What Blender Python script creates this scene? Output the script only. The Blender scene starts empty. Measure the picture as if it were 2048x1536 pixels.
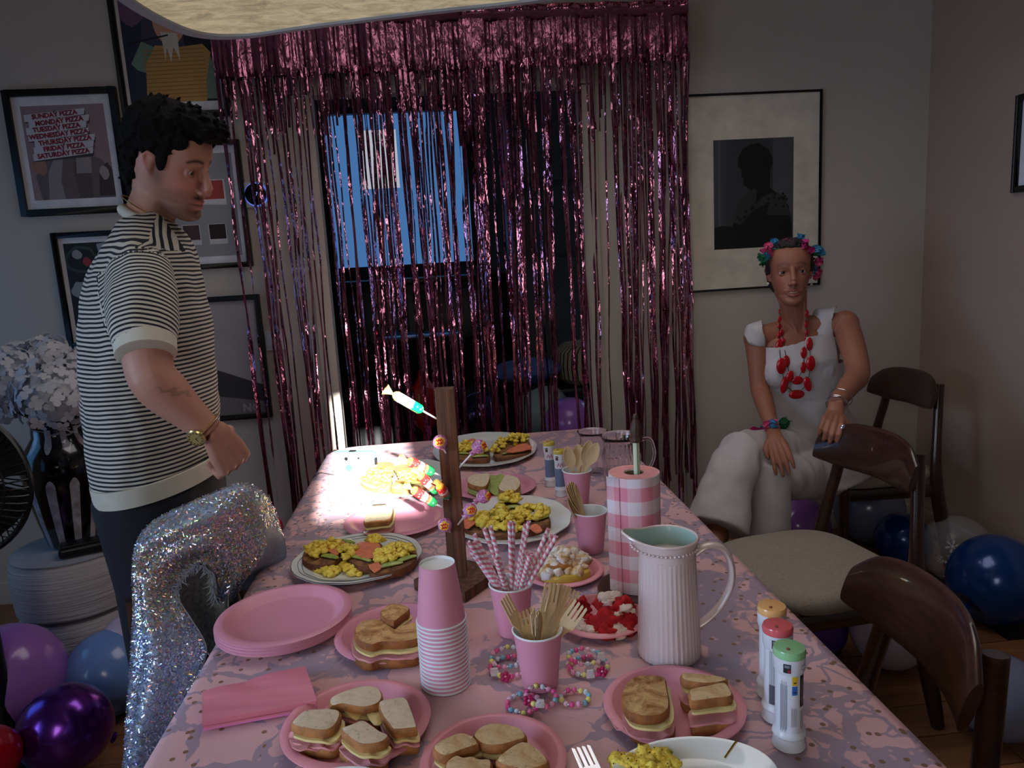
import bpy, bmesh, math, random
import numpy as np
from mathutils import Vector as V, Matrix, Quaternion, noise
PI = math.pi
R = math.radians
sc = bpy.context.scene
C = sc.collection
rnd = random.Random(7)

# ---------------------------------------------------------------- camera, world, lights, exposure
FPX, CX, CY = 1480.0, 1024.0, 768.0
CAM = V((0, 0, 1.40))
ROT = Matrix(((0.99400648, 0.07147025, -0.08272317), (-0.09354821, 0.1645387, -0.98192451), (-0.05656723, 0.98377793, 0.17023845)))
# rows: world axes, columns: camera right, up, back
cam = bpy.data.cameras.new('camera')
cam.sensor_fit = 'HORIZONTAL'; cam.sensor_width = 36.0; cam.lens = 36.0 * FPX / 2048.0
cam.clip_start = 0.02; cam.clip_end = 60
camo = bpy.data.objects.new('camera', cam); C.objects.link(camo)
XC = ROT.col[0].normalized(); ZC = ROT.col[2].normalized(); YC = ZC.cross(XC).normalized(); XC = YC.cross(ZC)
camo.matrix_world = Matrix.Translation(CAM) @ Matrix((XC, YC, ZC)).transposed().to_4x4()
sc.camera = camo

sc.view_settings.view_transform = 'Standard'
sc.view_settings.look = 'None'
sc.view_settings.gamma = 1.0
sc.view_settings.use_curve_mapping = False
sc.view_settings.exposure = 0.0

w = bpy.data.worlds.new('sky'); sc.world = w; w.use_nodes = True
w.node_tree.nodes['Background'].inputs[0].default_value = (0.10, 0.27, 0.60, 1)
w.node_tree.nodes['Background'].inputs[1].default_value = 0.62

def add_light(name, typ, loc, direction, energy, color, size=None, size_y=None, spread=None):
    l = bpy.data.lights.new(name, typ); l.energy = energy; l.color = color
    if typ == 'AREA':
        l.shape = 'RECTANGLE'; l.size = size; l.size_y = size_y or size
        if spread: l.spread = R(spread)
    o = bpy.data.objects.new(name, l); C.objects.link(o); o.location = loc
    o.rotation_euler = V(direction).to_track_quat('-Z', 'Y').to_euler()
    return o
SUN = V((-0.104, 1, -0.357)).normalized()
s = add_light('sun', 'SUN', (0.5, -3, 3), SUN, 46.0, (1.0, 0.97, 0.90)); s.data.angle = R(0.9)
# area lights as daylight from assumed roof, side and rear windows
add_light('roof_window_light', 'AREA', (0.30, 1.95, 2.66), (-0.05, -0.16, -1), 11.0, (1.0, 0.94, 0.93), 1.4, 1.4, 165)
add_light('left_wall_light', 'AREA', (-2.52, 0.1, 1.5), (2.7, 0.95, -0.55), 9.0, (0.52, 0.70, 1.0), 1.2, 1.2, 70)
add_light('left_wall_light', 'AREA', (-2.52, 2.35, 1.25), (1, 0.45, -0.25), 2.0, (0.16, 0.50, 1.0), 0.7, 1.0)  # added without a known source, to tint the back left wall blue
add_light('rear_window_light', 'AREA', (-0.55, -1.03, 1.55), (0.22, 1, -0.25), 5.6, (1.0, 0.92, 0.84), 0.8, 1.3, 110)
add_light('lounge_side_light', 'AREA', (2.4, 5.0, 1.6), (-1, -0.3, -0.2), 5, (0.6, 0.75, 1.0), 1.2, 1.2)  # area light inside the lounge, at its closed right wall

# ---------------------------------------------------------------- helpers
def ray(px, py):
    return XC * ((px - CX) / FPX) + YC * ((CY - py) / FPX) - ZC
def PZ(px, py, z=0.75):
    r = ray(px, py); return CAM + r * ((z - CAM.z) / r.z)
def PY(px, py, y):
    r = ray(px, py); return CAM + r * (y / r.y)

def lin(c):
    c = [x / 255.0 for x in c]
    return tuple(x / 12.92 if x <= 0.04045 else ((x + 0.055) / 1.055) ** 2.4 for x in c)
class NT:
    def __init__(s, name):
        s.m = bpy.data.materials.new(name); s.m.use_nodes = True
        s.t = s.m.node_tree; s.n = s.t.nodes; s.b = s.n['Principled BSDF']
        s.co = None
    def new(s, typ, **kw):
        n = s.n.new(typ)
        for k, v in kw.items():
            if isinstance(k, str) and hasattr(n, k): setattr(n, k, v)
        return n
    def link(s, a, b): s.t.links.new(a, b)
    def obj(s):
        if not s.co: s.co = s.new('ShaderNodeTexCoord')
        return s.co.outputs['Object']
    def mapped(s, scale, src=None, rot=None):
        m_ = s.new('ShaderNodeMapping'); m_.inputs['Scale'].default_value = scale
        if rot: m_.inputs['Rotation'].default_value = rot
        s.link(src or s.obj(), m_.inputs['Vector']); return m_.outputs[0]
    def noise(s, scale, detail=3, rough=0.55, vec=None, dist=0.0):
        n = s.new('ShaderNodeTexNoise'); n.inputs['Scale'].default_value = scale
        n.inputs['Detail'].default_value = detail; n.inputs['Roughness'].default_value = rough
        n.inputs['Distortion'].default_value = dist
        s.link(vec or s.obj(), n.inputs['Vector']); return n.outputs['Fac']
    def voronoi(s, scale, feature='F1', vec=None, out='Distance', rand=1.0):
        n = s.new('ShaderNodeTexVoronoi', feature=feature); n.inputs['Scale'].default_value = scale
        n.inputs['Randomness'].default_value = rand
        s.link(vec or s.obj(), n.inputs['Vector']); return n.outputs[out]
    def math(s, op, a, b=None, c=None, clamp=False):
        n = s.new('ShaderNodeMath', operation=op); n.use_clamp = clamp
        for i, x in enumerate((a, b, c)):
            if x is None: continue
            if isinstance(x, (int, float)): n.inputs[i].default_value = x
            else: s.link(x, n.inputs[i])
        return n.outputs[0]
    def ramp(s, fac, stops):
        r = s.new('ShaderNodeValToRGB'); e = r.color_ramp.elements
        while len(e) < len(stops): e.new(0.5)
        for i, (p, c) in enumerate(stops):
            e[i].position = p; e[i].color = tuple(c) + (1,) if len(c) == 3 else c
        s.link(fac, r.inputs[0]); return r.outputs[0]
    def mix(s, fac, a, b, mode='MIX'):
        n = s.new('ShaderNodeMix', data_type='RGBA', blend_type=mode)
        for k, x in ((0, fac), (6, a), (7, b)):
            if isinstance(x, (int, float)): n.inputs[k].default_value = x
            elif isinstance(x, tuple): n.inputs[k].default_value = tuple(x) + (1,) if len(x) == 3 else x
            else: s.link(x, n.inputs[k])
        return n.outputs[2]
    def bump(s, h, strength=0.3, dist=0.01):
        n = s.new('ShaderNodeBump'); n.inputs['Strength'].default_value = strength; n.inputs['Distance'].default_value = dist
        s.link(h, n.inputs['Height']); s.link(n.outputs[0], s.b.inputs['Normal'])
    def color(s, c):
        if isinstance(c, tuple): s.b.inputs['Base Color'].default_value = tuple(c) + (1,)
        else: s.link(c, s.b.inputs['Base Color'])
    def set(s, **kw):
        names = dict(rough='Roughness', metal='Metallic', spec='Specular IOR Level', trans='Transmission Weight', ior='IOR', coat='Coat Weight',
                     alpha='Alpha', sub='Subsurface Weight', sheen='Sheen Weight', estr='Emission Strength', coatr='Coat Roughness')
        for k, v in kw.items():
            if k == 'emit': s.b.inputs['Emission Color'].default_value = tuple(v) + (1,)
            else: s.b.inputs[names[k]].default_value = v
        return s
MATS = {}
def mat(name, rgb, rough=0.6, metal=0.0, vary=0.12, vs=12.0, bump=0.0, bs=60.0, bd=0.003, stretch=None, **kw):
    """colour with soft procedural variation and optional fine relief"""
    if name in MATS: return MATS[name]
    t = NT(name); c = lin(rgb)
    vec = t.mapped(stretch) if stretch else None
    f = t.noise(vs, 3, vec=vec)
    lo = tuple(x * (1 - vary) for x in c); hi = tuple(min(1, x * (1 + vary)) for x in c)
    t.color(t.ramp(f, [(0.3, lo), (0.7, hi)]))
    if bump: t.bump(t.noise(bs, 4, vec=vec), bump, bd)
    t.set(rough=rough, metal=metal, **kw)
    MATS[name] = t.m
    return t.m

def tag(o, label=None, cat=None, group=None, kind=None):
    if label: o['label'] = label
    if cat: o['category'] = cat
    if group: o['group'] = group
    if kind: o['kind'] = kind
    return o
WM = {}
def wm(o):
    return WM.get(o.name, Matrix.Identity(4)) if o else Matrix.Identity(4)
def thing(name, label, cat, loc=(0, 0, 0), rz=0.0, group=None, M=None):
    o = bpy.data.objects.new(name, None); C.objects.link(o)
    o.empty_display_size = 0.05
    if M is not None: o.matrix_basis = M
    else: o.location = loc; o.rotation_euler = (0, 0, rz)
    WM[o.name] = M.copy() if M is not None else Matrix.Translation(V(loc)) @ Matrix.Rotation(rz, 4, 'Z')
    return tag(o, label, cat, group)
def orth(z, x=(1, 0, 0)):
    z = V(z).normalized(); x = V(x)
    if abs(z.dot(x.normalized())) > 0.98: x = V((0, 1, 0))
    y = z.cross(x).normalized(); x = y.cross(z).normalized()
    return Matrix((x, y, z)).transposed()
def frame(loc, z=(0, 0, 1), x=(1, 0, 0)):
    return Matrix.Translation(V(loc)) @ orth(z, x).to_4x4()

class MB:
    """collects faces, links them as one mesh object"""
    def __init__(s): s.v = []; s.f = []; s.mi = []; s.attr = None
    def add(s, vs, fs, mi=0, M=None):
        b = len(s.v)
        s.v += [tuple(M @ V(p)) for p in vs] if M is not None else [tuple(p) for p in vs]
        s.f += [tuple(i + b for i in f) for f in fs]
        s.mi += [mi] * len(fs) if isinstance(mi, int) else list(mi)
        return s
    def box(s, c, d, M=None, mi=0):
        x, y, z = [q / 2 for q in d]; c = V(c)
        vs = [c + V((a * x, b * y, e * z)) for a in (-1, 1) for b in (-1, 1) for e in (-1, 1)]
        return s.add(vs, [(0, 1, 3, 2), (4, 6, 7, 5), (0, 4, 5, 1), (2, 3, 7, 6), (0, 2, 6, 4), (1, 5, 7, 3)], mi, M)
    def lathe(s, prof, seg=32, M=None, mi=0, rib=None, cap=True, sx=1.0, sy=1.0):
        vs = []; fs = []; n = len(prof)
        for i in range(seg):
            a = 2 * PI * i / seg
            for j, (r, z) in enumerate(prof):
                q = r * (rib(a, j) if rib else 1)
                vs.append((q * math.cos(a) * sx, q * math.sin(a) * sy, z))
        for i in range(seg):
            k = (i + 1) % seg
            for j in range(n - 1): fs.append((i * n + j, k * n + j, k * n + j + 1, i * n + j + 1))
        if cap:
            if prof[0][0] > 1e-6: fs.append(tuple(i * n for i in reversed(range(seg))))
            if prof[-1][0] > 1e-6: fs.append(tuple(i * n + n - 1 for i in range(seg)))
        m_ = mi if isinstance(mi, int) else [mi[f[0] % n] if len(f) == 4 else mi[0] for f in fs]
        return s.add(vs, fs, m_, M)
    def tube(s, pts, rad, seg=8, M=None, mi=0, closed=False, ref=None, cap=True, attr=None):
        """rad: number, list of numbers, or list of (a, b) half-axes across ref / along normal"""
        pts = [V(p) for p in pts]; n = len(pts)
        if not isinstance(rad, (list, tuple)) : rad = [rad] * n
        vs = []; fs = []; u = V(ref) if ref else None
        for i, p in enumerate(pts):
            a = pts[(i - 1) % n] if (closed or i > 0) else p
            b = pts[(i + 1) % n] if (closed or i < n - 1) else p
            t = (b - a).normalized() if (b - a).length > 1e-9 else V((0, 0, 1))
            if u is None: u = V((0, 0, 1)) if abs(t.z) < 0.9 else V((1, 0, 0))
            x = u - t * u.dot(t)
            if x.length < 1e-4: x = V((1, 0, 0)) - t * t.x
            x.normalize(); y = t.cross(x)
            if ref is None: u = x
            r = rad[i]; ra, rb = r if isinstance(r, (list, tuple)) else (r, r)
            for k in range(seg):
                q = 2 * PI * k / seg
                vs.append(p + x * (ra * math.cos(q)) + y * (rb * math.sin(q)))
        m_ = n if closed else n - 1
        for i in range(m_):
            j = (i + 1) % n
            for k in range(seg):
                l = (k + 1) % seg
                fs.append((i * seg + k, i * seg + l, j * seg + l, j * seg + k))
        if cap and not closed:
            fs.append(tuple(reversed(range(seg)))); fs.append(tuple((n - 1) * seg + k for k in range(seg)))
        return s.add(vs, fs, mi, M)
    def ball(s, c, r, M=None, mi=0, seg=12, rings=8, rot=None, amp=0.0, fr=3.0, seed=0.0):
        r = r if isinstance(r, (list, tuple)) else (r, r, r)
        vs = [V((0, 0, 1))]
        for i in range(1, rings):
            t = PI * i / rings
            for k in range(seg): vs.append(V((math.sin(t) * math.cos(2 * PI * k / seg), math.sin(t) * math.sin(2 * PI * k / seg), math.cos(t))))
        vs.append(V((0, 0, -1)))
        fs = []
        for k in range(seg): fs.append((0, 1 + k, 1 + (k + 1) % seg))
        for i in range(rings - 2):
            for k in range(seg):
                a = 1 + i * seg; l = (k + 1) % seg
                fs.append((a + k, a + seg + k, a + seg + l, a + l))
        e = len(vs) - 1; a = 1 + (rings - 2) * seg
        for k in range(seg): fs.append((a + (k + 1) % seg, a + k, e))
        out = []
        for p in vs:
            q = p * (1 + amp * noise.noise(p * fr + V((seed, seed * 1.7, -seed)))) if amp else p
            q = V((q.x * r[0], q.y * r[1], q.z * r[2]))
            if rot is not None: q = rot @ q
            out.append(q + V(c))
        return s.add(out, fs, mi, M)
    def prism(s, poly, z0, z1, M=None, mi=0, side=None, bev=0.0):
        """poly: ccw 2-D outline; rounded upper and lower edge when bev"""
        n = len(poly); cx = sum(p[0] for p in poly) / n; cy = sum(p[1] for p in poly) / n
        ext = max(math.hypot(p[0] - cx, p[1] - cy) for p in poly)
        def ring(k, z): return [(cx + (p[0] - cx) * k, cy + (p[1] - cy) * k, z) for p in poly]
        if bev: k = 1 - bev / ext; rings = [ring(k, z0), ring(1, z0 + bev), ring(1, z1 - bev), ring(k, z1)]
        else: rings = [ring(1, z0), ring(1, z1)]
        vs = sum(rings, []); fs = [tuple(reversed(range(n)))]; mis = [mi]
        m = len(rings)
        for r_ in range(m - 1):
            for i in range(n):
                j = (i + 1) % n; fs.append((r_ * n + i, r_ * n + j, (r_ + 1) * n + j, (r_ + 1) * n + i)); mis.append(mi if side is None else side)
        fs.append(tuple((m - 1) * n + i for i in range(n))); mis.append(mi)
        return s.add(vs, fs, mis, M)
    def grid(s, fn, nu, nv, M=None, mi=0, thick=0.0, closed_u=False):
        vs = [V(fn(i / nu, j / nv)) for i in range(nu + (0 if closed_u else 1)) for j in range(nv + 1)]
        w_ = nv + 1; N = len(vs) // w_; fs = []
        for i in range(N if closed_u else N - 1):
            k = (i + 1) % N
            for j in range(nv): fs.append((i * w_ + j, k * w_ + j, k * w_ + j + 1, i * w_ + j + 1))
        if thick:
            nrm = [V((0, 0, 0)) for _ in vs]
            for f in fs:
                n_ = (vs[f[2]] - vs[f[0]]).cross(vs[f[3]] - vs[f[1]])
                for q in f: nrm[q] += n_
            b = len(vs); vs2 = [v - (n_.normalized() if n_.length > 1e-12 else V((0, 0, 1))) * thick for v, n_ in zip(vs, nrm)]
            fs2 = [tuple(q + b for q in reversed(f)) for f in fs]
            rim = []
            if not closed_u:
                for j in range(nv):
                    rim.append((j + 1, j, b + j, b + j + 1)); q = (N - 1) * w_
                    rim.append((q + j, q + j + 1, b + q + j + 1, b + q + j))
            for i in range(N if closed_u else N - 1):
                k = (i + 1) % N
                rim.append((i * w_, k * w_, b + k * w_, b + i * w_)); rim.append((k * w_ + nv, i * w_ + nv, b + i * w_ + nv, b + k * w_ + nv))
            vs = vs + vs2; fs = fs + fs2 + rim
        return s.add(vs, fs, mi, M)
    def ribbon(s, pts, ws, M=None, mi=0):
        vs = []; fs = []
        for p, d in zip(pts, ws): vs += [V(p) - V(d), V(p) + V(d)]
        for i in range(len(pts) - 1): fs.append((2 * i, 2 * i + 1, 2 * i + 3, 2 * i + 2))
        return s.add(vs, fs, mi, M)
    def build(s, name, mats, parent=None, world=False, smooth=True, angle=38, bevel=0.0, label=None, kind=None, cat=None, group=None, bseg=2, sub=0):
        me = bpy.data.meshes.new(name)
        vs = s.v
        if world and parent is not None:
            inv = wm(parent).inverted(); vs = [tuple(inv @ V(p)) for p in vs]
        me.from_pydata(vs, [], s.f)
        if not isinstance(mats, (list, tuple)): mats = [mats]
        for m_ in mats: me.materials.append(m_)
        me.polygons.foreach_set('material_index', s.mi)
        if bevel:
            bm = bmesh.new(); bm.from_mesh(me)
            bmesh.ops.remove_doubles(bm, verts=bm.verts, dist=1e-6)
            es = [e for e in bm.edges if len(e.link_faces) == 2 and e.calc_face_angle(0) > R(30)]
            bmesh.ops.bevel(bm, geom=es, offset=bevel, segments=bseg, profile=0.6, affect='EDGES', clamp_overlap=True)
            bm.to_mesh(me); bm.free()
        if smooth:
            me.polygons.foreach_set('use_smooth', [True] * len(me.polygons))
            me.update()
            if angle < 180: me.set_sharp_from_angle(angle=R(angle))
        me.update()
        o = bpy.data.objects.new(name, me); C.objects.link(o)
        if parent is not None: o.parent = parent; WM[o.name] = wm(parent).copy()
        if sub:
            md = o.modifiers.new('s', 'SUBSURF'); md.levels = sub; md.render_levels = sub
        if label: o['label'] = label
        if kind: o['kind'] = kind
        if cat: o['category'] = cat
        if group: o['group'] = group
        return o

def copy_tree(o, M, label=None, group=None):
    """a copy of a thing with copies of its parts and sub-parts, at matrix M"""
    def rec(a, par):
        c = a.copy(); C.objects.link(c)
        if par is not None: c.parent = par
        for k in a.children: rec(k, c)
        return c
    c = rec(o, None); c.matrix_basis = M; WM[c.name] = M.copy()
    if label: c['label'] = label
    if group: c['group'] = group
    return c
def smoothpoly(pts, n=4, closed=True):
    """Catmull-Rom through points"""
    out = []; N = len(pts); pts = [V(p) for p in pts]
    for i in range(N if closed else N - 1):
        if closed: a, b, c, d = pts[(i - 1) % N], pts[i], pts[(i + 1) % N], pts[(i + 2) % N]
        else: a, b, c, d = pts[max(i - 1, 0)], pts[i], pts[i + 1], pts[min(i + 2, N - 1)]
        for k in range(n):
            t = k / n
            out.append(0.5 * ((2 * b) + (c - a) * t + (2 * a - 5 * b + 4 * c - d) * t * t + (3 * b - a - 3 * c + d) * t ** 3))
    if not closed: out.append(pts[-1])
    return out
def text_mesh(txt, size, bold=0.0):
    cu = bpy.data.curves.new('t', 'FONT'); cu.body = txt; cu.size = size; cu.align_x = 'CENTER'; cu.align_y = 'CENTER'; cu.offset = bold; cu.resolution_u = 2
    o = bpy.data.objects.new('t', cu); C.objects.link(o)
    me = bpy.data.meshes.new_from_object(o.evaluated_get(bpy.context.evaluated_depsgraph_get()))
    vs = [v.co.copy() for v in me.vertices]; fs = [tuple(p.vertices) for p in me.polygons]
    bpy.data.objects.remove(o); bpy.data.curves.remove(cu); bpy.data.meshes.remove(me)
    return vs, fs
def circle(cx, cy, rx, ry=None, n=24, rot=0.0):
    ry = rx if ry is None else ry; out = []
    for i in range(n):
        a = 2 * PI * i / n; x = rx * math.cos(a); y = ry * math.sin(a)
        out.append((cx + x * math.cos(rot) - y * math.sin(rot), cy + x * math.sin(rot) + y * math.cos(rot)))
    return out

# ---------------------------------------------------------------- room shell
WALL_Y = 3.30; RX = 2.23; LX = -2.6; BY = -1.1; TOP = 2.70
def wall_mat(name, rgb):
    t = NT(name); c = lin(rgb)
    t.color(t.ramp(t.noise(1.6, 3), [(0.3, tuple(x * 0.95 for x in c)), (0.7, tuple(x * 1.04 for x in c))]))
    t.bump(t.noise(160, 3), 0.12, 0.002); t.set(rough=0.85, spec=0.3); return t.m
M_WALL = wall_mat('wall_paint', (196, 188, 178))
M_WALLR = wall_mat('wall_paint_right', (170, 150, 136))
M_CEIL = wall_mat('ceiling_paint', (200, 196, 192))
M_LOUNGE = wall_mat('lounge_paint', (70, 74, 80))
M_TRIM = mat('trim_paint', (205, 203, 200), 0.5, bump=0.05)
M_GLASS = NT('window_glass').set(rough=0.02, trans=1.0, ior=1.05); M_GLASS.color((0.9, 0.95, 1.0)); M_GLASS = M_GLASS.m
def structure(mb, name, m, **kw): return mb.build(name, m, kind='structure', **kw)
DX0, DX1, DZ = -0.50, 0.645, 2.11
b = MB()
b.box(((LX + DX0) / 2, WALL_Y + 0.06, TOP / 2), (DX0 - LX, 0.12, TOP)); b.box(((DX1 + RX) / 2, WALL_Y + 0.06, TOP / 2), (RX - DX1, 0.12, TOP))
b.box(((DX0 + DX1) / 2, WALL_Y + 0.06, (DZ + TOP) / 2), (DX1 - DX0, 0.12, TOP - DZ))
structure(b, 'wall_back', M_WALL, smooth=False)
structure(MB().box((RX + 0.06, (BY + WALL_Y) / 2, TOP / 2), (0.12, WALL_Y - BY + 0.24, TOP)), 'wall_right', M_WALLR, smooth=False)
b = MB()   # unseen left wall: side window, plus an opening added for the blue light
for y0, y1, z0, z1 in ((BY - 0.12, -0.55, 0, TOP), (-0.55, 0.75, 0, 0.86), (-0.55, 0.75, 2.16, TOP), (0.75, 1.95, 0, TOP), (1.95, 2.75, 0, 0.70), (1.95, 2.75, 1.80, TOP), (2.75, WALL_Y + 0.12, 0, TOP)):
    b.box((LX - 0.06, (y0 + y1) / 2, (z0 + z1) / 2), (0.12, y1 - y0, z1 - z0))
structure(b, 'wall_left', M_WALL, smooth=False)
b = MB()   # rear wall, with one narrow tall opening through which the sun falls
hx0, hx1, hz0, hz1 = -0.06, 0.215, 1.82, 2.40
b.box(((LX + hx0) / 2, BY - 0.03, TOP / 2), (hx0 - LX, 0.06, TOP)); b.box(((hx1 + RX) / 2, BY - 0.03, TOP / 2), (RX - hx1, 0.06, TOP))
b.box(((hx0 + hx1) / 2, BY - 0.03, hz0 / 2), (hx1 - hx0, 0.06, hz0)); b.box(((hx0 + hx1) / 2, BY - 0.03, (hz1 + TOP) / 2), (hx1 - hx0, 0.06, TOP - hz1))
structure(b, 'wall_rear', M_WALL, smooth=False)
b = MB()
b.box(((LX + RX) / 2, (BY + 1.2) / 2, TOP + 0.05), (RX - LX + 0.24, 1.2 - BY + 0.24, 0.1))
b.box(((LX + RX) / 2, (2.7 + WALL_Y + 0.12) / 2, TOP + 0.05), (RX - LX + 0.24, WALL_Y + 0.12 - 2.7, 0.1))
b.box(((LX - 0.45) / 2, 1.96, TOP + 0.05), (-0.45 - LX + 0.1, 1.52, 0.1)); b.box(((RX + 1.05) / 2, 1.96, TOP + 0.05), (RX - 1.05, 1.52, 0.1))
b.box((0.3, 1.96, TOP + 0.3), (1.7, 1.7, 0.05))
for x in (-0.50, 1.10): b.box((x, 1.96, TOP + 0.18), (0.1, 1.7, 0.24))
for y in (1.15, 2.75): b.box((0.3, y, TOP + 0.18), (1.5, 0.1, 0.24))
structure(b, 'ceiling', M_CEIL, smooth=False)

# oak floor, real boards
def plank_mat():
    t = NT('oak_boards'); info = t.new('ShaderNodeObjectInfo')
    vec = t.mapped((1.2, 14, 6)); n = t.noise(3.0, 5, 0.6, vec, 0.6)
    c1 = t.ramp(n, [(0.25, lin((112, 74, 44))), (0.75, lin((160, 112, 72)))])
    v = t.math('MULTIPLY_ADD', info.outputs['Random'], 0.35, 0.78)
    hs = t.new('ShaderNodeHueSaturation'); t.link(v, hs.inputs['Value']); t.link(c1, hs.inputs['Color'])
    t.color(hs.outputs[0]); t.bump(n, 0.15, 0.002); t.set(rough=0.42); return t.m
M_OAK = plank_mat()
M_GROOVE = mat('floor_groove', (40, 28, 20), 0.9)
floor = structure(MB().box((-0.2, 3.0, -0.06), (5.4, 8.4, 0.1)), 'floor', M_GROOVE, smooth=False)
WM[floor.name] = Matrix.Identity(4)
pl = MB().box((0, 0, 0), (1.196, 0.136, 0.018)); pl = pl.build('plank', M_OAK, floor, bevel=0.0015, bseg=1)
first = True
for j in range(18):
    for i in range(-1, 4):
        x = LX + 0.65 + i * 1.2 + (j % 3) * 0.4 - 0.4; y = 1.01 + j * 0.14
        if x < LX - 0.4: continue
        o = pl if first else pl.copy()
        if not first: C.objects.link(o)
        first = False; o.location = (x, y, -0.0095 + rnd.uniform(-0.0004, 0.0003)); 
structure(MB().box(((DX1 + RX) / 2 + 0.03, WALL_Y - 0.008, 0.045), (RX - DX1 - 0.08, 0.016, 0.09)), 'baseboard_back', M_WALL, bevel=0.003)
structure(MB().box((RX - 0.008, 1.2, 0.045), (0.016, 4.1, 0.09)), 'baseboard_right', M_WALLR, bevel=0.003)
structure(MB().box(((LX + DX0) / 2 - 0.03, WALL_Y - 0.008, 0.05), (DX0 - LX - 0.08, 0.016, 0.1)), 'baseboard_left', M_WALL, bevel=0.003)
b = MB(); tw = 0.07
b.box((DX0 - tw / 2 + 0.01, WALL_Y - 0.006, DZ / 2), (tw, 0.024, DZ)); b.box((DX1 + tw / 2 - 0.01, WALL_Y - 0.006, DZ / 2), (tw, 0.024, DZ)); b.box(((DX0 + DX1) / 2, WALL_Y - 0.006, DZ + tw / 2 - 0.01), (DX1 - DX0 + 2 * tw - 0.02, 0.024, tw))
structure(b, 'trim_doorway', M_WALL, bevel=0.003)
# lounge beyond the doorway
LY = 6.1; LL = -2.2; LR = 2.6
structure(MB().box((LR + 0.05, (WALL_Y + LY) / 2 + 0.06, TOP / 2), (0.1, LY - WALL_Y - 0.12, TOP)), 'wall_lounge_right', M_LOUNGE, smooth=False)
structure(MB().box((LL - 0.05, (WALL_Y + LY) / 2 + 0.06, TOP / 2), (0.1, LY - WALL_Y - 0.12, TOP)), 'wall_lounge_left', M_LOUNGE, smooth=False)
structure(MB().box((0.2, (WALL_Y + LY) / 2 + 0.12, TOP + 0.05), (4.9, LY - WALL_Y, 0.1)), 'ceiling_lounge', M_CEIL, smooth=False)
wx0, wx1, wz0, wz1 = -0.88, 0.30, 1.34, 2.60
b = MB()
b.box(((LL + wx0) / 2, LY + 0.05, TOP / 2), (wx0 - LL, 0.1, TOP)); b.box(((wx1 + LR) / 2, LY + 0.05, TOP / 2), (LR - wx1, 0.1, TOP))
b.box(((wx0 + wx1) / 2, LY + 0.05, wz0 / 2), (wx1 - wx0, 0.1, wz0)); b.box(((wx0 + wx1) / 2, LY + 0.05, (wz1 + TOP) / 2), (wx1 - wx0, 0.1, TOP - wz1))
structure(b, 'wall_lounge_far', M_LOUNGE, smooth=False)
b = MB()
for x in (wx0 + 0.02, wx1 - 0.02): b.box((x, LY + 0.05, (wz0 + wz1) / 2), (0.04, 0.07, wz1 - wz0))
for z in (wz0 + 0.02, wz1 - 0.02): b.box(((wx0 + wx1) / 2, LY + 0.05, z), (wx1 - wx0, 0.07, 0.04))
win = structure(b, 'window_1', mat('window_frame_dark', (30, 34, 42), 0.5), smooth=False); WM[win.name] = Matrix.Identity(4)
MB().box(((wx0 + wx1) / 2, LY + 0.05, (wz0 + wz1) / 2), (wx1 - wx0 - 0.06, 0.006, wz1 - wz0 - 0.06)).build('pane', M_GLASS, win, smooth=False)
# ---------------------------------------------------------------- lounge things
def translucent(name, rgb):
    t = NT(name); n = t.new('ShaderNodeBsdfTranslucent'); n.inputs[0].default_value = lin(rgb) + (1,)
    mx = t.new('ShaderNodeMixShader'); mx.inputs[0].default_value = 0.6; out = t.n['Material Output']
    t.b.inputs['Base Color'].default_value = lin(rgb) + (1,)
    t.link(t.b.outputs[0], mx.inputs[1]); t.link(n.outputs[0], mx.inputs[2]); t.link(mx.outputs[0], out.inputs[0]); return t.m
M_BLACK = mat('black_lacquer', (14, 14, 16), 0.35)
M_DARK = mat('dark_fabric', (22, 22, 26), 0.9, bump=0.3)
M_BLUEG = mat('blue_grey_cloth', (70, 95, 150), 0.8, bump=0.3)
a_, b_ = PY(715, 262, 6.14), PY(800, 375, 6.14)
t = thing('glow_panel', 'pale panel with added glow at the blue lounge window behind the fringe', 'screen', (a_.x, 6.14, b_.z)); ms0 = NT('panel_glow'); ms0.set(emit=(0.85, 0.88, 1.0), estr=0.5, rough=0.4)  # unidentified pale patch in the window, its brightness added as emission
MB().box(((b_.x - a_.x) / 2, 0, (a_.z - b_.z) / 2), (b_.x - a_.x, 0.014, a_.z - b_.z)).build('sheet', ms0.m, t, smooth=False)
t = thing('cabinet', 'low-lit black cabinet standing under the lounge window', 'cabinet', (-0.25, 5.75, 0))
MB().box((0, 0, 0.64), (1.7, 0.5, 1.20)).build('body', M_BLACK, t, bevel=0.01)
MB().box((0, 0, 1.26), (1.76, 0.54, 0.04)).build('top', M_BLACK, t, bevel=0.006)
for x in (-0.42, 0.42):
    d = MB().box((x, -0.258, 0.64), (0.8, 0.02, 1.1)).build('door', M_BLACK, t, bevel=0.004)
    MB().tube([(x - 0.3 * (1 if x < 0 else -1) * -1, -0.285, 0.6), (x - 0.3 * (1 if x < 0 else -1) * -1, -0.285, 0.8)], 0.008).build('handle', mat('chrome', (200, 200, 205), 0.15, 1.0), d)
t = thing('sofa', 'black sofa in the dim lounge behind the pink fringe', 'sofa', (-0.30, 4.95, 0))
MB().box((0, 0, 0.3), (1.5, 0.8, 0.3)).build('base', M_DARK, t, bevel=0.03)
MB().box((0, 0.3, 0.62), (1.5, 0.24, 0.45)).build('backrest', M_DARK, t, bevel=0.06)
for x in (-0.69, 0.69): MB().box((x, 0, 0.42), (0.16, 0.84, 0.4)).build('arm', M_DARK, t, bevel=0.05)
for x in (-0.31, 0.31): MB().box((x, -0.08, 0.5), (0.58, 0.62, 0.12)).build('seat_cushion', M_DARK, t, bevel=0.04)
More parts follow.
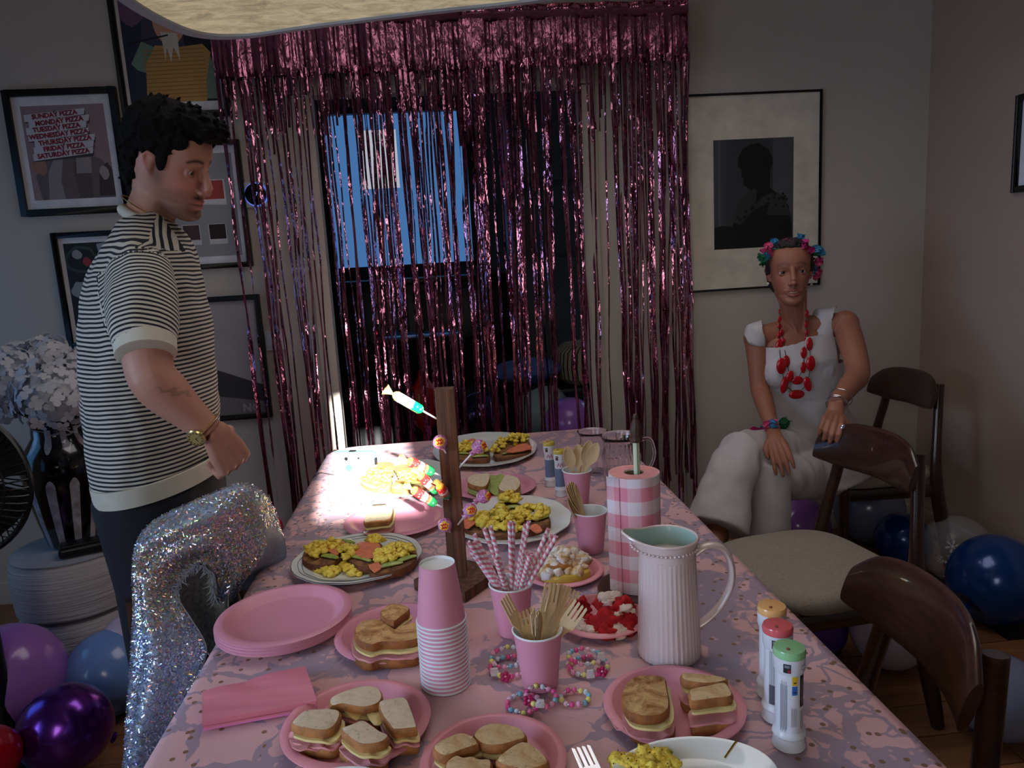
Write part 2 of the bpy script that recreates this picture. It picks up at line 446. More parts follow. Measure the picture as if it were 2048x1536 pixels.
for x in (-0.65, 0.65):
    for y in (-0.33, 0.33): MB().lathe([(0.02, 0), (0.025, 0.15)], 10, Matrix.Translation((x, y, 0))).build('leg', M_BLACK, t)
# cushion and throw
q = PY(1055, 745, 4.1)
t = thing('cushion', 'blue cushion lying on a low black stool in the lounge', 'cushion', (q.x, 4.1, q.z - 0.05), 0.3)
MB().ball((0, 0, 0.06), (0.20, 0.17, 0.07), seg=20, rings=12, amp=0.15).build('cover', M_BLUEG, t)
sx, sy, sz = q.x, 4.1, q.z - 0.05
t = thing('stool', 'low black stool carrying the blue cushion in the lounge', 'stool', (sx, sy, 0))
MB().lathe([(0.17, sz - 0.03), (0.18, sz - 0.02), (0.18, sz)], 24).build('seat', M_BLACK, t)
for k in range(4):
    a = PI / 4 + k * PI / 2; MB().tube([(0.12 * math.cos(a), 0.12 * math.sin(a), sz - 0.02), (0.17 * math.cos(a), 0.17 * math.sin(a), 0)], 0.014).build('leg', M_BLACK, t)
# striped pouf
ts = NT('striped_canvas'); sp = ts.new('ShaderNodeSeparateXYZ'); ts.link(ts.obj(), sp.inputs[0])
at = ts.math('ARCTAN2', sp.outputs[1], sp.outputs[0]); w1 = ts.math('FRACT', ts.math('MULTIPLY', at, 48 / (2 * PI)))
ts.color(ts.ramp(ts.math('GREATER_THAN', w1, 0.3), [(0.0, lin((30, 28, 30))), (1.0, lin((170, 155, 130)))])); ts.set(rough=0.9)
q0 = PY(1165, 760, 4.2); q1 = PY(1165, 670, 4.2)
t = thing('striped_pouf', 'cream pouf with dark stripes at the right of the lounge', 'pouf', (q0.x + 0.08, 4.2, q0.z))
MB().lathe([(0.20, 0), (0.235, 0.03), (0.245, 0.10), (0.235, 0.18), (0.19, 0.215), (0.0, 0.22)], 40).build('cover', ts.m, t)
hh = q0.z
t = thing('low_table', 'low dark table under the striped pouf in the lounge', 'table', (q0.x + 0.08, 4.2, 0))
MB().box((0, 0, hh - 0.02), (0.55, 0.5, 0.036)).build('tabletop', M_BLACK, t, bevel=0.005)
for x in (-0.24, 0.24):
    for y in (-0.21, 0.21): MB().box((x, y, (hh - 0.04) / 2), (0.04, 0.04, hh - 0.04)).build('leg', M_BLACK, t)
# grey tall cupboard on the right of the lounge
x0 = PY(1035, 400, 4.9).x; x1 = PY(1130, 400, 4.9).x
t = thing('tall_cupboard', 'dark grey tall cupboard with panelled doors behind the fringe', 'cupboard', ((x0 + x1) / 2 + 0.08, 5.15, 0))
wd = x1 - x0 + 0.25; M_CUP = mat('cupboard_grey', (62, 68, 74), 0.5)
MB().box((0, 0, 1.2), (wd, 0.5, 2.4)).build('body', M_CUP, t, bevel=0.004)
for z0, z1 in ((0.08, 1.38), (1.40, 1.84), (1.86, 2.36)):
    MB().box((0, -0.262, (z0 + z1) / 2), (wd - 0.02, 0.022, z1 - z0 - 0.012)).build('door', M_CUP, t, bevel=0.003)
# side table with the pale-blue top and chrome line, red lantern
q = PY(845, 668, 4.3)
t = thing('side_table', 'small glass-topped side table among the dark lounge furniture', 'table', (q.x, 4.3, 0))
MB().box((0, 0, q.z), (0.42, 0.3, 0.012)).build('tabletop', mat('glass_blue', (90, 130, 190), 0.1), t, bevel=0.003)
for x in (-0.19, 0.19):
    for y in (-0.13, 0.13): MB().tube([(x, y, 0), (x, y, q.z - 0.006)], 0.008).build('leg', mat('chrome', (200, 200, 205), 0.15, 1.0), t)
M_REDP = mat('red_paint', (170, 30, 28), 0.35)
q0 = PY(852, 845, 3.75); q1 = PY(852, 735, 3.75)
t = thing('lantern', 'red lantern-like ornament standing beyond the wooden sweet stand', 'lantern', (q0.x, 3.75, 0)); H = q1.z
MB().lathe([(0.075, 0), (0.075, 0.03), (0.05, 0.045), (0.022, 0.08), (0.02, H * 0.62), (0.05, H * 0.66), (0.06, H * 0.7)], 20).build('base', M_REDP, t)
MB().lathe([(0.055, H * 0.7), (0.06, H * 0.74), (0.06, H * 0.88), (0.03, H * 0.93), (0.022, H * 0.98), (0.0, H)], 8).build('body', M_REDP, t, angle=20)
b = MB()
for k in range(8):
    a = 2 * PI * (k + 0.5) / 8; b.box((0.0565 * math.cos(a), 0.0565 * math.sin(a), H * 0.81), (0.006, 0.022, H * 0.09), Matrix.Identity(4))
b.build('panel', mat('lantern_pane', (160, 150, 130), 0.2), t, kind='stuff')

# ---------------------------------------------------------------- balloons
def balloon_mat(name, rgb, metal=0.0, rough=0.22, trans=0.0):
    return mat(name, rgb, rough, metal, vary=0.06, vs=5, trans=trans, coat=0.3, sub=0.0)
def balloon(c, r, m, label, knot=(0.2, -0.4, -0.9), group=None, sy=1.0, name='balloon'):
    k = V(knot).normalized(); M = frame(c, -k)
    t = thing(name, label, 'balloon', M=M, group=group)
    prof = [(0.0001, -1.16), (0.05, -1.12), (0.14, -1.06), (0.30, -0.98)]
    for i in range(2, 21):
        a = -PI / 2 + PI * i / 20; prof.append((max(math.cos(a), 0.0001), math.sin(a) * (1.06 if a < 0 else 1.0)))
    prof = [(p * r, z * r) for p, z in prof]
    MB().lathe(prof, 36, sy=sy).build('skin', m, t, angle=180)
    MB().lathe([(0.012, -1.12 * r), (0.008, -1.16 * r), (0.007, -1.2 * r), (0.014, -1.25 * r), (0.016, -1.27 * r)], 12).build('knot', m, t)
    return t
def ball_px(cx, cy, rpx, y):
    c = PY(cx, cy, y); d = abs((c - CAM).dot(ZC)); return c, rpx * d / FPX
def bl(cx, cy, rpx, y, *a, **k):
    c, r = ball_px(cx, cy, rpx, y)
    if c.z < r * 1.0: pass
    return balloon((c.x, c.y, max(c.z, r * 1.01)), r, *a, **k)
B_LILAC = balloon_mat('balloon_lilac', (160, 105, 190)); B_SKY = balloon_mat('balloon_light_blue', (110, 145, 205))
B_CHROME = balloon_mat('balloon_chrome_violet', (110, 50, 160), 0.85, 0.22); B_RED = balloon_mat('balloon_red', (185, 12, 30))
B_NAVY = balloon_mat('balloon_navy', (8, 62, 130), 0.25, 0.2); B_PEARL = balloon_mat('balloon_pearl', (200, 185, 210)); B_WHITE = balloon_mat('balloon_white', (215, 205, 212))
B_GREY = balloon_mat('balloon_grey_blue', (125, 135, 165)); B_MINT = balloon_mat('balloon_grey_green', (135, 160, 160)); B_VIOLET = balloon_mat('balloon_violet', (95, 60, 150))
bl(18, 1355, 105, 2.25, B_LILAC, 'big lilac balloon half cut off at the lower left edge')
bl(130, 1455, 86, 2.0, B_CHROME, 'shiny metallic violet balloon on the floor in the lower left corner', knot=(0.5, 0.5, -0.6))
bl(222, 1355, 82, 2.35, B_SKY, 'light blue balloon resting between the white pouf and sequin jacket', knot=(0.25, -0.8, -0.55))
bl(262, 1285, 58, 2.42, B_PEARL, 'pale grey-lilac balloon behind the light blue one')
bl(-22, 1512, 58, 1.85, B_RED, 'glossy red balloon peeking in at the bottom left corner')
bl(548, 1150, 70, 3.0, B_VIOLET, 'violet balloon on the floor mostly behind the jacket, under the small red one')
bl(541, 1054, 24, 2.9, B_RED, 'small red balloon below the fringe beside the man')
bl(1990, 1222, 88, 2.33, B_NAVY, 'big shiny navy blue balloon against the right edge', knot=(-0.85, -0.2, -0.5))
bl(1990, 1520, 84, 1.75, B_GREY, 'grey-blue balloon in the lower right corner', knot=(0.4, 0.5, -0.6))
bl(1776, 1320, 74, 2.14, B_WHITE, 'white balloon on the floor behind the front chair leg', knot=(0.12, -0.3, -1))
bl(1738, 1290, 56, 2.4, B_PEARL, 'pearly pale balloon beside the white one under the chairs')
bl(1640, 1255, 52, 2.25, B_VIOLET, 'violet balloon mostly hidden under the right table edge')
bl(1595, 1085, 62, 3.02, B_LILAC, 'lilac balloon under the chair the woman sits on')
bl(1735, 1110, 66, 3.12, B_GREY, 'grey-blue balloon behind the middle chair back')
bl(1805, 1120, 54, 2.83, B_NAVY, 'navy balloon between the dark chair legs by the wall')
bl(1600, 1252, 34, 2.5, balloon_mat('balloon_rose', (205, 140, 140)), 'dusty rose balloon in the gap below the middle chair seat')
bl(1085, 822, 56, 3.98, B_MINT, 'grey-green balloon seen through the fringe above the glass jug')
bl(1140, 846, 52, 3.6, B_LILAC, 'lilac balloon seen through the fringe beside the doorway')
bl(962, 828, 46, 3.8, balloon_mat('balloon_chrome_dark', (60, 50, 90), 0.9, 0.15), 'dark metallic balloon behind the fringe next to the sweet stand')
# clear balloon with printed snowflakes
c, r = ball_px(1912, 1128, 66, 2.66); c.z = max(c.z, r)
ms = NT('balloon_clear'); ms.color((0.85, 0.85, 0.88)); ms.set(rough=0.06, trans=0.0, alpha=0.22, coat=0.6)
t = balloon(c, r, ms.m, 'clear balloon printed with white snowflakes near the wall corner', knot=(0.3, 0.3, -0.9))
inv = wm(t).inverted(); b = MB()
for (px, py, sz) in ((1905, 1093, 11), (1931, 1106, 11), (1905, 1127, 16), (1932, 1127, 9), (1897, 1152, 10), (1915, 1162, 14), (1942, 1090, 6), (1880, 1118, 7)):
    d = ray(px, py).normalized(); oc = CAM - c; bb = oc.dot(d); disc = bb * bb - (oc.length_squared - r * r)
    if disc <= 0: continue
    p = CAM + d * (-bb - math.sqrt(disc)); n = (p - c).normalized(); p = p + n * 0.0012
    Fm = frame(p, n); s_ = sz * (p - CAM).length / FPX
    for k in range(6):
        a = k * PI / 3; e = V((math.cos(a), math.sin(a), 0)); f_ = V((-math.sin(a), math.cos(a), 0))
        def seg(p0, p1, w_): 
            dd = (p1 - p0).normalized(); q = V((-dd.y, dd.x, 0)) * w_; b.add([p0 - q, p1 - q, p1 + q, p0 + q], [(0, 1, 2, 3)], 0, Fm)
        seg(V((0, 0, 0)), e * s_, s_ * 0.055)
        for h in (0.5, 0.75):
            for sg in (1, -1): seg(e * s_ * h, e * s_ * (h + 0.17) + f_ * sg * s_ * 0.17, s_ * 0.045)
b.build('snowflake_print', mat('white_print', (225, 225, 230), 0.7), t, world=True, smooth=False, kind='stuff')

# ---------------------------------------------------------------- foil fringe over the doorway
tf = NT('pink_foil'); c = lin((186, 118, 146))
tf.color(tf.ramp(tf.noise(5, 2), [(0.3, tuple(x * 0.75 for x in c)), (0.7, c)])); tf.set(rough=0.10, metal=1.0)
tf.bump(tf.noise(1.0, 2, 0.5, tf.mapped((60, 60, 22)), 0.4), 0.55, 0.007)
M_FOIL = tf.m
def density(x):
    """share of full strand density across the doorway"""
    px = 1024 + x * 455 - 40
    tab = [(440, .55), (500, .42), (560, .38), (600, .55), (640, .55), (680, .42), (800, .44), (900, .55), (950, .85), (1010, .8), (1060, .62), (1110, .75), (1150, .8), (1185, .65), (1230, .45), (1290, .40), (1330, .30), (1345, .9), (1375, 1.0)]
    for (a, u), (b, v) in zip(tab, tab[1:]):
        if px <= b: return u + (v - u) * max(0, (px - a)) / (b - a)
    return 1.0
creases = [2.17, 1.90, 1.62, 1.36, 1.10, 0.84, 0.58, 0.32]
def fringe(x0, x1, yy, label, seed, ztop):
    rr = random.Random(seed)
    t = thing('foil_fringe_curtain', label, 'curtain', ((x0 + x1) / 2, yy, ztop), group=None); cxx = (x0 + x1) / 2
    def hd(u, v):
        x = (x0 + (x1 - x0) * u) - cxx; return (x, 0.006 * math.sin(x * 37) + 0.003 * math.sin(x * 91), -v * 0.055)
    MB().grid(hd, 90, 2, thick=0.0006).build('header', M_FOIL, t, angle=180)
    # uncut pleated top with its packing creases, then the strands
    ns = int((x1 - x0) / 0.006)
    offs = [rr.gauss(0, 1) for _ in range(ns + 2)]
    def sheet(u, v):
        x = x0 + (x1 - x0) * u - cxx; k = int(u * ns); q = 0.5 + 0.5 * v
        return (x + 0.001 * offs[k] * v, 0.0065 * offs[k] * q + 0.012 * math.sin(x * 33) + 0.004 * noise.noise(V((x * 30, v * 4, seed))), -0.05 - v * (ztop - 0.05 - 2.165) + 0.004 * offs[k + 1] * v)
    MB().grid(sheet, ns, 6, thick=0.0).build('pleated_top', M_FOIL, t, angle=180)
    b = MB(); n = int((x1 - x0) / 0.0068)
    # strands hang in loose bunches
    bun = []; x = x0
    while x < x1: bun.append(x); x += rr.uniform(0.030, 0.055)
    bsw = [rr.gauss(0, 0.022) + (0.035 if q < -0.45 and rr.random() < 0.5 else 0) for q in bun]
    for i in range(n):
        x = x0 + (x1 - x0) * (i + rr.random() * 0.8) / n
        short_ = rr.random() > density(x)
        if short_ and rr.random() > 0.75: continue
        kb = min(range(len(bun)), key=lambda q: abs(bun[q] - x)); pull = rr.uniform(0.15, 0.75); loose_ = rr.random() < 0.12
        wdt = rr.uniform(0.0028, 0.0060); zt = 2.19; zb = rr.choice((0.10, 0.18, 0.26, 0.32)) + rr.uniform(0, .1)
        if short_: zb = rr.uniform(1.84, 2.12)
        sway = bsw[kb] + rr.gauss(0, 0.008) if not loose_ else rr.gauss(0, 0.05)
        y0 = rr.uniform(-0.025, 0.025); pts = []; ws = []; z = zt; tw = rr.uniform(-0.6, 0.6); ph = rr.random() * 6; lastc = None
        while z > zb:
            f = (zt - z) / zt; g = 1 - math.exp(-f * 3.5)
            px_ = x + (bun[kb] - x) * pull * g * (0 if loose_ else 1) + sway * f + 0.003 * math.sin(z * 9 + ph) * min(1, f * 4)
            near = min(creases, key=lambda q: abs(q - z))
            if abs(near - z) < 0.03 and near != lastc: tw = rr.gauss(0, 0.55); lastc = near; y0 += rr.gauss(0, 0.005)
            tw += rr.gauss(0, 0.10)
            pts.append((px_ - cxx, y0 + 0.005 * math.sin(z * 13 + ph), z - ztop)); ws.append((wdt * math.cos(tw), wdt * math.sin(tw), 0)); z -= 0.05 * rr.uniform(0.7, 1.25)
        if len(pts) > 1: b.ribbon(pts, ws)
    b.build('fringe', M_FOIL, t, kind='stuff', angle=180)
    return t
fringe(-0.85, 0.16, 3.215, 'metallic pink foil fringe, left panel beside the thermostat, hung over the doorway', 3, 2.41)
fringe(0.15, 1.085, 3.19, 'metallic pink foil fringe, right panel ending beside the large framed photograph', 5, 2.40)

# ---------------------------------------------------------------- framed pictures on the walls
M_FRAMEB = mat('frame_black', (12, 12, 14), 0.4); M_MATB = mat('mat_board', (222, 222, 226), 0.8); M_CREAM = mat('mat_cream', (222, 214, 196), 0.75)
INK = {}
def ink(rgb): 
    k = 'ink_%d_%d_%d' % rgb; return mat(k, rgb, 0.7, vary=0.05)
def picture(name, label, x0, x1, z0, z1, fw, shapes, board=M_MATB, inset=None, bg=(120, 120, 120), depth=0.024, y=None, glass=True):
    """shapes: (rgb, polygon in 0..1 print coords) from back to front, ('text', rgb, str, u, v, size, rot)"""
    y = WALL_Y if y is None else y
    W = x1 - x0; H = z1 - z0; t = thing(name, label, 'picture', (x0, y, z0))
    b = MB()
    b.box((fw / 2, -depth / 2, H / 2), (fw, depth, H)); b.box((W - fw / 2, -depth / 2, H / 2), (fw, depth, H))
    b.box((W / 2, -depth / 2, fw / 2), (W - 2 * fw, depth, fw)); b.box((W / 2, -depth / 2, H - fw / 2), (W - 2 * fw, depth, fw))
    b.build('frame', M_FRAMEB, t, bevel=0.0015, bseg=1)
    MB().box((W / 2, -0.006, H / 2), (W - fw * 1.6, 0.006, H - fw * 1.6)).build('mat_board', board, t, smooth=False)
    il, ir, ib, it = inset; px0, px1, pz0, pz1 = il, W - ir, ib, H - it; pw = px1 - px0; ph = pz1 - pz0
    b = MB(); mats = [ink(bg)]; b.add([(px0, -0.0094, pz0), (px1, -0.0094, pz0), (px1, -0.0094, pz1), (px0, -0.0094, pz1)], [(0, 1, 2, 3)], 0)
    yy = -0.0096
    for sh in shapes:
        if sh[0] == 'text':
            _, rgb, s_, u, v, size, rot = sh; m = ink(rgb)
            if m not in mats: mats.append(m)
            vs, fs = text_mesh(s_, size, 0.0009 * size / 0.02)
            cr, sr = math.cos(rot), math.sin(rot)
            b.add([(px0 + u * pw + (p.x * cr - p.y * sr), yy, pz0 + v * ph + (p.x * sr + p.y * cr)) for p in vs], fs, mats.index(m))
        else:
            rgb, poly = sh; m = ink(rgb)
            if m not in mats: mats.append(m)
            cl = [(min(1, max(0, u)), min(1, max(0, v))) for u, v in poly]
            b.add([(px0 + u * pw, yy, pz0 + v * ph) for u, v in cl], [tuple(range(len(cl)))], mats.index(m))
        yy -= 0.00012
    b.build('print', mats, t, smooth=False)
    return t
def blobby(cx, cy, rx, ry, n=18, amp=0.12, seed=0):
    r_ = random.Random(seed); return [tuple(p)[:2] for p in smoothpoly([(cx + rx * math.cos(2 * PI * i / n) * (1 + r_.uniform(-amp, amp)), cy + ry * math.sin(2 * PI * i / n) * (1 + r_.uniform(-amp, amp)), 0) for i in range(n)], 2)]
# pizza boxes poster
sh = [((150, 128, 134), [(0, .9), (0, .3), (1, .3), (1, 1), (0, 1)]),
      ((110, 98, 100), [(0.1, 0), (.06, .25), (.16, .42), (.34, .5), (.7, .5), (.9, .4), (1, .2), (1, 0)]),
      ((150, 140, 142), [(.18, 0), (.22, .3), (.32, .45), (.42, .44), (.36, .2), (.38, 0)]), ((92, 80, 84), [(.56, 0), (.52, .3), (.56, .46), (.7, .46), (.74, .2), (.72, 0)]),
      ((70, 60, 64), [(.8, .02), (.84, .3), (.95, .38), (1, .3), (1, .02)]), ((160, 120, 104), blobby(.13, .37, .09, .1, 10, .2, 3)), ((165, 150, 150), blobby(.9, .27, .06, .07, 10, .2, 4)),
      ((150, 140, 142), [(.56, .27), (.58, .44), (.76, .44), (.75, .27)])]
days = ['SUNDAY', 'MONDAY', 'TUESDAY', 'WEDNESDAY', 'THURSDAY', 'FRIDAY', 'SATURDAY']
for i, d in enumerate(days):
    v = 0.90 - i * 0.069; u = 0.40 + 0.035 * math.sin(i * 1.9) + i * 0.012; tl = R(5 - i * 0.8)
    sh.append(((70, 62, 66), [(u - .375, v - .047 - .03), (u + .36, v - .047 + .012), (u + .375, v + .02), (u - .36, v - .02)]))
    sh.append(((205, 205, 212), [(u - .37, v - .036 - .03), (u + .355, v - .036 + .03), (u + .37, v + .034 + .025), (u - .37, v + .034 - .025)]))
for i, d in enumerate(days):
    v = 0.90 - i * 0.069; u = 0.40 + 0.035 * math.sin(i * 1.9) + i * 0.012
    sh.append(('text', (140, 26, 48), d + ' PIZZA', u + .0, v, 0.0255, R(4.5)))
    sh.append(((30, 28, 34), [(u - .02, v + .038), (u + .02, v + .040), (u + .005, v + .026)]))
picture('framed_poster', 'black-framed poster of stacked pizza boxes lettered with the days', -1.70, -1.262, 1.672, 2.165, 0.026, sh, inset=(.058, .058, .062, .062), bg=(150, 128, 134))
# generic figure in a yellow striped top
sh = [((40, 48, 66), [(0, 0), (0, 1), (.3, 1), (.2, .6), (.25, 0)]), ((110, 80, 110), blobby(.12, .92, .3, .2, 12, .2, 8)), ((24, 28, 36), [(.7, 0), (.66, .6), (.74, .95), (1, .9), (1, 0)]),
      ((110, 140, 120), [(.06, .36), (.2, .56), (.34, .5), (.3, .25), (.12, .3)]), ((110, 140, 120), [(.8, .02), (.82, .3), (.92, .42), (1, .3), (1, .02)]),
      ((190, 148, 82), [(.18, 0), (.22, .35), (.34, .52), (.62, .50), (.86, .52), (.94, .44), (.86, .2), (.84, 0)])]
for i in range(13):
    v = .03 + i * .036; sh.append(((158, 116, 62), [(.2, v), (.86, v + .012), (.87, v + .022), (.2, v + .010)]))
sh += [((196, 150, 122), blobby(.52, .72, .17, .2, 12, .04, 1)), ((120, 66, 40), [(.36, .78), (.38, .92), (.52, .99), (.68, .93), (.70, .78), (.6, .86), (.45, .86)]),
       ((205, 200, 185), [(.42, .64), (.44, .38), (.47, .5), (.5, .36), (.54, .5), (.6, .38), (.6, .62)]), ((30, 26, 30), [(.06, .55), (.5, .615), (.5, .60), (.06, .53)])]
picture('framed_picture', 'black-framed colour picture with a yellow striped top, above the man', -1.246, -0.815, 2.035, 2.56, 0.024, sh, inset=(.036, .036, .062, .04), bg=(60, 62, 84))
# food picture
sh = [((60, 74, 66), blobby(.2, .82, .2, .15, 14, .1, 2)), ((28, 34, 30), blobby(.2, .82, .17, .12, 14, .1, 2)), ((150, 60, 66), blobby(.26, .8, .05, .05, 8, .1, 2)), ((150, 150, 150), blobby(.15, .88, .06, .05, 8, .1, 2)),
      ((150, 158, 168), [(.4, .98), (.44, .72), (.62, .74), (.56, 1)]), ((110, 50, 46), [(.46, .93), (.5, .94), (.66, .80), (.64, .78)]),
      ((150, 156, 176), blobby(.5, .62, .22, .13, 16, .06, 5)), ((92, 84, 96), blobby(.5, .63, .15, .085, 14, .03, 5)), ((160, 140, 110), blobby(.5, .63, .09, .055, 12, .06, 6)), ((80, 70, 66), blobby(.5, .63, .05, .03, 12, .06, 6)),
      ((140, 150, 150), blobby(.15, .5, .13, .1, 12, .15, 9)), ((150, 120, 100), blobby(.38, .47, .12, .03, 12, .15, 9)),
      ((140, 150, 138), blobby(.36, .24, .19, .125, 16, .03, 5)), ((60, 76, 66), blobby(.36, .24, .15, .095, 14, .03, 5)), ((150, 160, 150), blobby(.36, .24, .1, .06, 14, .12, 6)), ((130, 136, 126), [(.52, .28), (.66, .36), (.7, .33), (.55, .24)]),
      ((130, 110, 60), blobby(.72, .44, .05, .04, 10, .3, 1)), ((10, 12, 14), [(0, 0), (.6, .12), (1, 0)])]
picture('framed_food_photo', 'black-framed dark photo of dishes, partly hidden behind the man', -1.60, -1.19, 1.12, 1.60, 0.022, sh, inset=(.040, .040, .045, .045), bg=(30, 36, 36))
# swatches picture
sh = [((214, 212, 214), [(.42, .52), (.42, .75), (.88, .75), (.88, .5)]), ((170, 70, 60), [(.44, .56), (.44, .74), (.86, .74), (.86, .56)])]
for u in (.02, .30, .62):
    sh += [((205, 205, 208), [(u, .12), (u, .32), (u + .22, .32), (u + .22, .12)]), (((74, 56, 56) if u < .5 else (44, 30, 30)), [(u + .01, .17), (u + .01, .315), (u + .21, .315), (u + .21, .17)])]
picture('framed_colour_chart', 'black-framed picture of brown colour swatches behind the man', -1.215, -0.80, 1.42, 1.94, 0.020, sh, inset=(.04, .04, .05, .05), bg=(150, 152, 156))
# landscape poster low
sh = [((60, 56, 58), [(0, .58), (.3, .46), (.55, .40), (.9, .28), (1, .25), (1, .10), (.6, .16), (0, .24)]), ((120, 110, 112), [(0, .24), (.6, .16), (1, .10), (1, 0), (0, 0)]),
      ('text', (170, 150, 160), 'NG', .84, .05, 0.05, 0)]
picture('framed_landscape_poster', 'black-framed pale poster with a dark slope, low beside the fringe', -1.24, -0.79, 0.76, 1.30, 0.022, sh, inset=(.022, .022, .022, .022), bg=(168, 160, 162))
# big photograph on the right
sh = [((70, 70, 74), [(.0, .05), (.0, 1), (.16, 1), (.14, .05)]), ((88, 88, 92), [(.055, .1), (.06, 1), (.085, 1), (.08, .1)]), ((80, 80, 84), [(.74, .3), (.74, 1), (1, 1), (1, .3)]),
      ((16, 16, 18), [(0, .2), (.1, .22), (.3, .2), (.4, .1), (1, 0), (0, 0)]),
      ((12, 12, 13), [(.22, .0), (.24, .25), (.34, .42), (.48, .52), (.44, .55), (.38, .58), (.36, .62), (.38, .64), (.34, .67), (.35, .72), (.30, .76), (.31, .84), (.36, .91), (.46, .95), (.56, .96), (.68, .90), (.74, .82), (.74, .76), (.71, .72), (.70, .55), (.82, .48), (.94, .38), (.98, .2), (.98, 0)]),
      ((52, 52, 54), [(.3, .44), (.50, .55), (.54, .53), (.52, .40), (.60, .46), (.70, .50), (.80, .50), (.90, .44), (.96, .28), (.66, .30), (.70, .42), (.48, .34), (.34, .22), (.24, .24), (.27, .32)])]
rr = random.Random(4)
for i in range(46):
    u = rr.uniform(.28, .93); v = rr.uniform(.2, .5)
    if v > .25 + (u - .2) * .5 and u < .55: continue
    sh.append(((20, 20, 22), circle(u, v, .018, .014, 8)))
picture('large_framed_photograph', 'large thin-framed black and white photograph of a silhouetted head above the woman', 1.098, 1.722, 1.19, 2.045, 0.009, sh, board=M_CREAM, inset=(.128, .128, .185, .195), bg=(58, 58, 62), depth=0.02)
# glazing of the big photograph
# picture on the right wall, only its edge in view
M = Matrix.Translation((RX, 2.755, 1.53)) @ Matrix.Rotation(-PI / 2, 4, 'Z')
t = thing('wall_frame', 'black frame edge on the right wall at the picture border', 'picture', M=M)
b = MB()
for c_, d_ in (((0.012, -0.012, 0.18), (0.024, 0.024, 0.36)), ((0.50, -0.012, 0.18), (0.024, 0.024, 0.36)), ((0.256, -0.012, 0.012), (0.464, 0.024, 0.024)), ((0.256, -0.012, 0.348), (0.464, 0.024, 0.024))): b.box(c_, d_)
b.build('frame', M_FRAMEB, t, bevel=0.0015, bseg=1)
MB().box((0.256, -0.006, 0.18), (0.47, 0.006, 0.33)).build('mat_board', M_MATB, t, smooth=False)
# thermostat and switch plate
p0 = PY(489, 366, WALL_Y); p1 = PY(539, 413, WALL_Y); cx_, cz_ = (p0.x + p1.x) / 2, (p0.z + p1.z) / 2
t = thing('thermostat', 'white square thermostat with a glowing round black dial reading 17', 'thermostat', (cx_, WALL_Y, cz_))
MB().box((0, -0.006, 0), (0.108, 0.012, 0.104)).build('plate', mat('white_plastic', (215, 218, 225), 0.4), t, bevel=0.003)
Mx = frame((0, -0.012, 0), (0, -1, 0), (1, 0, 0))
MB().lathe([(0.043, 0), (0.045, 0.004), (0.044, 0.016), (0.040, 0.019), (0.0, 0.0195)], 40, Mx).build('dial', mat('dial_black', (6, 6, 10), 0.12), t)
me_ = NT('dial_glow'); me_.set(emit=(0.15, 0.25, 1.0), estr=0.9); me_.color((0.02, 0.03, 0.1))
MB().lathe([(0.0455, 0), (0.048, 0.0), (0.048, 0.004), (0.0455, 0.005)], 40, Mx, cap=False).build('light_ring', me_.m, t)
vs, fs = text_mesh('17', 0.022); me2 = NT('digit_glow'); me2.set(emit=(0.25, 0.4, 1.0), estr=0.8)
MB().add([(p.x, -0.0322, p.y) for p in vs], fs).build('digits', me2.m, t, smooth=False)
p0 = PY(531, 660, WALL_Y); p1 = PY(571, 700, WALL_Y)
t = thing('light_switch', 'white double light switch on the wall behind the fringe', 'switch', ((p0.x + p1.x) / 2, WALL_Y, (p0.z + p1.z) / 2))
MB().box((0, -0.005, 0), (0.082, 0.01, 0.085)).build('plate', mat('white_plastic', (215, 218, 225), 0.4), t, bevel=0.002)
for x in (-0.018, 0.018): MB().box((x, -0.012, 0), (0.032, 0.006, 0.05)).build('rocker', mat('white_plastic', (215, 218, 225), 0.4), t, bevel=0.0015)

# ---------------------------------------------------------------- paper pendant lamp
mp = NT('washi_paper'); n1 = mp.noise(17, 9, 0.78, mp.mapped((1.0, 2.4, 2.0)), 0.9); n2 = mp.noise(60, 4, 0.6, mp.mapped((1, 3.5, 1)))
colr = mp.ramp(n1, [(0.28, lin((132, 122, 98))), (0.5, lin((198, 184, 150))), (0.72, lin((236, 222, 186)))])
mp.color(colr); mp.bump(n2, 0.5, 0.01); mp.set(rough=0.9); mp.link(colr, mp.b.inputs['Emission Color']); mp.b.inputs['Emission Strength'].default_value = 0.42
M_RIMG = mat('lamp_rim_grey', (150, 155, 168), 0.7)
out = smoothpoly([(-.44, 1.00, 0), (-.445, 1.17, 0), (-.432, 1.30, 0), (-.395, 1.395, 0), (-.32, 1.415, 0), (-.20, 1.375, 0), (0, 1.318, 0), (.22, 1.262, 0), (.40, 1.16, 0), (.46, .98, 0), (.38, .78, 0), (.12, .66, 0), (-.2, .68, 0), (-.38, .82, 0)], 5)
cx0, cy0 = 0.0, 1.03
t = thing('pendant_lamp', 'wide cream paper pendant lamp glowing overhead at the top', 'lamp', (cx0, cy0, 1.80))
vs = []; K = 8; n = len(out)
for k in range(K + 1):
    f = k / K
    for p in out: vs.append(((p.x - cx0) * f, (p.y - cy0) * f, 0.012 * math.sin(6 * f * (p.x - cx0)) * (1 - f) + 0.03 * (1 - f ** 3) * 0.5))
fs = [(k * n + i, k * n + (i + 1) % n, (k + 1) * n + (i + 1) % n, (k + 1) * n + i) for k in range(1, K) for i in range(n)]
fs += [(0, n + (i + 1) % n, n + i) for i in range(n)]
vs = [(x * 0.958, y * 0.958, z + 0.004) for x, y, z in vs]
MB().add(vs, fs).build('diffuser', mp.m, t, angle=180)
b = MB(); vs = []
for k, (q, z) in enumerate(((0.956, 0.0), (1.0, 0.0), (1.005, 0.03), (0.985, 0.16), (0.958, 0.16))):
    vs += [((p.x - cx0) * q, (p.y - cy0) * q, z) for p in out]
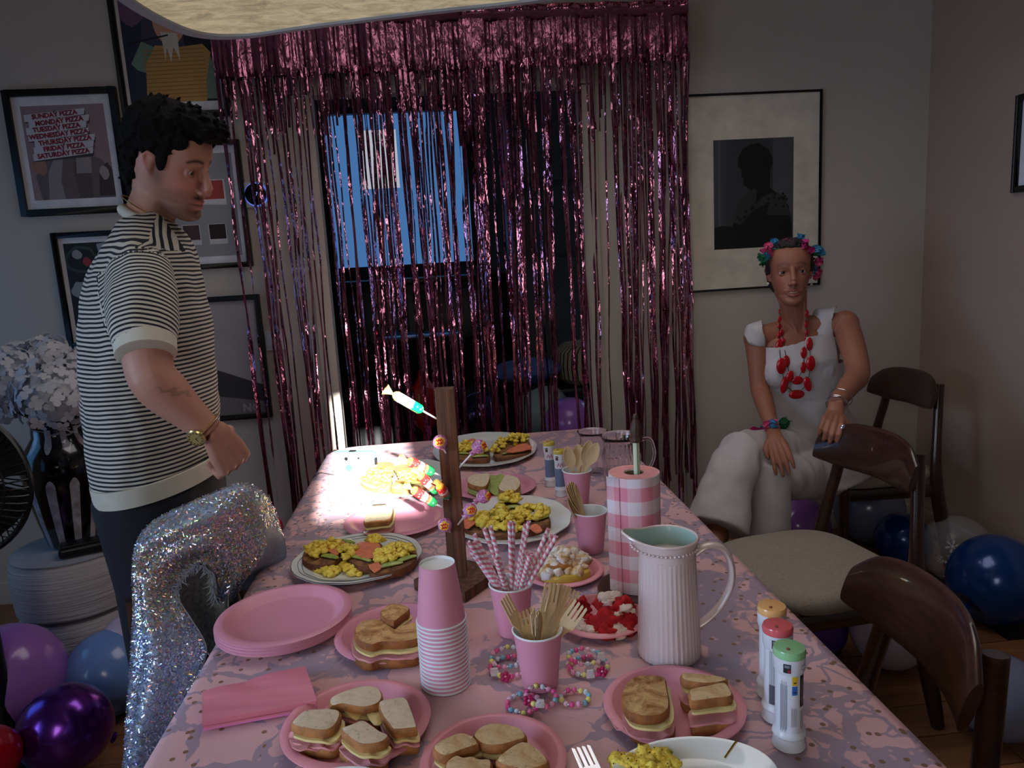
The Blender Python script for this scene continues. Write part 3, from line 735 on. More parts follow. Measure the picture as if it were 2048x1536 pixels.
b.add(vs, [(k * n + i, k * n + (i + 1) % n, ((k + 1) % 5) * n + (i + 1) % n, ((k + 1) % 5) * n + i) for k in range(5) for i in range(n)])
b.build('rim', M_RIMG, t, angle=60)
MB().tube([(0, 0, 0.05), (0, 0, TOP - 1.80)], 0.004).build('cord', M_BLACK, t)
MB().lathe([(0.05, TOP - 1.83), (0.05, TOP - 1.80)], 24).build('ceiling_rose', mat('white_plastic', (215, 218, 225), 0.4), t)

# ---------------------------------------------------------------- fan, pouf, vase, hydrangeas (left)
p = PY(-84, 958, 2.12); 
t = thing('standing_fan', 'black standing fan at the far left edge beside the vase', 'fan', (p.x, p.y, 0))
fr = 0.217; fz = p.z; b = MB(); Mx = Matrix.Translation((0, -0.05, fz))
for k in range(60):
    a = 2 * PI * k / 60
    for s_ in (-1, 1): b.tube([(math.cos(a) * q * fr, s_ * 0.075 * math.sqrt(max(0, 1 - q * q * 0.98)), math.sin(a) * q * fr) for q in (0.2, 0.5, 0.8, 0.95, 1.0)], 0.0022, 4, Mx, cap=False)
b.tube([(math.cos(a) * fr, 0, math.sin(a) * fr) for a in [2 * PI * k / 48 for k in range(48)]], 0.008, 8, Mx, closed=True)
for q in (0.5, 0.8): b.tube([(math.cos(a) * fr * q, -0.075 * math.sqrt(1 - q * q), math.sin(a) * fr * q) for a in [2 * PI * k / 40 for k in range(40)]], 0.003, 6, Mx, closed=True)
b.build('guard', M_BLACK, t, kind='stuff')
b = MB()
for k in range(5):
    a0 = 2 * PI * k / 5
    b.grid(lambda u, v: (fr * (0.16 + 0.72 * u) * math.cos(a0 + v * 0.95), 0.03 * (v - 0.5), fz + fr * (0.16 + 0.72 * u) * math.sin(a0 + v * 0.95)), 5, 5, thick=0.002)
    b.build('blade', M_DARK, t); b = MB()
MB().lathe([(0.0, -0.07), (0.055, -0.065), (0.06, 0.0), (0.05, 0.12), (0.03, 0.16)], 24, Matrix.Translation((0, 0, fz)) @ Matrix.Rotation(-PI / 2, 4, 'X')).build('motor_housing', M_BLACK, t)
MB().tube([(0, 0.06, fz - 0.02), (0, 0.06, fz - 0.25), (0, 0.0, fz - 0.32), (0, 0, 0.02)], [0.03, 0.028, 0.03, 0.03], 14).build('pole', M_BLACK, t)
MB().lathe([(0.0, 0.0), (0.19, 0.0), (0.195, 0.015), (0.18, 0.03), (0.04, 0.045), (0.035, 0.08)], 36).build('base', M_BLACK, t)
tp = NT('pouf_knit'); wv = tp.noise(1, 4, 0.6, tp.mapped((4, 4, 150))); c = lin((196, 190, 192))
tp.color(tp.ramp(wv, [(0.3, tuple(x * 0.78 for x in c)), (0.7, c)])); tp.bump(wv, 0.7, 0.01); tp.set(rough=0.8)
PXp, PYp = -1.42, 2.72
t = thing('pouf', 'white ribbed round pouf in two stacked tiers under the vase', 'pouf', (PXp, PYp, 0))
for z0 in (0.0, 0.225):
    MB().lathe([(0.18, z0 + 0.002), (0.205, z0 + 0.02), (0.212, z0 + 0.11), (0.207, z0 + 0.195), (0.19, z0 + 0.222)], 48).build('tier', tp.m, t)
MB().lathe([(0.0, 0.452), (0.19, 0.45), (0.20, 0.445), (0.2, 0.442)], 48).build('top_cover', mat('pouf_top', (150, 150, 156), 0.8, bump=0.3), t)
tv = NT('vase_glaze'); sp = tv.new('ShaderNodeSeparateXYZ'); tv.link(tv.obj(), sp.inputs[0])
VX, VY = -1.42, 2.74
an = tv.math('ARCTAN2', sp.outputs[1], sp.outputs[0]); hz = sp.outputs[2]
an2 = tv.math('ADD', an, tv.math('MULTIPLY', tv.math('ABSOLUTE', tv.math('SUBTRACT', hz, 0.33)), 0.35))
fr_ = tv.math('FRACT', tv.math('MULTIPLY', an2, 11 / (2 * PI))); dist = tv.math('ABSOLUTE', tv.math('SUBTRACT', fr_, 0.5))
wid = tv.math('ADD', 0.19, tv.math('MULTIPLY', tv.noise(9, 2), 0.04))
inb = tv.math('LESS_THAN', dist, wid)
band = tv.math('GREATER_THAN', tv.math('ABSOLUTE', tv.math('SUBTRACT', hz, 0.315)), tv.math('ADD', 0.045, tv.math('MULTIPLY', tv.math('MULTIPLY', dist, dist), 0.5)))
top_ = tv.math('LESS_THAN', hz, 0.44)
msk = tv.math('MULTIPLY', tv.math('MULTIPLY', inb, band), top_)
sil = tv.ramp(tv.noise(22, 4), [(0.35, lin((150, 140, 142))), (0.65, lin((205, 205, 215)))])
tv.color(tv.mix(msk, lin((8, 8, 10)), sil)); tv.set(rough=0.14, coat=0.5)
t = thing('vase', 'tall black glazed vase with silvery stripes standing on the pouf', 'vase', (VX, VY, 0.4525))
MB().lathe([(0.0, 0.0), (0.075, 0.0), (0.085, 0.01), (0.105, 0.10), (0.128, 0.22), (0.135, 0.29), (0.128, 0.345), (0.098, 0.385), (0.083, 0.41), (0.080, 0.45), (0.086, 0.468), (0.080, 0.468), (0.073, 0.45), (0.075, 0.40), (0.0, 0.39)], 48).build('body', tv.m, t)
MB().tube(smoothpoly([(0.10, 0, 0.38), (0.17, 0, 0.415), (0.20, 0, 0.37), (0.18, 0, 0.31), (0.13, 0, 0.28)], 4, False), [(0.02, 0.012)] * 17, 10, ref=(0, 1, 0)).build('handle', tv.m, t)
M_PET = mat('white_petal', (214, 216, 224), 0.7, vary=0.05, bump=0.2); M_STEM = mat('stem_green', (40, 66, 40), 0.6); M_LEAF = mat('leaf_dark', (22, 44, 30), 0.5)
hyd = [((35, 750), 0.115, 'white hydrangea head leaning out to the left of the vase'), ((112, 790), 0.140, 'fullest white hydrangea head in front, over the vase mouth'), ((165, 750), 0.100, 'white hydrangea head nearest the striped shirt'), ((95, 712), 0.08, 'white hydrangea head at the top and back of the bouquet'), ((4, 800), 0.075, 'small white hydrangea head low by the fan')]
petal = None
for k, ((hx, hy), hr, lb) in enumerate(hyd):
    c = PY(hx, hy, VY - 0.03 + 0.05 * (k in (2, 3)) - 0.04 * (k == 1)); t = thing('hydrangea', lb, 'flower', c, group='white hydrangeas in the vase')
    r_ = random.Random(k); b = MB()
    for i in range(int(95 * hr / 0.1)):
        z_ = 1 - 2 * (i + .5) / int(95 * hr / 0.1); a = i * 2.39996; q = math.sqrt(1 - z_ * z_)
        d = V((q * math.cos(a), q * math.sin(a), z_)); rr_ = hr * r_.uniform(0.72, 1.02); Fm = frame(d * rr_, (d + V((r_.gauss(0, .3), r_.gauss(0, .3), r_.gauss(0, .3)))).normalized())
        for m_ in range(4):
            aa = m_ * PI / 2 + r_.random() * .5; s_ = r_.uniform(0.014, 0.02)
            e = V((math.cos(aa), math.sin(aa), 0)); f_ = V((-math.sin(aa), math.cos(aa), 0))
            b.add([V((0, 0, 0)), e * s_ * .45 - f_ * s_ * .50 + V((0, 0, .003)), e * s_ * .95 - f_ * s_ * .62 + V((0, 0, .003)), e * s_ * 1.30 - f_ * s_ * .30, e * s_ * 1.36, e * s_ * 1.30 + f_ * s_ * .30, e * s_ * .95 + f_ * s_ * .62 + V((0, 0, .003)), e * s_ * .45 + f_ * s_ * .50 + V((0, 0, .003))], [(0, 1, 2, 3, 4, 5, 6, 7)], 0, Fm)
    b.build('petals', M_PET, t, kind='stuff', angle=180)
    MB().ball((0, 0, 0), hr * 0.66, seg=14, rings=9, amp=.2).build('core', M_PET, t)
    m_ = V((VX, VY, 0.86)) - c; st = V((0.02 * math.cos(k * 1.3), 0.02 * math.sin(k * 1.3), 0)); MB().tube([V((0, 0, -hr * .3)), m_ * 0.5 + V((0, 0, 0.0)), m_ + st, m_ + st * 2 + V((0, 0, -0.3))], 0.0055, 7).build('stem', M_STEM, t)
b = MB(); c = PY(58, 780, VY)
t = thing('hydrangea_leaf', 'dark green leaf between the white hydrangea heads', 'leaf', c)
MB().grid(lambda u, v: (0.05 * math.sin(PI * u) * (v - .5) * 1.6, -0.02 * math.sin(PI * u), 0.16 * (u - 0.6) - 0.02 * abs(v - .5)), 10, 4, thick=0.001).build('blade', M_LEAF, t)
t = thing('glasses_case', 'black oblong case lying on the pouf beside the vase', 'case', (-1.30, 2.63, 0.4525), R(24))
MB().box((0, 0, 0.02), (0.22, 0.075, 0.036)).build('body', M_BLACK, t, bevel=0.012, bseg=3)
MB().box((0, 0, 0.0405), (0.205, 0.062, 0.006)).build('lid', M_BLACK, t, bevel=0.002)
# ---------------------------------------------------------------- table and cloth
TX0, TX1, TY0, TY1, TZ = -0.445, 0.571, 0.42, 2.66, 0.75
M_WALNUT = mat('walnut', (54, 31, 19), 0.28, vary=0.35, vs=6, stretch=(3, 3, 18), coat=0.4)
t = thing('dining_table', 'long dining table under the pink dotted cloth', 'table', ((TX0 + TX1) / 2, (TY0 + TY1) / 2, 0))
MB().box((0, 0, TZ - 0.018), (TX1 - TX0 - 0.014, TY1 - TY0 - 0.014, 0.03)).build('tabletop', M_WALNUT, t, bevel=0.004)
for x in (-0.40, 0.40):
    for y in (-0.98, 0.98): MB().tube([(x, y, 0), (x, y, TZ - 0.034)], [0.022, 0.034], 14).build('leg', M_WALNUT, t)
tc = NT('marbled_dotted_cloth')
wp = tc.noise(3.0, 4, 0.6)
vm = tc.new('ShaderNodeVectorMath', operation='ADD'); sc_ = tc.new('ShaderNodeVectorMath', operation='SCALE'); sc_.inputs['Scale'].default_value = 0.16
nn = tc.new('ShaderNodeTexNoise'); nn.inputs['Scale'].default_value = 7; nn.inputs['Detail'].default_value = 4; tc.link(tc.obj(), nn.inputs['Vector'])
tc.link(nn.outputs['Color'], sc_.inputs[0]); tc.link(tc.obj(), vm.inputs[0]); tc.link(sc_.outputs[0], vm.inputs[1]); wv = vm.outputs[0]
big = tc.noise(3.4, 5, 0.62, wv, 0.8)
edge1 = tc.voronoi(9, 'DISTANCE_TO_EDGE', wv); edge2 = tc.voronoi(20, 'DISTANCE_TO_EDGE', wv)
vmask = tc.noise(4.2, 2, 0.5)
lil = tc.ramp(big, [(0.565, (0, 0, 0)), (0.600, (1, 1, 1))])
v1 = tc.math('MULTIPLY', tc.math('LESS_THAN', edge1, 0.085), tc.math('GREATER_THAN', vmask, 0.40))
v2 = tc.math('MULTIPLY', tc.math('LESS_THAN', edge2, 0.055), tc.math('GREATER_THAN', vmask, 0.49))
fac = tc.math('MAXIMUM', tc.math('MULTIPLY', lil, 0.9), tc.math('MULTIPLY', tc.math('MAXIMUM', v1, v2), 0.8))
flk = tc.math('MULTIPLY', tc.math('LESS_THAN', tc.voronoi(36, 'F1', wv), 0.20), 0.5)
fac = tc.math('SUBTRACT', fac, flk, clamp=True)
pink = tc.ramp(tc.noise(2.2, 3), [(0.3, lin((206, 164, 168))), (0.7, lin((220, 176, 176)))])
colc = tc.mix(fac, pink, lin((146, 134, 152)))
sp = tc.new('ShaderNodeSeparateXYZ'); tc.link(tc.obj(), sp.inputs[0])
flat = tc.mapped((1, 1, 0)); vd = tc.new('ShaderNodeTexVoronoi', voronoi_dimensions='2D'); vd.inputs['Scale'].default_value = 30; tc.link(flat, vd.inputs['Vector'])
dsep = tc.new('ShaderNodeSeparateColor'); tc.link(vd.outputs['Color'], dsep.inputs[0])
ax = tc.math('ABSOLUTE', tc.math('SUBTRACT', sp.outputs[0], 0.0)); nearedge = tc.ramp(ax, [(0.27, (0, 0, 0)), (0.50, (1, 1, 1))])
keep = tc.math('LESS_THAN', dsep.outputs[0], tc.math('MULTIPLY_ADD', nearedge, 1.4, -0.12))
dot = tc.math('MULTIPLY', tc.math('LESS_THAN', vd.outputs['Distance'], 0.115), keep)
tc.color(tc.mix(dot, colc, lin((128, 96, 74))))
tc.bump(tc.noise(9, 4, 0.55, wv), 0.25, 0.012); tc.set(rough=0.48, spec=0.35)
M_CLOTH = tc.m
HX, HY = (TX1 - TX0) / 2, (TY1 - TY0) / 2; CXT, CYT = (TX0 + TX1) / 2, (TY0 + TY1) / 2
cl_bm = MB()
def clothf(u, v):
    D = 0.24; x = (u * 2 - 1) * (HX + D); y = (v * 2 - 1) * (HY + D); rc = 0.10
    qx, qy = abs(x) - (HX - rc), abs(y) - (HY - rc)
    if qx > 0 and qy > 0: d = math.hypot(qx, qy) - rc
    else: d = max(qx, qy) - rc
    wr = 0.0016 * noise.noise(V((x * 7, y * 7, 3))) + 0.0012 * noise.noise(V((x * 22, y * 5, 9)))
    if d <= 0: return (x, y, max(-0.0004, wr * 0.6) * min(1, -d * 30))
    nx = (1 if x > 0 else -1) * max(qx, 0); ny = (1 if y > 0 else -1) * max(qy, 0)
    if not (qx > 0 and qy > 0): nx, ny = ((1 if x > 0 else -1), 0) if qx > qy else (0, (1 if y > 0 else -1))
    L = math.hypot(nx, ny); nx /= L; ny /= L
    bx, by = x - nx * d, y - ny * d
    fo = 0.008 * math.sin((bx - by) * 21) * min(1, d * 8) + 0.006 * noise.noise(V((bx * 9, by * 9, d * 4))) * min(1, d * 10)
    r = 0.006; out_ = min(d, r)
    return (bx + nx * (out_ * 0.7 + fo + d * 0.06), by + ny * (out_ * 0.7 + fo + d * 0.06), -max(0, d - r * 0.3))
cl_bm.grid(clothf, 120, 230)
o = cl_bm.build('tablecloth', M_CLOTH, None, angle=180)
o.location = (CXT, CYT, TZ + 0.0016); tag(o, 'pink and lilac marbled tablecloth with gold dots covering the long table', 'tablecloth')
Z0 = TZ + 0.0025

# ---------------------------------------------------------------- plates
def paper(name, rgb, **kw): return mat(name, rgb, 0.42, vary=0.03, **kw)
M_PPINK = paper('paper_pink', (210, 142, 162)); M_CORAL = paper('paper_coral', (222, 146, 156))
def plate_at(xl, xr, yt, yb, z=None):
    z = Z0 + 0.012 if z is None else z
    cx = (xl + xr) / 2; a = PZ(cx, yt, z); b_ = PZ(cx, yb, z); c = (a + b_) / 2
    py = 768 + (yt + yb) / 2 - 768; m_ = PZ(xl, (yt + yb) / 2, z); n_ = PZ(xr, (yt + yb) / 2, z)
    return c, (m_ - n_).length / 2 * 1.0, (a - b_).length / 2
def paper_prof(r, h=0.016):
    return [(0.0, 0.0), (r * 0.70, 0.0), (r * 0.76, 0.003), (r * 0.84, h * 0.8), (r * 0.88, h), (r * 0.985, h * 0.92), (r, h * 0.80), (r * 0.995, h * 0.72), (r * 0.98, h * 0.84), (r * 0.88, h - 0.0012), (r * 0.835, h * 0.72), (r * 0.755, 0.0018), (r * 0.70, 0.0012), (0.0, 0.0012)][::1]
def paper_plate(label, px, group=None, m=None, z=0.0, dx=0, dy=0):
    c, rx, ry = plate_at(*px); r = (rx + ry) / 2
    t = thing('paper_plate', label, 'plate', (c.x + dx, c.y + dy, Z0 + z), group=group)
    pleat = lambda a, j: 1 + (0.0022 * math.sin(a * 64) if 3 <= j <= 10 else 0)
    prof = [(p, q) for p, q in paper_prof(r)]
    lo = [(0.0, 0.0), (r * 0.70, 0.0), (r * 0.76, 0.002), (r * 0.84, 0.012), (r * 0.88, 0.0145), (r * 0.98, 0.0125), (r, 0.0115)]
    up = [(r, 0.0130), (r * 0.98, 0.0142), (r * 0.885, 0.0162), (r * 0.875, 0.0155), (r * 0.835, 0.0125), (r * 0.755, 0.0035), (r * 0.74, 0.0022), (r * 0.70, 0.0014), (0.0, 0.0014)]
    MB().lathe(lo + up, 96, rib=lambda a, j: 1 + (0.0016 * math.sin(a * 48) if 3 <= j <= 12 else 0)).build('plate_body', m or M_PPINK, t, angle=55)
    t['r'] = r
    return t, V((c.x + dx, c.y + dy, Z0 + z)), r
for i in range(7):
    paper_plate('uppermost empty pink paper plate of the stack beside the sequin jacket' if i == 6 else 'pink paper plate lower in the empty stack beside the sequin jacket', (440, 702, 1190, 1306), 'empty pink paper plates stacked on the left', M_PPINK, z=i * 0.0026, dx=rnd.uniform(-.0015, .0015), dy=rnd.uniform(-.0015, .0015))
tS4, cS4, rS4 = paper_plate('pink paper plate carrying four untoasted ham and cheese sandwich pieces', (557, 870, 1368, 1532), m=M_CORAL)
tS5, cS5, rS5 = paper_plate('pink paper plate cut by the lower photo edge, with toasted sandwich pieces', (822, 1152, 1438, 1610), m=M_CORAL)
tS6, cS6, rS6 = paper_plate('coral paper plate in front of the jug with two sandwich halves', (1191, 1504, 1338, 1488), m=M_CORAL)
tS3, cS3, rS3 = paper_plate('pink paper plate of browned toasties behind the stack of cups', (678, 905, 1206, 1328), m=M_PPINK)
tS1, cS1, rS1 = paper_plate('pink paper plate left of the sweet stand with one sandwich', (695, 888, 1004, 1075), m=M_PPINK)
tS2, cS2, rS2 = paper_plate('pink paper plate with cucumber sandwiches behind the big egg platter', (919, 1060, 944, 1002), m=M_PPINK)
tK1, cK1, rK1 = paper_plate('small coral paper plate holding the meringue pie slice', (1046, 1206, 1106, 1176), m=M_CORAL)
tK2, cK2, rK2 = paper_plate('coral paper plate of crumbled red velvet cake left of the jug', (1112, 1292, 1188, 1279), m=M_CORAL)
M_CHINA = mat('china_white', (222, 226, 222), 0.12, vary=0.02, coat=0.5); M_SILVERL = mat('plate_grey_line', (90, 95, 105), 0.3, 0.5); M_GOLD = mat('gold', (220, 170, 70), 0.25, 1.0)
def china(label, px, lines=False, scallop=0.0, rot=0.0, foot=True):
    c, rx, ry = plate_at(*px, z=Z0 + 0.014)
    t = thing('china_plate', label, 'plate', (c.x, c.y, Z0))
    s = ry / rx; k = 12; t['oval'] = s
    rib = (lambda a, j: 1 + (scallop * math.cos(a * k) if j in (3, 4, 5, 6, 7) else 0))
    prof = [(0.0, 0.002), (rx * 0.55, 0.002), (rx * 0.6, 0.003), (rx * 0.95, 0.014), (rx, 0.0155), (rx * 0.998, 0.0180), (rx * 0.94, 0.0172), (rx * 0.72, 0.0085), (rx * 0.64, 0.0055), (rx * 0.6, 0.005), (0.0, 0.005)]
    b = MB().lathe(prof, 96, rib=rib, sy=s)
    b.build('plate_body', M_CHINA, t, angle=60)
    MB().lathe([(rx * 0.5, 0.0), (rx * 0.53, 0.0), (rx * 0.54, 0.0035), (rx * 0.5, 0.0035)], 64, sy=s).build('foot_ring', M_CHINA, t)
    if lines:
        for q, z in ((0.995, 0.0175), (0.90, 0.0162), (0.84, 0.0138)):
            MB().tube([(rx * q * (1 + scallop * math.cos(a * k)) * math.cos(a), s * rx * q * (1 + scallop * math.cos(a * k)) * math.sin(a), z) for a in [2 * PI * i / 96 for i in range(96)]], 0.0006 if q < .99 else 0.0009, 5, closed=True).build('rim_line', M_SILVERL, t)
    return t, V((c.x, c.y, Z0)), rx
china('oval white china platter with grey rim lines, salmon and egg toasts', (591, 840, 1070, 1168), True, 0.006)
china('big scalloped white platter of egg toasts right of the sweet stand', (905, 1141, 993, 1090), False, 0.012)
china('white platter at the far table end holding two egg toasts', (868, 1071, 866, 934), False, 0.008)
china('sunlit white platter of egg toasts beside the toy camera', (717, 905, 922, 995), False, 0.004)
_z = Z0; Z0 = Z0 + 0.013; tw_, cW, rW = china('white plate with gold lines at the front edge of the photo', (1216, 1560, 1480, 1640), False, 0.0); Z0 = _z
for a in (R(118), R(44), R(200), R(290)):
    MB().tube([(rW * q * math.cos(a), tw_['oval'] * rW * q * math.sin(a), z) for q, z in ((0.70, 0.0085), (0.76, 0.0110), (0.85, 0.0145), (0.94, 0.0180), (0.995, 0.0186))], 0.0011, 6).build('gold_line', M_GOLD, tw_)
_z = Z0; Z0 = Z0 + 0.017; china('white plate showing only its rim at the lower photo edge, left of centre', (560, 780, 1541, 1650), False, 0.0); Z0 = _z

# ---------------------------------------------------------------- bread, fillings, toppings
def bread_mats(tag_, crumb, crust, patch=None, ps=30):
    t = NT('bread_crumb_' + tag_); c = lin(crumb); n = t.noise(90, 5, 0.7)
    col = t.ramp(n, [(0.3, tuple(x * 0.80 for x in c)), (0.55, c), (0.8, tuple(min(1, x * 1.1) for x in c))])
    if patch:
        pm = t.ramp(t.noise(ps, 5, 0.65, dist=1.0), [(0.42, (0, 0, 0)), (0.62, (1, 1, 1))]); col = t.mix(pm, col, lin(patch))
    specks = t.math('MULTIPLY', t.math('LESS_THAN', t.voronoi(110), 0.17), 0.55); col = t.mix(specks, col, tuple(x * 0.35 for x in c))
    t.color(col); t.bump(n, 0.6, 0.002); t.set(rough=0.92)
    k = mat('bread_crust_' + tag_, crust, 0.75, vary=0.35, vs=60, bump=0.5, bs=200)
    return [t.m, k]
BR_PLAIN = bread_mats('plain', (216, 198, 166), (164, 110, 60)); BR_TOAST = bread_mats('toasted', (212, 182, 136), (158, 102, 54), (186, 138, 82), 22)
BR_BROWN = bread_mats('browned', (206, 166, 110), (146, 88, 40), (140, 86, 38), 30); BR_RYE = bread_mats('dark', (150, 104, 62), (104, 60, 30), (90, 54, 30), 30)
M_HAM = mat('ham', (216, 150, 152), 0.4, vary=0.15, vs=40, bump=0.2, sub=0.0); M_CHEESE = mat('cheese', (226, 206, 140), 0.4, vary=0.08); M_LETT = mat('cucumber', (160, 176, 96), 0.45, vary=0.25, vs=60)
def crop(x0, y0, s): return lambda X, Y: (x0 + X / s, y0 + Y / s)
def poly_w(f, pts, z): return [PZ(*f(*p), z) for p in pts]
def sub_(pts, n=3): return smoothpoly([(p.x, p.y, 0) for p in pts], n)
def area(pts): return sum(a.x * b.y - b.x * a.y for a, b in zip(pts, pts[1:] + pts[:1])) / 2
def outline(f, pts, z, n=3):
    p = sub_(poly_w(f, pts, z), n)
    if area(p) < 0: p = p[::-1]
    return p
def slab(poly, z0, z1, origin, mats, name, par, scale=1.0, shift=(0, 0), bev=0.003, wave=0.0):
    cx = sum(p.x for p in poly) / len(poly); cy = sum(p.y for p in poly) / len(poly)
    q = [(cx + (p.x - cx) * scale + shift[0] - origin.x, cy + (p.y - cy) * scale + shift[1] - origin.y) for p in poly]
    n = len(q); ccx = sum(a for a, _ in q) / n; ccy = sum(b for _, b in q) / n; b = MB()
    def ring(k, z): return [(ccx + (x - ccx) * k, ccy + (y - ccy) * k, z - origin.z + (wave * noise.noise(V((x * 60, y * 60, z * 9))) if wave else 0)) for x, y in q]
    ext = max(math.hypot(x - ccx, y - ccy) for x, y in q); k = 1 - bev / ext
    rings = [ring(0.5, z0), ring(k, z0), ring(1, z0 + bev), ring(1.008, (z0 + z1) / 2), ring(1, z1 - bev), ring(k, z1), ring(0.55, z1 + 0.0006)]
    if wave: rings = [ring(0.5, z0), ring(1, z0), ring(1.0, z1), ring(0.5, z1)]
    vs = sum(rings, []); fs = [tuple(reversed(range(n)))]; mi = [0]; m = len(rings)
    for r_ in range(m - 1):
        for i in range(n):
            fs.append((r_ * n + i, r_ * n + (i + 1) % n, (r_ + 1) * n + (i + 1) % n, (r_ + 1) * n + i)); mi.append(1 if (len(mats) > 1 and not wave and 1 <= r_ <= m - 3) else 0)
    fs.append(tuple((m - 1) * n + i for i in range(n))); mi.append(0)
    b.add(vs, fs, mi); return b.build(name, mats, par, angle=45)
def sandwich(label, f, pts, base, mats=None, H=0.040, cheese=True, ham=True, group=None, th=0.014, shift=(0, 0), bs=1.0, name='sandwich_piece', lett=False, bottom=True):
    """pts: outline of the upper slice as seen, at height H above the plate floor"""
    mats = mats or BR_PLAIN; zt = base + H; poly = outline(f, pts, zt)
    cx = sum(p.x for p in poly) / len(poly); cy = sum(p.y for p in poly) / len(poly); o = V((cx, cy, base))
    t = thing(name, label, 'sandwich', o, group=group)
    slab(poly, zt - th, zt, o, mats, 'bread_slice', t)
    if bottom: slab(poly, base, base + th, o, mats, 'bread_slice', t, scale=bs, shift=shift)
    zf = base + th
    if ham: slab(poly, zf + 0.0015, zf + 0.0045, o, [M_HAM], 'ham', t, scale=1.07, shift=(shift[0] * .5, shift[1] * .5 - 0.002), wave=0.005)
    if cheese: slab(poly, zt - th - 0.0045, zt - th - 0.001, o, [M_CHEESE], 'cheese', t, scale=1.03, shift=(shift[0] * .3 + 0.002, shift[1] * .3 - 0.002), wave=0.003)
    if lett: slab(poly, zf + 0.003, zt - th - 0.001, o, [M_LETT], 'cucumber', t, scale=1.03, wave=0.003)
    return t
PB = Z0 + 0.0022
f4 = crop(520, 1340, 5.389)
sandwich('untoasted sandwich piece at the back of its plate, beside the napkins', f4, [(750, 300), (900, 225), (1050, 180), (1180, 165), (1280, 190), (1322, 260), (1310, 320), (1250, 370), (1120, 400), (1000, 385), (870, 362), (755, 385)], PB, shift=(0.004, -0.006))
sandwich('rounded untoasted sandwich half on the left of its plate with ham hanging out', f4, [(330, 575), (370, 515), (480, 430), (640, 414), (790, 414), (868, 440), (860, 520), (800, 610), (700, 650), (560, 640), (400, 612)], PB, shift=(0.005, -0.004), H=0.042)
sandwich('square untoasted sandwich piece on the right of its plate by the cup stack', f4, [(1280, 335), (1420, 300), (1560, 290), (1625, 410), (1688, 590), (1676, 622), (1560, 635), (1440, 640), (1400, 590), (1310, 470)], PB)
sandwich('pointed untoasted sandwich piece at the front middle of its plate', f4, [(868, 625), (980, 580), (1100, 535), (1200, 590), (1300, 660), (1392, 706), (1330, 770), (1190, 800), (1060, 790), (930, 700)], PB, H=0.044, shift=(-0.004, -0.004))
def loose(name, label, f, pts, z, m, thick=0.002, wave=0.004, cat='food', group=None):
    poly = outline(f, pts, z); cx = sum(p.x for p in poly) / len(poly); cy = sum(p.y for p in poly) / len(poly); o = V((cx, cy, z))
    b = slab(poly, z, z + thick, o, [m], name, None, wave=wave); b.location = o; tag(b, label, cat, group); return b
loose('cheese_slice', 'pale cheese slice sticking out between the untoasted sandwich pieces', f4, [(820, 380), (1000, 400), (1120, 420), (1100, 470), (1040, 545), (930, 470)], PB + 0.026, M_CHEESE)
loose('cheese_slice', 'yellowish cheese slice leaning against the square untoasted piece', f4, [(1140, 430), (1230, 370), (1300, 400), (1310, 590), (1230, 600), (1160, 500)], PB + 0.027, M_CHEESE)
loose('ham_slice', 'folded ham slice on the left rim of the untoasted sandwich plate', f4, [(320, 700), (520, 720), (800, 710), (900, 760), (700, 830), (430, 885), (340, 820)], PB + 0.016, M_HAM, wave=0.010)
f5 = crop(800, 1360, 5.12)
sandwich('lightly toasted sandwich piece at the back of the front plate', f5, [(742, 570), (800, 490), (900, 445), (1000, 438), (1130, 455), (1250, 500), (1300, 585), (1200, 620), (1060, 660), (920, 672), (810, 640)], PB, BR_TOAST)
sandwich('lightly toasted sandwich piece on the left of the front plate', f5, [(332, 680), (400, 620), (520, 565), (640, 532), (760, 575), (808, 640), (780, 665), (620, 720), (460, 780), (360, 740)], PB, BR_TOAST, H=0.042)
sandwich('torn toasted sandwich piece at the lower photo edge', f5, [(460, 850), (560, 770), (640, 790), (740, 780), (820, 810), (930, 812), (940, 900), (880, 1010), (500, 1010)], PB, BR_TOAST, H=0.040)
sandwich('speckled toasted sandwich piece on the right of the front plate', f5, [(985, 800), (1100, 700), (1250, 622), (1370, 665), (1460, 740), (1525, 820), (1500, 870), (1300, 920), (1120, 890), (1000, 850)], PB, BR_TOAST, H=0.042)
loose('ham_slice', 'ham slice showing between the toasted pieces on the front plate', f5, [(740, 720), (850, 690), (1050, 670), (1180, 650), (1000, 760), (880, 800)], PB + 0.018, M_HAM)
f6 = crop(1160, 1300, 4.096)
sandwich('browned rounded toastie half on the left of the coral plate', f6, [(335, 400), (350, 320), (400, 240), (480, 205), (580, 197), (692, 218), (712, 300), (735, 430), (715, 500), (640, 540), (500, 545), (380, 500)], PB, BR_BROWN, H=0.046, shift=(0.006, -0.002))
t = sandwich('toasted square sandwich half stacked on the right of the coral plate', f6, [(895, 320), (1040, 290), (1180, 262), (1225, 300), (1250, 375), (1100, 395), (920, 420), (895, 380)], PB, BR_TOAST, H=0.050, shift=(0.0, -0.006), bs=1.02)
sandwich('small toasted strip at the back right of the coral plate', f6, [(832, 185), (1000, 195), (1190, 222), (1195, 250), (1060, 270), (950, 262), (840, 240)], PB, BR_TOAST, H=0.050)
loose('ham_slice', 'ham slice spilling over the left rim of the coral plate', f6, [(250, 500), (330, 540), (480, 620), (490, 680), (420, 700), (300, 640), (240, 560)], PB + 0.009, M_HAM, wave=0.008)
f7 = crop(560, 980, 3.657)
sandwich('large browned toastie behind the cups on the pink plate', f7, [(545, 1010), (600, 955), (720, 942), (790, 985), (860, 1022), (950, 975), (1025, 965), (1040, 1050), (1000, 1090), (860, 1110), (740, 1110), (660, 1130), (560, 1090)], PB, BR_BROWN, H=0.042, shift=(-0.004, -0.010))
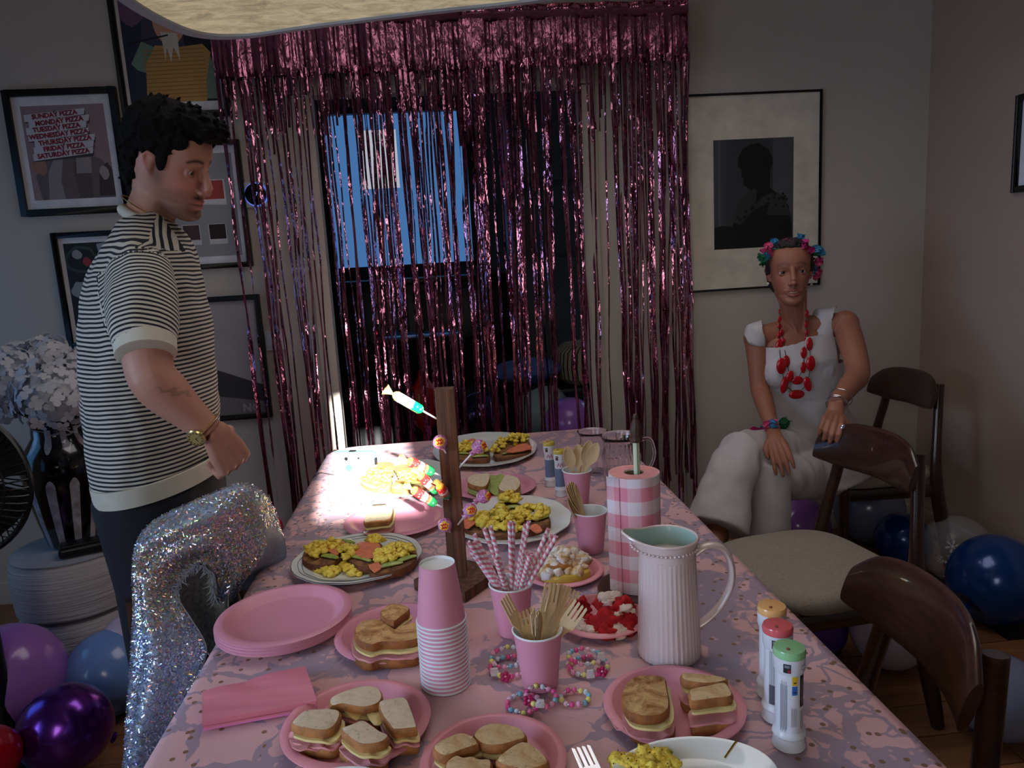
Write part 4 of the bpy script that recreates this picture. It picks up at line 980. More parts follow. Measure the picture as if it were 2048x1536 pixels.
sandwich('small browned toastie corner lying at the back of its plate', f7, [(730, 890), (770, 850), (830, 826), (930, 846), (945, 880), (890, 920), (830, 965), (760, 935)], PB, BR_BROWN, H=0.050)
sandwich('single untoasted sandwich piece on the plate left of the sweet stand', f7, [(622, 190), (640, 130), (680, 104), (812, 102), (828, 150), (800, 215), (700, 225), (615, 235)], PB, BR_PLAIN, H=0.045)
f8 = crop(860, 820, 5.12)
sandwich('cucumber sandwich half on the left of the far pink plate', f8, [(388, 700), (430, 665), (520, 652), (600, 645), (612, 700), (570, 780), (480, 780), (392, 745)], PB, BR_PLAIN, H=0.044, ham=False, cheese=False, lett=True)
sandwich('cucumber sandwich corner on the right of the far pink plate', f8, [(700, 800), (735, 720), (775, 662), (860, 675), (905, 700), (925, 762), (860, 840), (770, 838)], PB, BR_PLAIN, H=0.042, ham=False, cheese=False, lett=True)
loose('cucumber_slices', 'cucumber strips between the sandwiches of the far pink plate', f8, [(560, 690), (680, 670), (760, 680), (730, 800), (700, 880), (600, 830)], PB + 0.014, M_LETT, wave=0.01)

te = NT('scrambled_egg'); n = te.noise(70, 4, 0.6)
te.color(te.mix(te.math('MULTIPLY', te.math('LESS_THAN', te.voronoi(260), 0.16), 0.9), te.ramp(n, [(0.3, lin((228, 190, 62))), (0.6, lin((240, 216, 84))), (0.8, lin((248, 232, 130)))]), lin((30, 26, 20))))
te.bump(n, 0.5, 0.003); te.set(rough=0.5, sub=0.0); M_EGG = te.m
ta = NT('avocado'); sp = ta.new('ShaderNodeSeparateXYZ'); ta.link(ta.obj(), sp.inputs[0]); ta.color(ta.ramp(ta.noise(45, 3), [(0.3, lin((112, 136, 48))), (0.7, lin((176, 186, 96)))])); ta.set(rough=0.4); M_AVO = ta.m
M_SALM = mat('salmon', (222, 128, 92), 0.35, vary=0.2, vs=50, stretch=(1, 3, 1)); M_PEPPER = mat('black_pepper', (22, 18, 16), 0.7)
def inside(poly, x, y):
    c = False; n = len(poly)
    for i in range(n):
        a, b = poly[i], poly[(i + 1) % n]
        if (a.y > y) != (b.y > y) and x < (b.x - a.x) * (y - a.y) / (b.y - a.y) + a.x: c = not c
    return c
def egg_heap(par, o, poly, z, n, seed, hh=0.016, r0=0.0055, r1=0.0105):
    r_ = random.Random(seed); b = MB(); xs = [p.x for p in poly]; ys = [p.y for p in poly]; k = 0; tries = 0
    cx = sum(xs) / len(xs); cy = sum(ys) / len(ys); ex = max(max(xs) - min(xs), max(ys) - min(ys)) / 2
    pep = MB()
    while k < n and tries < n * 40:
        tries += 1; x = r_.uniform(min(xs), max(xs)); y = r_.uniform(min(ys), max(ys))
        if not inside(poly, x, y): continue
        d = math.hypot(x - cx, y - cy) / ex; h = hh * max(0, 1 - d) * r_.uniform(0, 1); q = r_.uniform(r0, r1)
        c = (x - o.x, y - o.y, z - o.z + h + q * 0.35)
        b.ball(c, (q, q * r_.uniform(0.7, 1.1), q * r_.uniform(0.5, 0.8)), seg=8, rings=6, amp=0.75, fr=2.2, seed=r_.uniform(0, 50)); k += 1
        if r_.random() < 0.35: pep.ball((c[0] + r_.gauss(0, .003), c[1] + r_.gauss(0, .003) - 0.002, c[2] + q * 0.7), 0.0009, seg=5, rings=4)
    b.build('scrambled_egg', M_EGG, par, kind='stuff', angle=180)
    if pep.v: pep.build('pepper', M_PEPPER, par, kind='stuff')
def wedge(par, o, f, p0, p1, z, w=0.009, m=None, name='avocado_slice'):
    a = PZ(*f(*p0), z) - o; b_ = PZ(*f(*p1), z) - o; n = V((-(b_ - a).y, (b_ - a).x, 0)).normalized(); b = MB()
    mid = (a + b_) / 2 + n * (b_ - a).length * 0.12; pts = smoothpoly([a, (a + mid) / 2 + n * .002, mid, (mid + b_) / 2 + n * .002, b_], 3, False)
    k = len(pts) - 1; b.tube(pts, [(max(0.0008, w * math.sin(PI * (0.06 + 0.88 * i / k)) ** 0.6), max(0.0006, w * 0.42 * math.sin(PI * (0.06 + 0.88 * i / k)) ** 0.6)) for i in range(k + 1)], 10, ref=tuple(n))
    b.build(name, m or M_AVO, par)
def drape(par, o, f, pts, z, m, name, amp=0.006):
    poly = outline(f, pts, z); slab(poly, z, z + 0.0025, o, [m], name, par, wave=amp)
def egg_toast(label, f, pts, base, eggs, avo=(), sal=(), mats=None, H=0.016, seed=1, hh=0.018):
    zt = base + H; poly = outline(f, pts, zt); cx = sum(p.x for p in poly) / len(poly); cy = sum(p.y for p in poly) / len(poly); o = V((cx, cy, base))
    t = thing('egg_toast', label, 'toast', o); slab(poly, base, zt, o, mats or BR_RYE, 'bread_slice', t)
    for p0, p1 in avo: wedge(t, o, f, p0, p1, zt + 0.005)
    for s_ in sal: drape(t, o, f, s_, zt + 0.007, M_SALM, 'smoked_salmon')
    for i, (pp, n) in enumerate(eggs): egg_heap(t, o, outline(f, pp, zt + 0.005), zt + 0.004, n, seed * 10 + i, hh)
    return t
CB = Z0 + 0.0065
egg_toast('egg, salmon and avocado toast at the left of the grey-rimmed platter', f7, [(160, 490), (200, 410), (290, 372), (400, 362), (470, 400), (478, 460), (430, 505), (380, 540), (280, 552), (190, 530)], CB,
          [([(190, 440), (250, 405), (320, 420), (330, 470), (260, 495)], 34), ([(330, 400), (430, 385), (440, 430), (350, 440)], 22)], [((240, 390), (330, 372)), ((420, 370), (540, 390)), ((300, 480), (420, 500))], [[(300, 400), (400, 370), (480, 395), (440, 440), (420, 480), (340, 440)]], seed=1)
egg_toast('salmon toast in the middle of the grey-rimmed platter', f7, [(480, 490), (520, 430), (600, 385), (700, 370), (765, 420), (745, 500), (690, 550), (580, 560)], CB,
          [([(640, 365), (720, 350), (760, 375), (700, 400)], 18), ([(430, 450), (520, 420), (560, 450), (480, 500)], 22)], [((490, 480), (660, 520))], [[(530, 440), (600, 390), (720, 400), (730, 440), (690, 500), (620, 500), (560, 480)]], seed=2)
egg_toast('egg and avocado toast at the right of the grey-rimmed platter', f7, [(650, 590), (690, 520), (780, 470), (900, 410), (995, 440), (985, 520), (880, 580), (760, 610), (690, 618)], CB,
          [([(690, 500), (760, 440), (850, 400), (930, 410), (960, 450), (880, 500), (760, 520)], 70)], [((720, 570), (900, 530)), ((860, 530), (1000, 480))], [[(650, 560), (720, 540), (740, 580), (690, 600)]], seed=3)
def loose_egg(label, f, pts, n, seed, z=None):
    z = CB if z is None else z; poly = outline(f, pts, z); cx = sum(p.x for p in poly) / len(poly); cy = sum(p.y for p in poly) / len(poly); o = V((cx, cy, z))
    t = thing('egg_heap', label, 'scrambled egg', o); egg_heap(t, o, poly, z, n, seed, 0.008)
loose_egg('small heap of scrambled egg fallen on the grey-rimmed platter, at its left', f7, [(285, 590), (350, 565), (430, 600), (400, 640), (320, 640)], 26, 71)
loose_egg('scrambled egg spilled between the toasts of the grey-rimmed platter', f7, [(430, 520), (500, 530), (640, 590), (560, 640), (460, 580)], 34, 72)
egg_toast('egg toast at the back of the big scalloped platter', f8, [(600, 1040), (670, 980), (780, 940), (900, 950), (965, 990), (940, 1050), (820, 1080), (690, 1085)], CB,
          [([(720, 900), (800, 870), (890, 890), (930, 960), (840, 960), (730, 950)], 46), ([(640, 1050), (760, 1040), (800, 1100), (680, 1110)], 26)], [((680, 1000), (760, 960)), ((760, 1000), (940, 990))], seed=4, hh=0.03)
egg_toast('long egg toast across the front of the big scalloped platter', f8, [(340, 1200), (420, 1130), (600, 1100), (800, 1090), (1000, 1080), (1180, 1050), (1232, 1120), (1200, 1190), (1040, 1240), (850, 1270), (650, 1290), (450, 1260)], CB,
          [([(450, 1120), (560, 1080), (620, 1130), (540, 1200), (440, 1180)], 44), ([(600, 1140), (820, 1100), (960, 1160), (900, 1240), (640, 1230)], 90), ([(830, 1060), (960, 1010), (1100, 1010), (1200, 1020), (1180, 1090), (1000, 1130), (850, 1110)], 95)],
          [((1090, 1130), (1220, 1080)), ((620, 1110), (740, 1070))], [[(330, 1130), (420, 1100), (480, 1150), (400, 1210), (330, 1190)], [(1020, 1200), (1100, 1190), (1150, 1240), (1060, 1250)]], seed=5, hh=0.028)
egg_toast('egg toast on the left of the far platter, behind the sweets', f8, [(275, 450), (320, 390), (450, 350), (590, 370), (612, 470), (580, 510), (420, 520), (290, 500)], CB,
          [([(270, 400), (340, 350), (450, 345), (560, 380), (600, 450), (450, 440), (300, 430)], 60)], [((280, 440), (400, 450)), ((430, 480), (600, 470))], [[(360, 330), (440, 300), (530, 330), (480, 370), (380, 360)]], seed=6, hh=0.03)
egg_toast('egg and salmon toast on the right of the far platter', f8, [(650, 450), (680, 370), (760, 320), (900, 290), (1000, 300), (1035, 380), (1010, 440), (850, 475), (700, 490)], CB,
          [([(680, 350), (760, 300), (900, 260), (1000, 265), (1000, 320), (850, 370), (700, 400)], 66), ([(640, 420), (700, 390), (720, 430), (660, 450)], 14)], [((690, 340), (900, 300)), ((740, 450), (960, 420))], [[(860, 380), (960, 350), (1035, 370), (1030, 410), (900, 430), (780, 440)]], seed=7, hh=0.03)
f1 = crop(560, 760, 5.485)
egg_toast('sunlit egg toast on the left of the bright platter', f1, [(880, 1110), (940, 1030), (1060, 990), (1200, 1000), (1230, 1100), (1210, 1180), (1120, 1200), (960, 1180)], CB, [([(900, 1080), (1000, 1000), (1180, 960), (1230, 1080), (1150, 1170), (980, 1150)], 70)], [((900, 1080), (1020, 1060))], [[(1000, 940), (1200, 900), (1260, 980), (1100, 1010)]], seed=8, mats=BR_TOAST)
egg_toast('sunlit egg and avocado toast on the right of the bright platter', f1, [(1220, 1190), (1260, 1110), (1400, 1050), (1560, 1040), (1650, 1100), (1590, 1180), (1400, 1210)], CB, [([(1300, 1060), (1440, 980), (1620, 1000), (1650, 1080), (1450, 1100)], 60)], [((1230, 1170), (1400, 1140)), ((1380, 1150), (1560, 1120))], [[(1240, 960), (1380, 930), (1440, 1000), (1300, 1030)]], seed=9, mats=BR_TOAST)
loose_egg('heap of scrambled egg on the gold-lined plate at the photo edge', f6, [(270, 870), (400, 900), (560, 850), (700, 870), (780, 960), (700, 1040), (400, 1060), (280, 980)], 80, 73, CB + 0.016)
# silver fork at the lower edge
M_SILVER = mat('silver', (205, 205, 210), 0.22, 1.0)
def cutlery_fork(name, label, M, m, L=0.16, flat=True, group=None, thick=0.0016, mesh=None, cat='fork'):
    t = thing(name, label, cat, M=M, group=group)
    if mesh: 
        o = bpy.data.objects.new('fork_blank', mesh); C.objects.link(o); o.parent = t; return t, mesh
    w = 0.0125; pts = [(-0.0045, 0), (0.0045, 0), (0.0042, L * 0.55), (w * 0.5, L * 0.64), (w, L * 0.72)]
    tines = []
    for k in range(4):
        x1 = w - k * (2 * w / 3.72); x0 = x1 - 0.0042
        tines += [(x1, L * (0.985 if k in (0, 3) else 0.985)), (x0 + 0.0008, L), (x0, L * 0.98)]
        if k < 3: tines += [(x0, L * 0.80), (x0 - 0.0022, L * 0.80)]
    pts += tines + [(-w, L * 0.72), (-w * 0.5, L * 0.64), (-0.0042, L * 0.55)]
    b = MB(); n = len(pts); vs = [(x, -thick / 2 + 0.004 * (1 - math.cos(y / L * 3)) * 0.4, y) for x, y in pts] + [(x, thick / 2 + 0.004 * (1 - math.cos(y / L * 3)) * 0.4, y) for x, y in pts]
    b.add(vs, [tuple(range(n)), tuple(range(2 * n - 1, n - 1, -1))] + [(i, i + n, (i + 1) % n + n, (i + 1) % n) for i in range(n)])
    o = b.build('fork_blank', m, t, smooth=False); return t, o.data
p = PZ(1205, 1512, Z0 + 0.02)
M = Matrix.Translation(p + V((-0.004, -0.165, 0.0))) @ Matrix.Rotation(R(8), 4, 'Z') @ Matrix.Rotation(R(-84), 4, 'X')
cutlery_fork('silver_fork', 'silver fork with its tines entering at the lower photo edge', M, M_SILVER, 0.17)

# cakes
tm = NT('meringue'); n = tm.noise(26, 5, 0.7, dist=1.2); tm.color(tm.ramp(n, [(0.42, lin((226, 220, 214))), (0.56, lin((204, 168, 112))), (0.68, lin((140, 80, 30)))])); tm.bump(n, 0.6, 0.004); tm.set(rough=0.6)
M_LEMON = mat('lemon_curd', (196, 164, 66), 0.25, vary=0.1); M_CRUST = mat('pie_crust', (168, 112, 50), 0.85, vary=0.4, vs=90, bump=0.6)
fk = crop(900, 1000, 3.841)
pl_ = outline(fk, [(690, 600), (760, 480), (850, 420), (980, 400), (1070, 560), (1070, 610), (900, 650), (740, 650)], PB + 0.01); cx = sum(p.x for p in pl_) / len(pl_); cy = sum(p.y for p in pl_) / len(pl_); o = V((cx, cy, PB))
t = thing('meringue_pie_slice', 'lemon meringue pie slice with scorched white top on the small coral plate', 'cake', o)
slab(pl_, PB, PB + 0.008, o, [M_CRUST], 'pie_base', t); slab(pl_, PB + 0.008, PB + 0.024, o, [M_LEMON], 'lemon_filling', t, scale=0.97)
b = MB(); r_ = random.Random(11)
for i in range(60):
    while True:
        x = r_.uniform(cx - .05, cx + .05); y = r_.uniform(cy - .05, cy + .05)
        if inside(pl_, x, y): break
    d = 1 - math.hypot(x - cx, y - cy) / 0.05
    q = r_.uniform(0.009, 0.014); b.ball((x - cx, y - cy, 0.022 + max(0, d) * 0.040 * r_.random() + 0.004), (q, q * 0.9, q * 0.8), seg=12, rings=9, amp=0.45, fr=1.6, seed=i)
b.build('meringue', tm.m, t, kind='stuff', angle=180)
slab([V(((p.x - cx) * 0.5 + cx - 0.018, (p.y - cy) * 0.35 + cy - 0.022, 0)) for p in pl_], PB + 0.004, PB + 0.04, o, [M_CRUST], 'pastry_edge', t, bev=0.005)
M_RED = mat('red_sponge', (178, 16, 26), 0.85, vary=0.3, vs=80, bump=0.8, bs=150, bd=0.004); M_CREAMY = mat('cream_frosting', (226, 206, 190), 0.5, vary=0.05, bump=0.3)
c = cK2; t = thing('red_velvet_cake', 'crumbled red velvet cake with white cream on the coral plate', 'cake', (c.x, c.y, PB))
r_ = random.Random(5); b = MB(); b2 = MB()
def cpos(X, Y, z): return PZ(*fk(X, Y), z) - V((c.x, c.y, PB))
for X, Y, z, q in ((1010, 800, .018, .014), (1180, 800, .03, .017), (1240, 830, .026, .016), (1330, 790, .04, .014), (1340, 860, .026, .018), (1120, 950, .012, .015), (1080, 930, .01, .012), (1210, 940, .02, .022), (1250, 960, .012, .018), (1340, 930, .018, .018), (1390, 940, .014, .014), (1360, 990, .01, .013), (1210, 1020, .01, .016), (1150, 990, .01, .013), (1040, 840, .012, .010)):
    b.ball(cpos(X, Y, PB + z), (q * 1.1, q * .8, q * .85), seg=12, rings=9, amp=0.8, fr=1.8, seed=X * 0.01)
for X, Y, z, q in ((1200, 745, .045, .012), (1270, 735, .046, .011), (1220, 780, .04, .010), (1350, 830, .04, .009), (1290, 890, .028, .009), (1000, 960, .01, .013), (980, 1000, .008, .009), (1060, 1000, .008, .012), (1110, 1010, .008, .010), (1300, 1000, .012, .014), (1290, 950, .02, .009), (1160, 880, .03, .008), (1385, 860, .03, .008), (1310, 1030, .008, .010)):
    b2.ball(cpos(X, Y, PB + z), (q * 1.2, q * .9, q * .7), seg=10, rings=8, amp=0.9, fr=2.2, seed=X * 0.013)
b.build('sponge', M_RED, t, kind='stuff', angle=180); b2.build('cream', M_CREAMY, t, kind='stuff', angle=180)

# ---------------------------------------------------------------- cups, stack, cutlery
M_CUP_P = mat('cup_pink', (214, 144, 166), 0.5, vary=0.03); M_CUP_W = mat('cup_white', (224, 228, 230), 0.5, vary=0.02)
CH, CRT, CRB = 0.092, 0.0375, 0.027
def cup_mesh(par, inverted=False):
    o1 = MB().lathe([(CRB - 0.0006, 0.003), (CRB, 0.0), (CRT - 0.0004, CH - 0.002)], 40, cap=False).build('cup_wall', M_CUP_P, par, angle=60)
    o2 = MB().lathe([(0.0, 0.006), (CRB - 0.0012, 0.006), (CRT - 0.0014, CH - 0.002)], 40, cap=False).build('inside', M_CUP_W, par, angle=60)
    o3 = MB().tube([(CRT * math.cos(a), CRT * math.sin(a), CH - 0.0015) for a in [2 * PI * i / 40 for i in range(40)]], 0.0016, 8, closed=True).build('rim', M_CUP_W, par)
    o4 = MB().lathe([(0.0, 0.0045), (CRB - 0.0008, 0.0045), (CRB - 0.0010, 0.0002), (CRB - 0.0002, 0.0)], 40, cap=False).build('base_disc', M_CUP_W, par, angle=60)
cups = {}
cp0 = None
for key, (px, lb) in dict(fork=((1085, 1385), 'pink paper cup of wooden forks in front of the straw cup'), straw=((1030, 1276), 'pink paper cup packed with striped paper straws'), spoon2=((1187, 1108), 'pink paper cup with a bundle of cutlery leaning left'), spoon=((1160, 1012), 'pink paper cup of upright wooden spoons at the back')).items():
    p = PZ(px[0], px[1], Z0); p.y += CRB * 0.9; p.z = Z0
    if cp0 is None:
        cp0 = thing('paper_cup', lb, 'cup', M=Matrix.Translation(p)); cup_mesh(cp0); c_ = cp0
    else: c_ = copy_tree(cp0, Matrix.Translation(p), lb)
    cups[key] = p
p = PZ(893, 1392, Z0); p.y += CRT; NST = 17; pitch_ = 0.0066
for i in range(NST):
    lb = 'pink paper cup nested upside down in the tall stack' if i < NST - 1 else 'uppermost pink cup of the upside-down stack, its wall fully showing'
    copy_tree(cp0, Matrix.Translation((p.x, p.y, Z0 + i * pitch_ + CH)) @ Matrix.Rotation(PI, 4, 'X') @ Matrix.Rotation(rnd.random() * 6, 4, 'Z'), lb, 'upside-down pink cups in the stack')
# straws
tst = NT('straw_paper'); sp = tst.new('ShaderNodeSeparateXYZ'); tst.link(tst.obj(), sp.inputs[0])
an = tst.math('DIVIDE', tst.math('ARCTAN2', sp.outputs[1], sp.outputs[0]), 2 * PI); sw = tst.math('FRACT', tst.math('ADD', tst.math('MULTIPLY', sp.outputs[2], 88), an))
tst.color(tst.ramp(tst.math('GREATER_THAN', sw, 0.5), [(0.0, lin((226, 226, 230))), (1.0, lin((216, 128, 146)))])); tst.set(rough=0.5)
L = 0.197; st0 = MB().lathe([(0.0029, 0), (0.0036, 0), (0.0036, L), (0.0029, L), (0.0029, 0)], 12, cap=False)
c = cups['straw']; tops = [(140, 320), (152, 378), (180, 318), (186, 262), (260, 216), (308, 203), (458, 167), (486, 167), (578, 187), (606, 162), (758, 217), (738, 268), (788, 268), (820, 274), (798, 322), (348, 432), (560, 432), (588, 442), (614, 428), (600, 402), (634, 412)]
o0 = None; r_ = random.Random(3)
for i, tp_ in enumerate(tops):
    short = i >= 15; dy = r_.uniform(-0.018, 0.02) if not short else r_.uniform(-0.02, 0.005)
    T_ = PY(*fk(*tp_), c.y + dy); side = (T_.x - c.x)
    B_ = V((c.x - max(-1, min(1, side / 0.08)) * 0.019, c.y - dy * 0.6 * (0.9 if abs(dy) < .03 else .5), Z0 + 0.008))
    d = (T_ - B_).normalized(); B2 = T_ - d * L
    if B2.z < Z0 + 0.008 or short: B2 = B_
    M = frame(B2, d)
    if o0 is None: o = st0.build('paper_straw', tst.m, None, angle=60); o0 = o
    else: o = o0.copy(); C.objects.link(o)
    ln = (T_ - B2).length / L; o.matrix_basis = M @ Matrix.Diagonal((1, 1, min(ln, 1.06), 1))
    tag(o, 'pink and white spiral striped paper straw standing in the paper cup', 'straw', 'striped paper straws in the cup')
# wooden cutlery
M_BIRCH = mat('birch_wood', (206, 176, 134), 0.7, vary=0.15, vs=20, stretch=(60, 60, 4)); 
def spoon_mesh(par, L=0.155):
    pts = [(-0.0045, 0), (0.0045, 0), (0.004, L * 0.6)] + [(0.0155 * math.sin(a) * (1.0), L * 0.82 - 0.027 * math.cos(a)) for a in [PI * (0.12 + 0.76 * 2 * k / 20 * 0.5) for k in range(0, 1)]]
    prof = []
    for k in range(25):
        z = L * k / 24
        if z < L * 0.6: w_ = 0.0048 - 0.0006 * z / L
        else:
            q = (z - L * 0.6) / (L * 0.4); w_ = 0.0042 + 0.0125 * math.sin(PI * min(1, q ** 0.85)) ** 0.8 if q < 0.97 else 0.004
        if k == 24: w_ = 0.002
        prof.append((w_, z))
    def fn(u, v):
        k = u * 24; i = int(min(23, k)); w_, z = prof[i] if k < 24 else prof[24]
        q = max(0, (z / L - 0.62) / 0.38); dish = 0.005 * math.sin(PI * min(1, q)) * (1 - (2 * v - 1) ** 2)
        return (w_ * (2 * v - 1), dish, z)
    return MB().grid(fn, 24, 6, thick=0.0015).build('spoon_blank', M_BIRCH, par, angle=60)
def stick_in(cup, tops, kind, yaw=None, L=0.155, name='wooden_fork', label='', group='', Y=0.0, rot=None):
    proto = None; r_ = random.Random(len(tops) * 3 + 1)
    for i, tp_ in enumerate(tops):
        px, py = tp_[:2]; dy = tp_[2] if len(tp_) > 2 else 0.0; tw = tp_[3] if len(tp_) > 3 else r_.uniform(-.3, .3)
        T_ = PY(px, py, cup.y + dy); B_ = V((cup.x - max(-1, min(1, (T_.x - cup.x) / 0.07)) * 0.016, cup.y - dy * 0.5, Z0 + 0.008))
        d = (T_ - B_).normalized(); B2 = T_ - d * L
        if B2.z < Z0 + 0.007: B2 = B_
        kz = min(1.04, max(0.72, (T_ - B2).length / L)); M = frame(B2, d, (math.cos(tw), math.sin(tw), 0)) @ Matrix.Diagonal((1, 1, kz, 1))
        if proto is None:
            if kind == 'fork': t, me = cutlery_fork(name, label, M, M_BIRCH, L, group=group); proto = t
            else: t = thing(name, label, kind, M=M, group=group); spoon_mesh(t, L); proto = t
        else: copy_tree(proto, M, label, group)
fx = lambda X, Y: fk(X, Y)
stick_in(cups['fork'], [(*fx(425, 738), 0.01, 0.9), (*fx(580, 850), 0.012, 0.4), (*fx(650, 880), 0.0, 1.2), (*fx(700, 880), 0.004, 1.0), (*fx(690, 895), -0.008, 1.1), (*fx(792, 642), 0.0, 0.15), (*fx(836, 650), 0.006, 0.5), (*fx(880, 655), 0.012, 0.35), (*fx(948, 682), 0.016, 0.0), (*fx(1005, 800), -0.012, -0.5)], 'fork', name='wooden_fork', label='birch wood fork standing in the front pink cup', group='wooden forks in the front cup')
fz_ = crop(1080, 820, 5.121)
stick_in(cups['spoon'], [(*fz_(272, 375), 0.0, 0.1), (*fz_(392, 350), 0.01, -0.1), (*fz_(430, 352), 0.018, 0.1), (*fz_(512, 310), 0.006, 0.15), (*fz_(590, 335), -0.004, -0.2)], 'spoon', name='wooden_spoon', label='birch wood spoon standing in the back pink cup', group='wooden spoons in the back cup')
stick_in(cups['spoon2'], [(*fz_(262, 790), -0.01, 1.3), (*fz_(275, 765), 0.0, 1.35), (*fz_(290, 745), 0.005, 1.3), (*fz_(310, 732), 0.01, 1.25), (*fz_(330, 735), 0.014, 1.3), (*fz_(352, 755), 0.018, 1.2), (*fz_(280, 910), -0.014, 1.1)], 'spoon', L=0.150, name='wooden_spoon', label='birch wood spoon leaning left in the half-empty pink cup', group='wooden spoons leaning in a bundle')

# ---------------------------------------------------------------- napkins
tn = NT('napkin_pink'); nz = tn.noise(1, 3, 0.5, tn.mapped((6, 60, 1))); tn.color(tn.ramp(nz, [(0.3, lin((210, 120, 142))), (0.7, lin((222, 134, 152)))])); tn.bump(tn.noise(500, 2), 0.3, 0.001); tn.set(rough=0.85)
ca, cb_, cc_, cd_ = PZ(404, 1450, Z0 + .012), PZ(632, 1408, Z0 + .012), PZ(606, 1318, Z0 + .03), PZ(402, 1372, Z0 + .03)
M_NLIL = mat('napkin_edge', (226, 130, 196), 0.85)
for k in range(6):
    z = Z0 + k * 0.0036; e = 0.0012 * (k % 3)
    def nf(u, v, k=k, e=e):
        p = ca.lerp(cb_, u).lerp(cd_.lerp(cc_, u), v); w_ = 0.004 * math.sin(u * 3 + k) * v * (k / 6) + 0.004 * math.sin(u * 7 + v * 5 + k) * (k / 6) * v
        return (p.x + e, p.y - e + 0.006 * (k == 0), Z0 + k * 0.0032 + abs(w_) * 0.8 + 0.0028)
    o = MB().grid(nf, 14, 10, thick=0.0026).build('napkin', [tn.m if k > 1 else M_NLIL][0], None, angle=50)
    tag(o, ('uppermost pink paper napkin of the stack by the jacket' if k == 5 else 'lower pink paper napkin in the stack by the jacket') if k != 0 else 'bottom lilac-pink napkin of the stack by the jacket', 'napkin', 'pink paper napkins in a stack')
    if 0 < k < 5: o['label'] = 'pink paper napkin inside the stack by the jacket'

# ---------------------------------------------------------------- jug
tj = NT('jug_glaze'); tj.color(lin((214, 196, 192))); tj.set(rough=0.16, coat=0.6); M_JUG = tj.m; M_JUGIN = mat('jug_inside', (158, 188, 180), 0.2, vary=0.03, coat=0.4)
p = PZ(1356, 1336, Z0); JX, JY = p.x, p.y + 0.045
t = thing('jug', 'tall ribbed pale pink ceramic jug with scalloped beading and a loop handle', 'jug', (JX, JY, Z0), R(-6))
JH = 0.198
prof = [(0.0465, 0.0), (0.0495, 0.004), (0.0495, 0.012), (0.0485, 0.03), (0.047, 0.07), (0.0455, 0.11), (0.0440, 0.145), (0.0435, 0.160), (0.0450, 0.170)]
MB().lathe([(0, 0.002)] + prof, 120, rib=lambda a, j: 1 + (0.030 * abs(math.sin(a * 20)) if 2 <= j <= 8 else 0)).build('body', M_JUG, t, angle=75)
def lipf(sc_, inner):
    def g(u, v):
        a = 2 * PI * u; sp_ = math.exp(-((((a + PI) % (2 * PI) - PI) / 0.55) ** 2)) ; z = 0.168 + (JH - 0.168) * v + 0.012 * sp_ * v
        r = 0.0447 + 0.004 * v ** 2 + 0.022 * sp_ * v ** 1.6 - inner
        return (-r * math.cos(a), -r * math.sin(a), z)
    return g
MB().grid(lipf(1, 0), 72, 8, closed_u=True).build('neck', M_JUG, t, angle=75)
b = MB()
b.tube([(-(r := 0.0487 + 0.022 * math.exp(-((((a + PI) % (2 * PI) - PI) / 0.55) ** 2)) - 0.0012) * math.cos(a), -r * math.sin(a), JH + 0.012 * math.exp(-((((a + PI) % (2 * PI) - PI) / 0.55) ** 2))) for a in [2 * PI * i / 72 for i in range(72)]], 0.0024, 8, closed=True)
b.build('lip', M_JUG, t)
b = MB()
for k in range(46):
    a = 2 * PI * k / 46; sp_ = math.exp(-((((a + PI) % (2 * PI) - PI) / 0.55) ** 2)); r = 0.0480 + 0.0085 * sp_; b.ball((-r * math.cos(a), -r * math.sin(a), 0.184 + 0.003 * sp_), 0.0022, seg=8, rings=6)
b.build('beading', M_JUG, t, kind='stuff')
def inn(u, v):
    if v < 0.5:
        g = lipf(1, 0.0035)(u, 1 - 2 * v); return g
    a = 2 * PI * u; q = (v - 0.5) * 2; r = 0.0415 * (1 - q * 0.02) if q < 0.95 else 0.0005
    return (-r * math.cos(a), -r * math.sin(a), 0.168 - q * 0.155)
MB().grid(inn, 72, 12, closed_u=True).build('inside', M_JUGIN, t, angle=75)
hd_ = smoothpoly([(0.043, 0, 0.168), (0.062, 0, 0.180), (0.086, 0, 0.176), (0.100, 0, 0.150), (0.100, 0, 0.115), (0.084, 0, 0.080), (0.060, 0, 0.055), (0.044, 0, 0.045)], 5, False)
MB().tube(hd_, [(0.0095, 0.0055)] * len(hd_), 14, ref=(0, 1, 0)).build('handle', M_JUG, t)

# ---------------------------------------------------------------- kitchen roll on its holder
p = PZ(1287, 1190, Z0 + 0.018); KX, KY = p.x, p.y + 0.045
t = thing('kitchen_roll_holder', 'wooden kitchen roll holder with round base, pale rod and carved finial', 'holder', (KX, KY, Z0))
MB().lathe([(0, 0), (0.072, 0), (0.076, 0.004), (0.076, 0.014), (0.072, 0.018), (0, 0.018)], 56).build('base', M_WALNUT, t)
q = PY(1272, 880, KY); lx = PY(1278, 972, KY).x - KX
rt = q.z - Z0; M_ROD = mat('rod_pale_green', (196, 206, 176), 0.4)
MB().tube([(lx - 0.002, 0, 0.018), (q.x - KX, 0, rt)], 0.0062, 12).build('rod', M_ROD, t)
MB().tube([(lx - 0.002, -0.0061, 0.14), (q.x - KX, -0.0061, rt)], 0.0011, 6).build('rod_groove', mat('rod_groove', (110, 120, 96), 0.5), t)
MB().lathe([(0.0085, -0.004), (0.0125, 0.0), (0.0125, 0.006), (0.010, 0.009), (0.0115, 0.018), (0.0095, 0.030), (0.007, 0.036), (0.0045, 0.040), (0.0055, 0.043), (0.004, 0.048), (0.0, 0.050)], 10, Matrix.Translation((q.x - KX, 0, rt))).build('finial', mat('dark_wood_carved', (62, 38, 24), 0.6, vary=0.3), t, angle=20)
tr = NT('gingham_paper'); sp = tr.new('ShaderNodeSeparateXYZ'); tr.link(tr.obj(), sp.inputs[0])
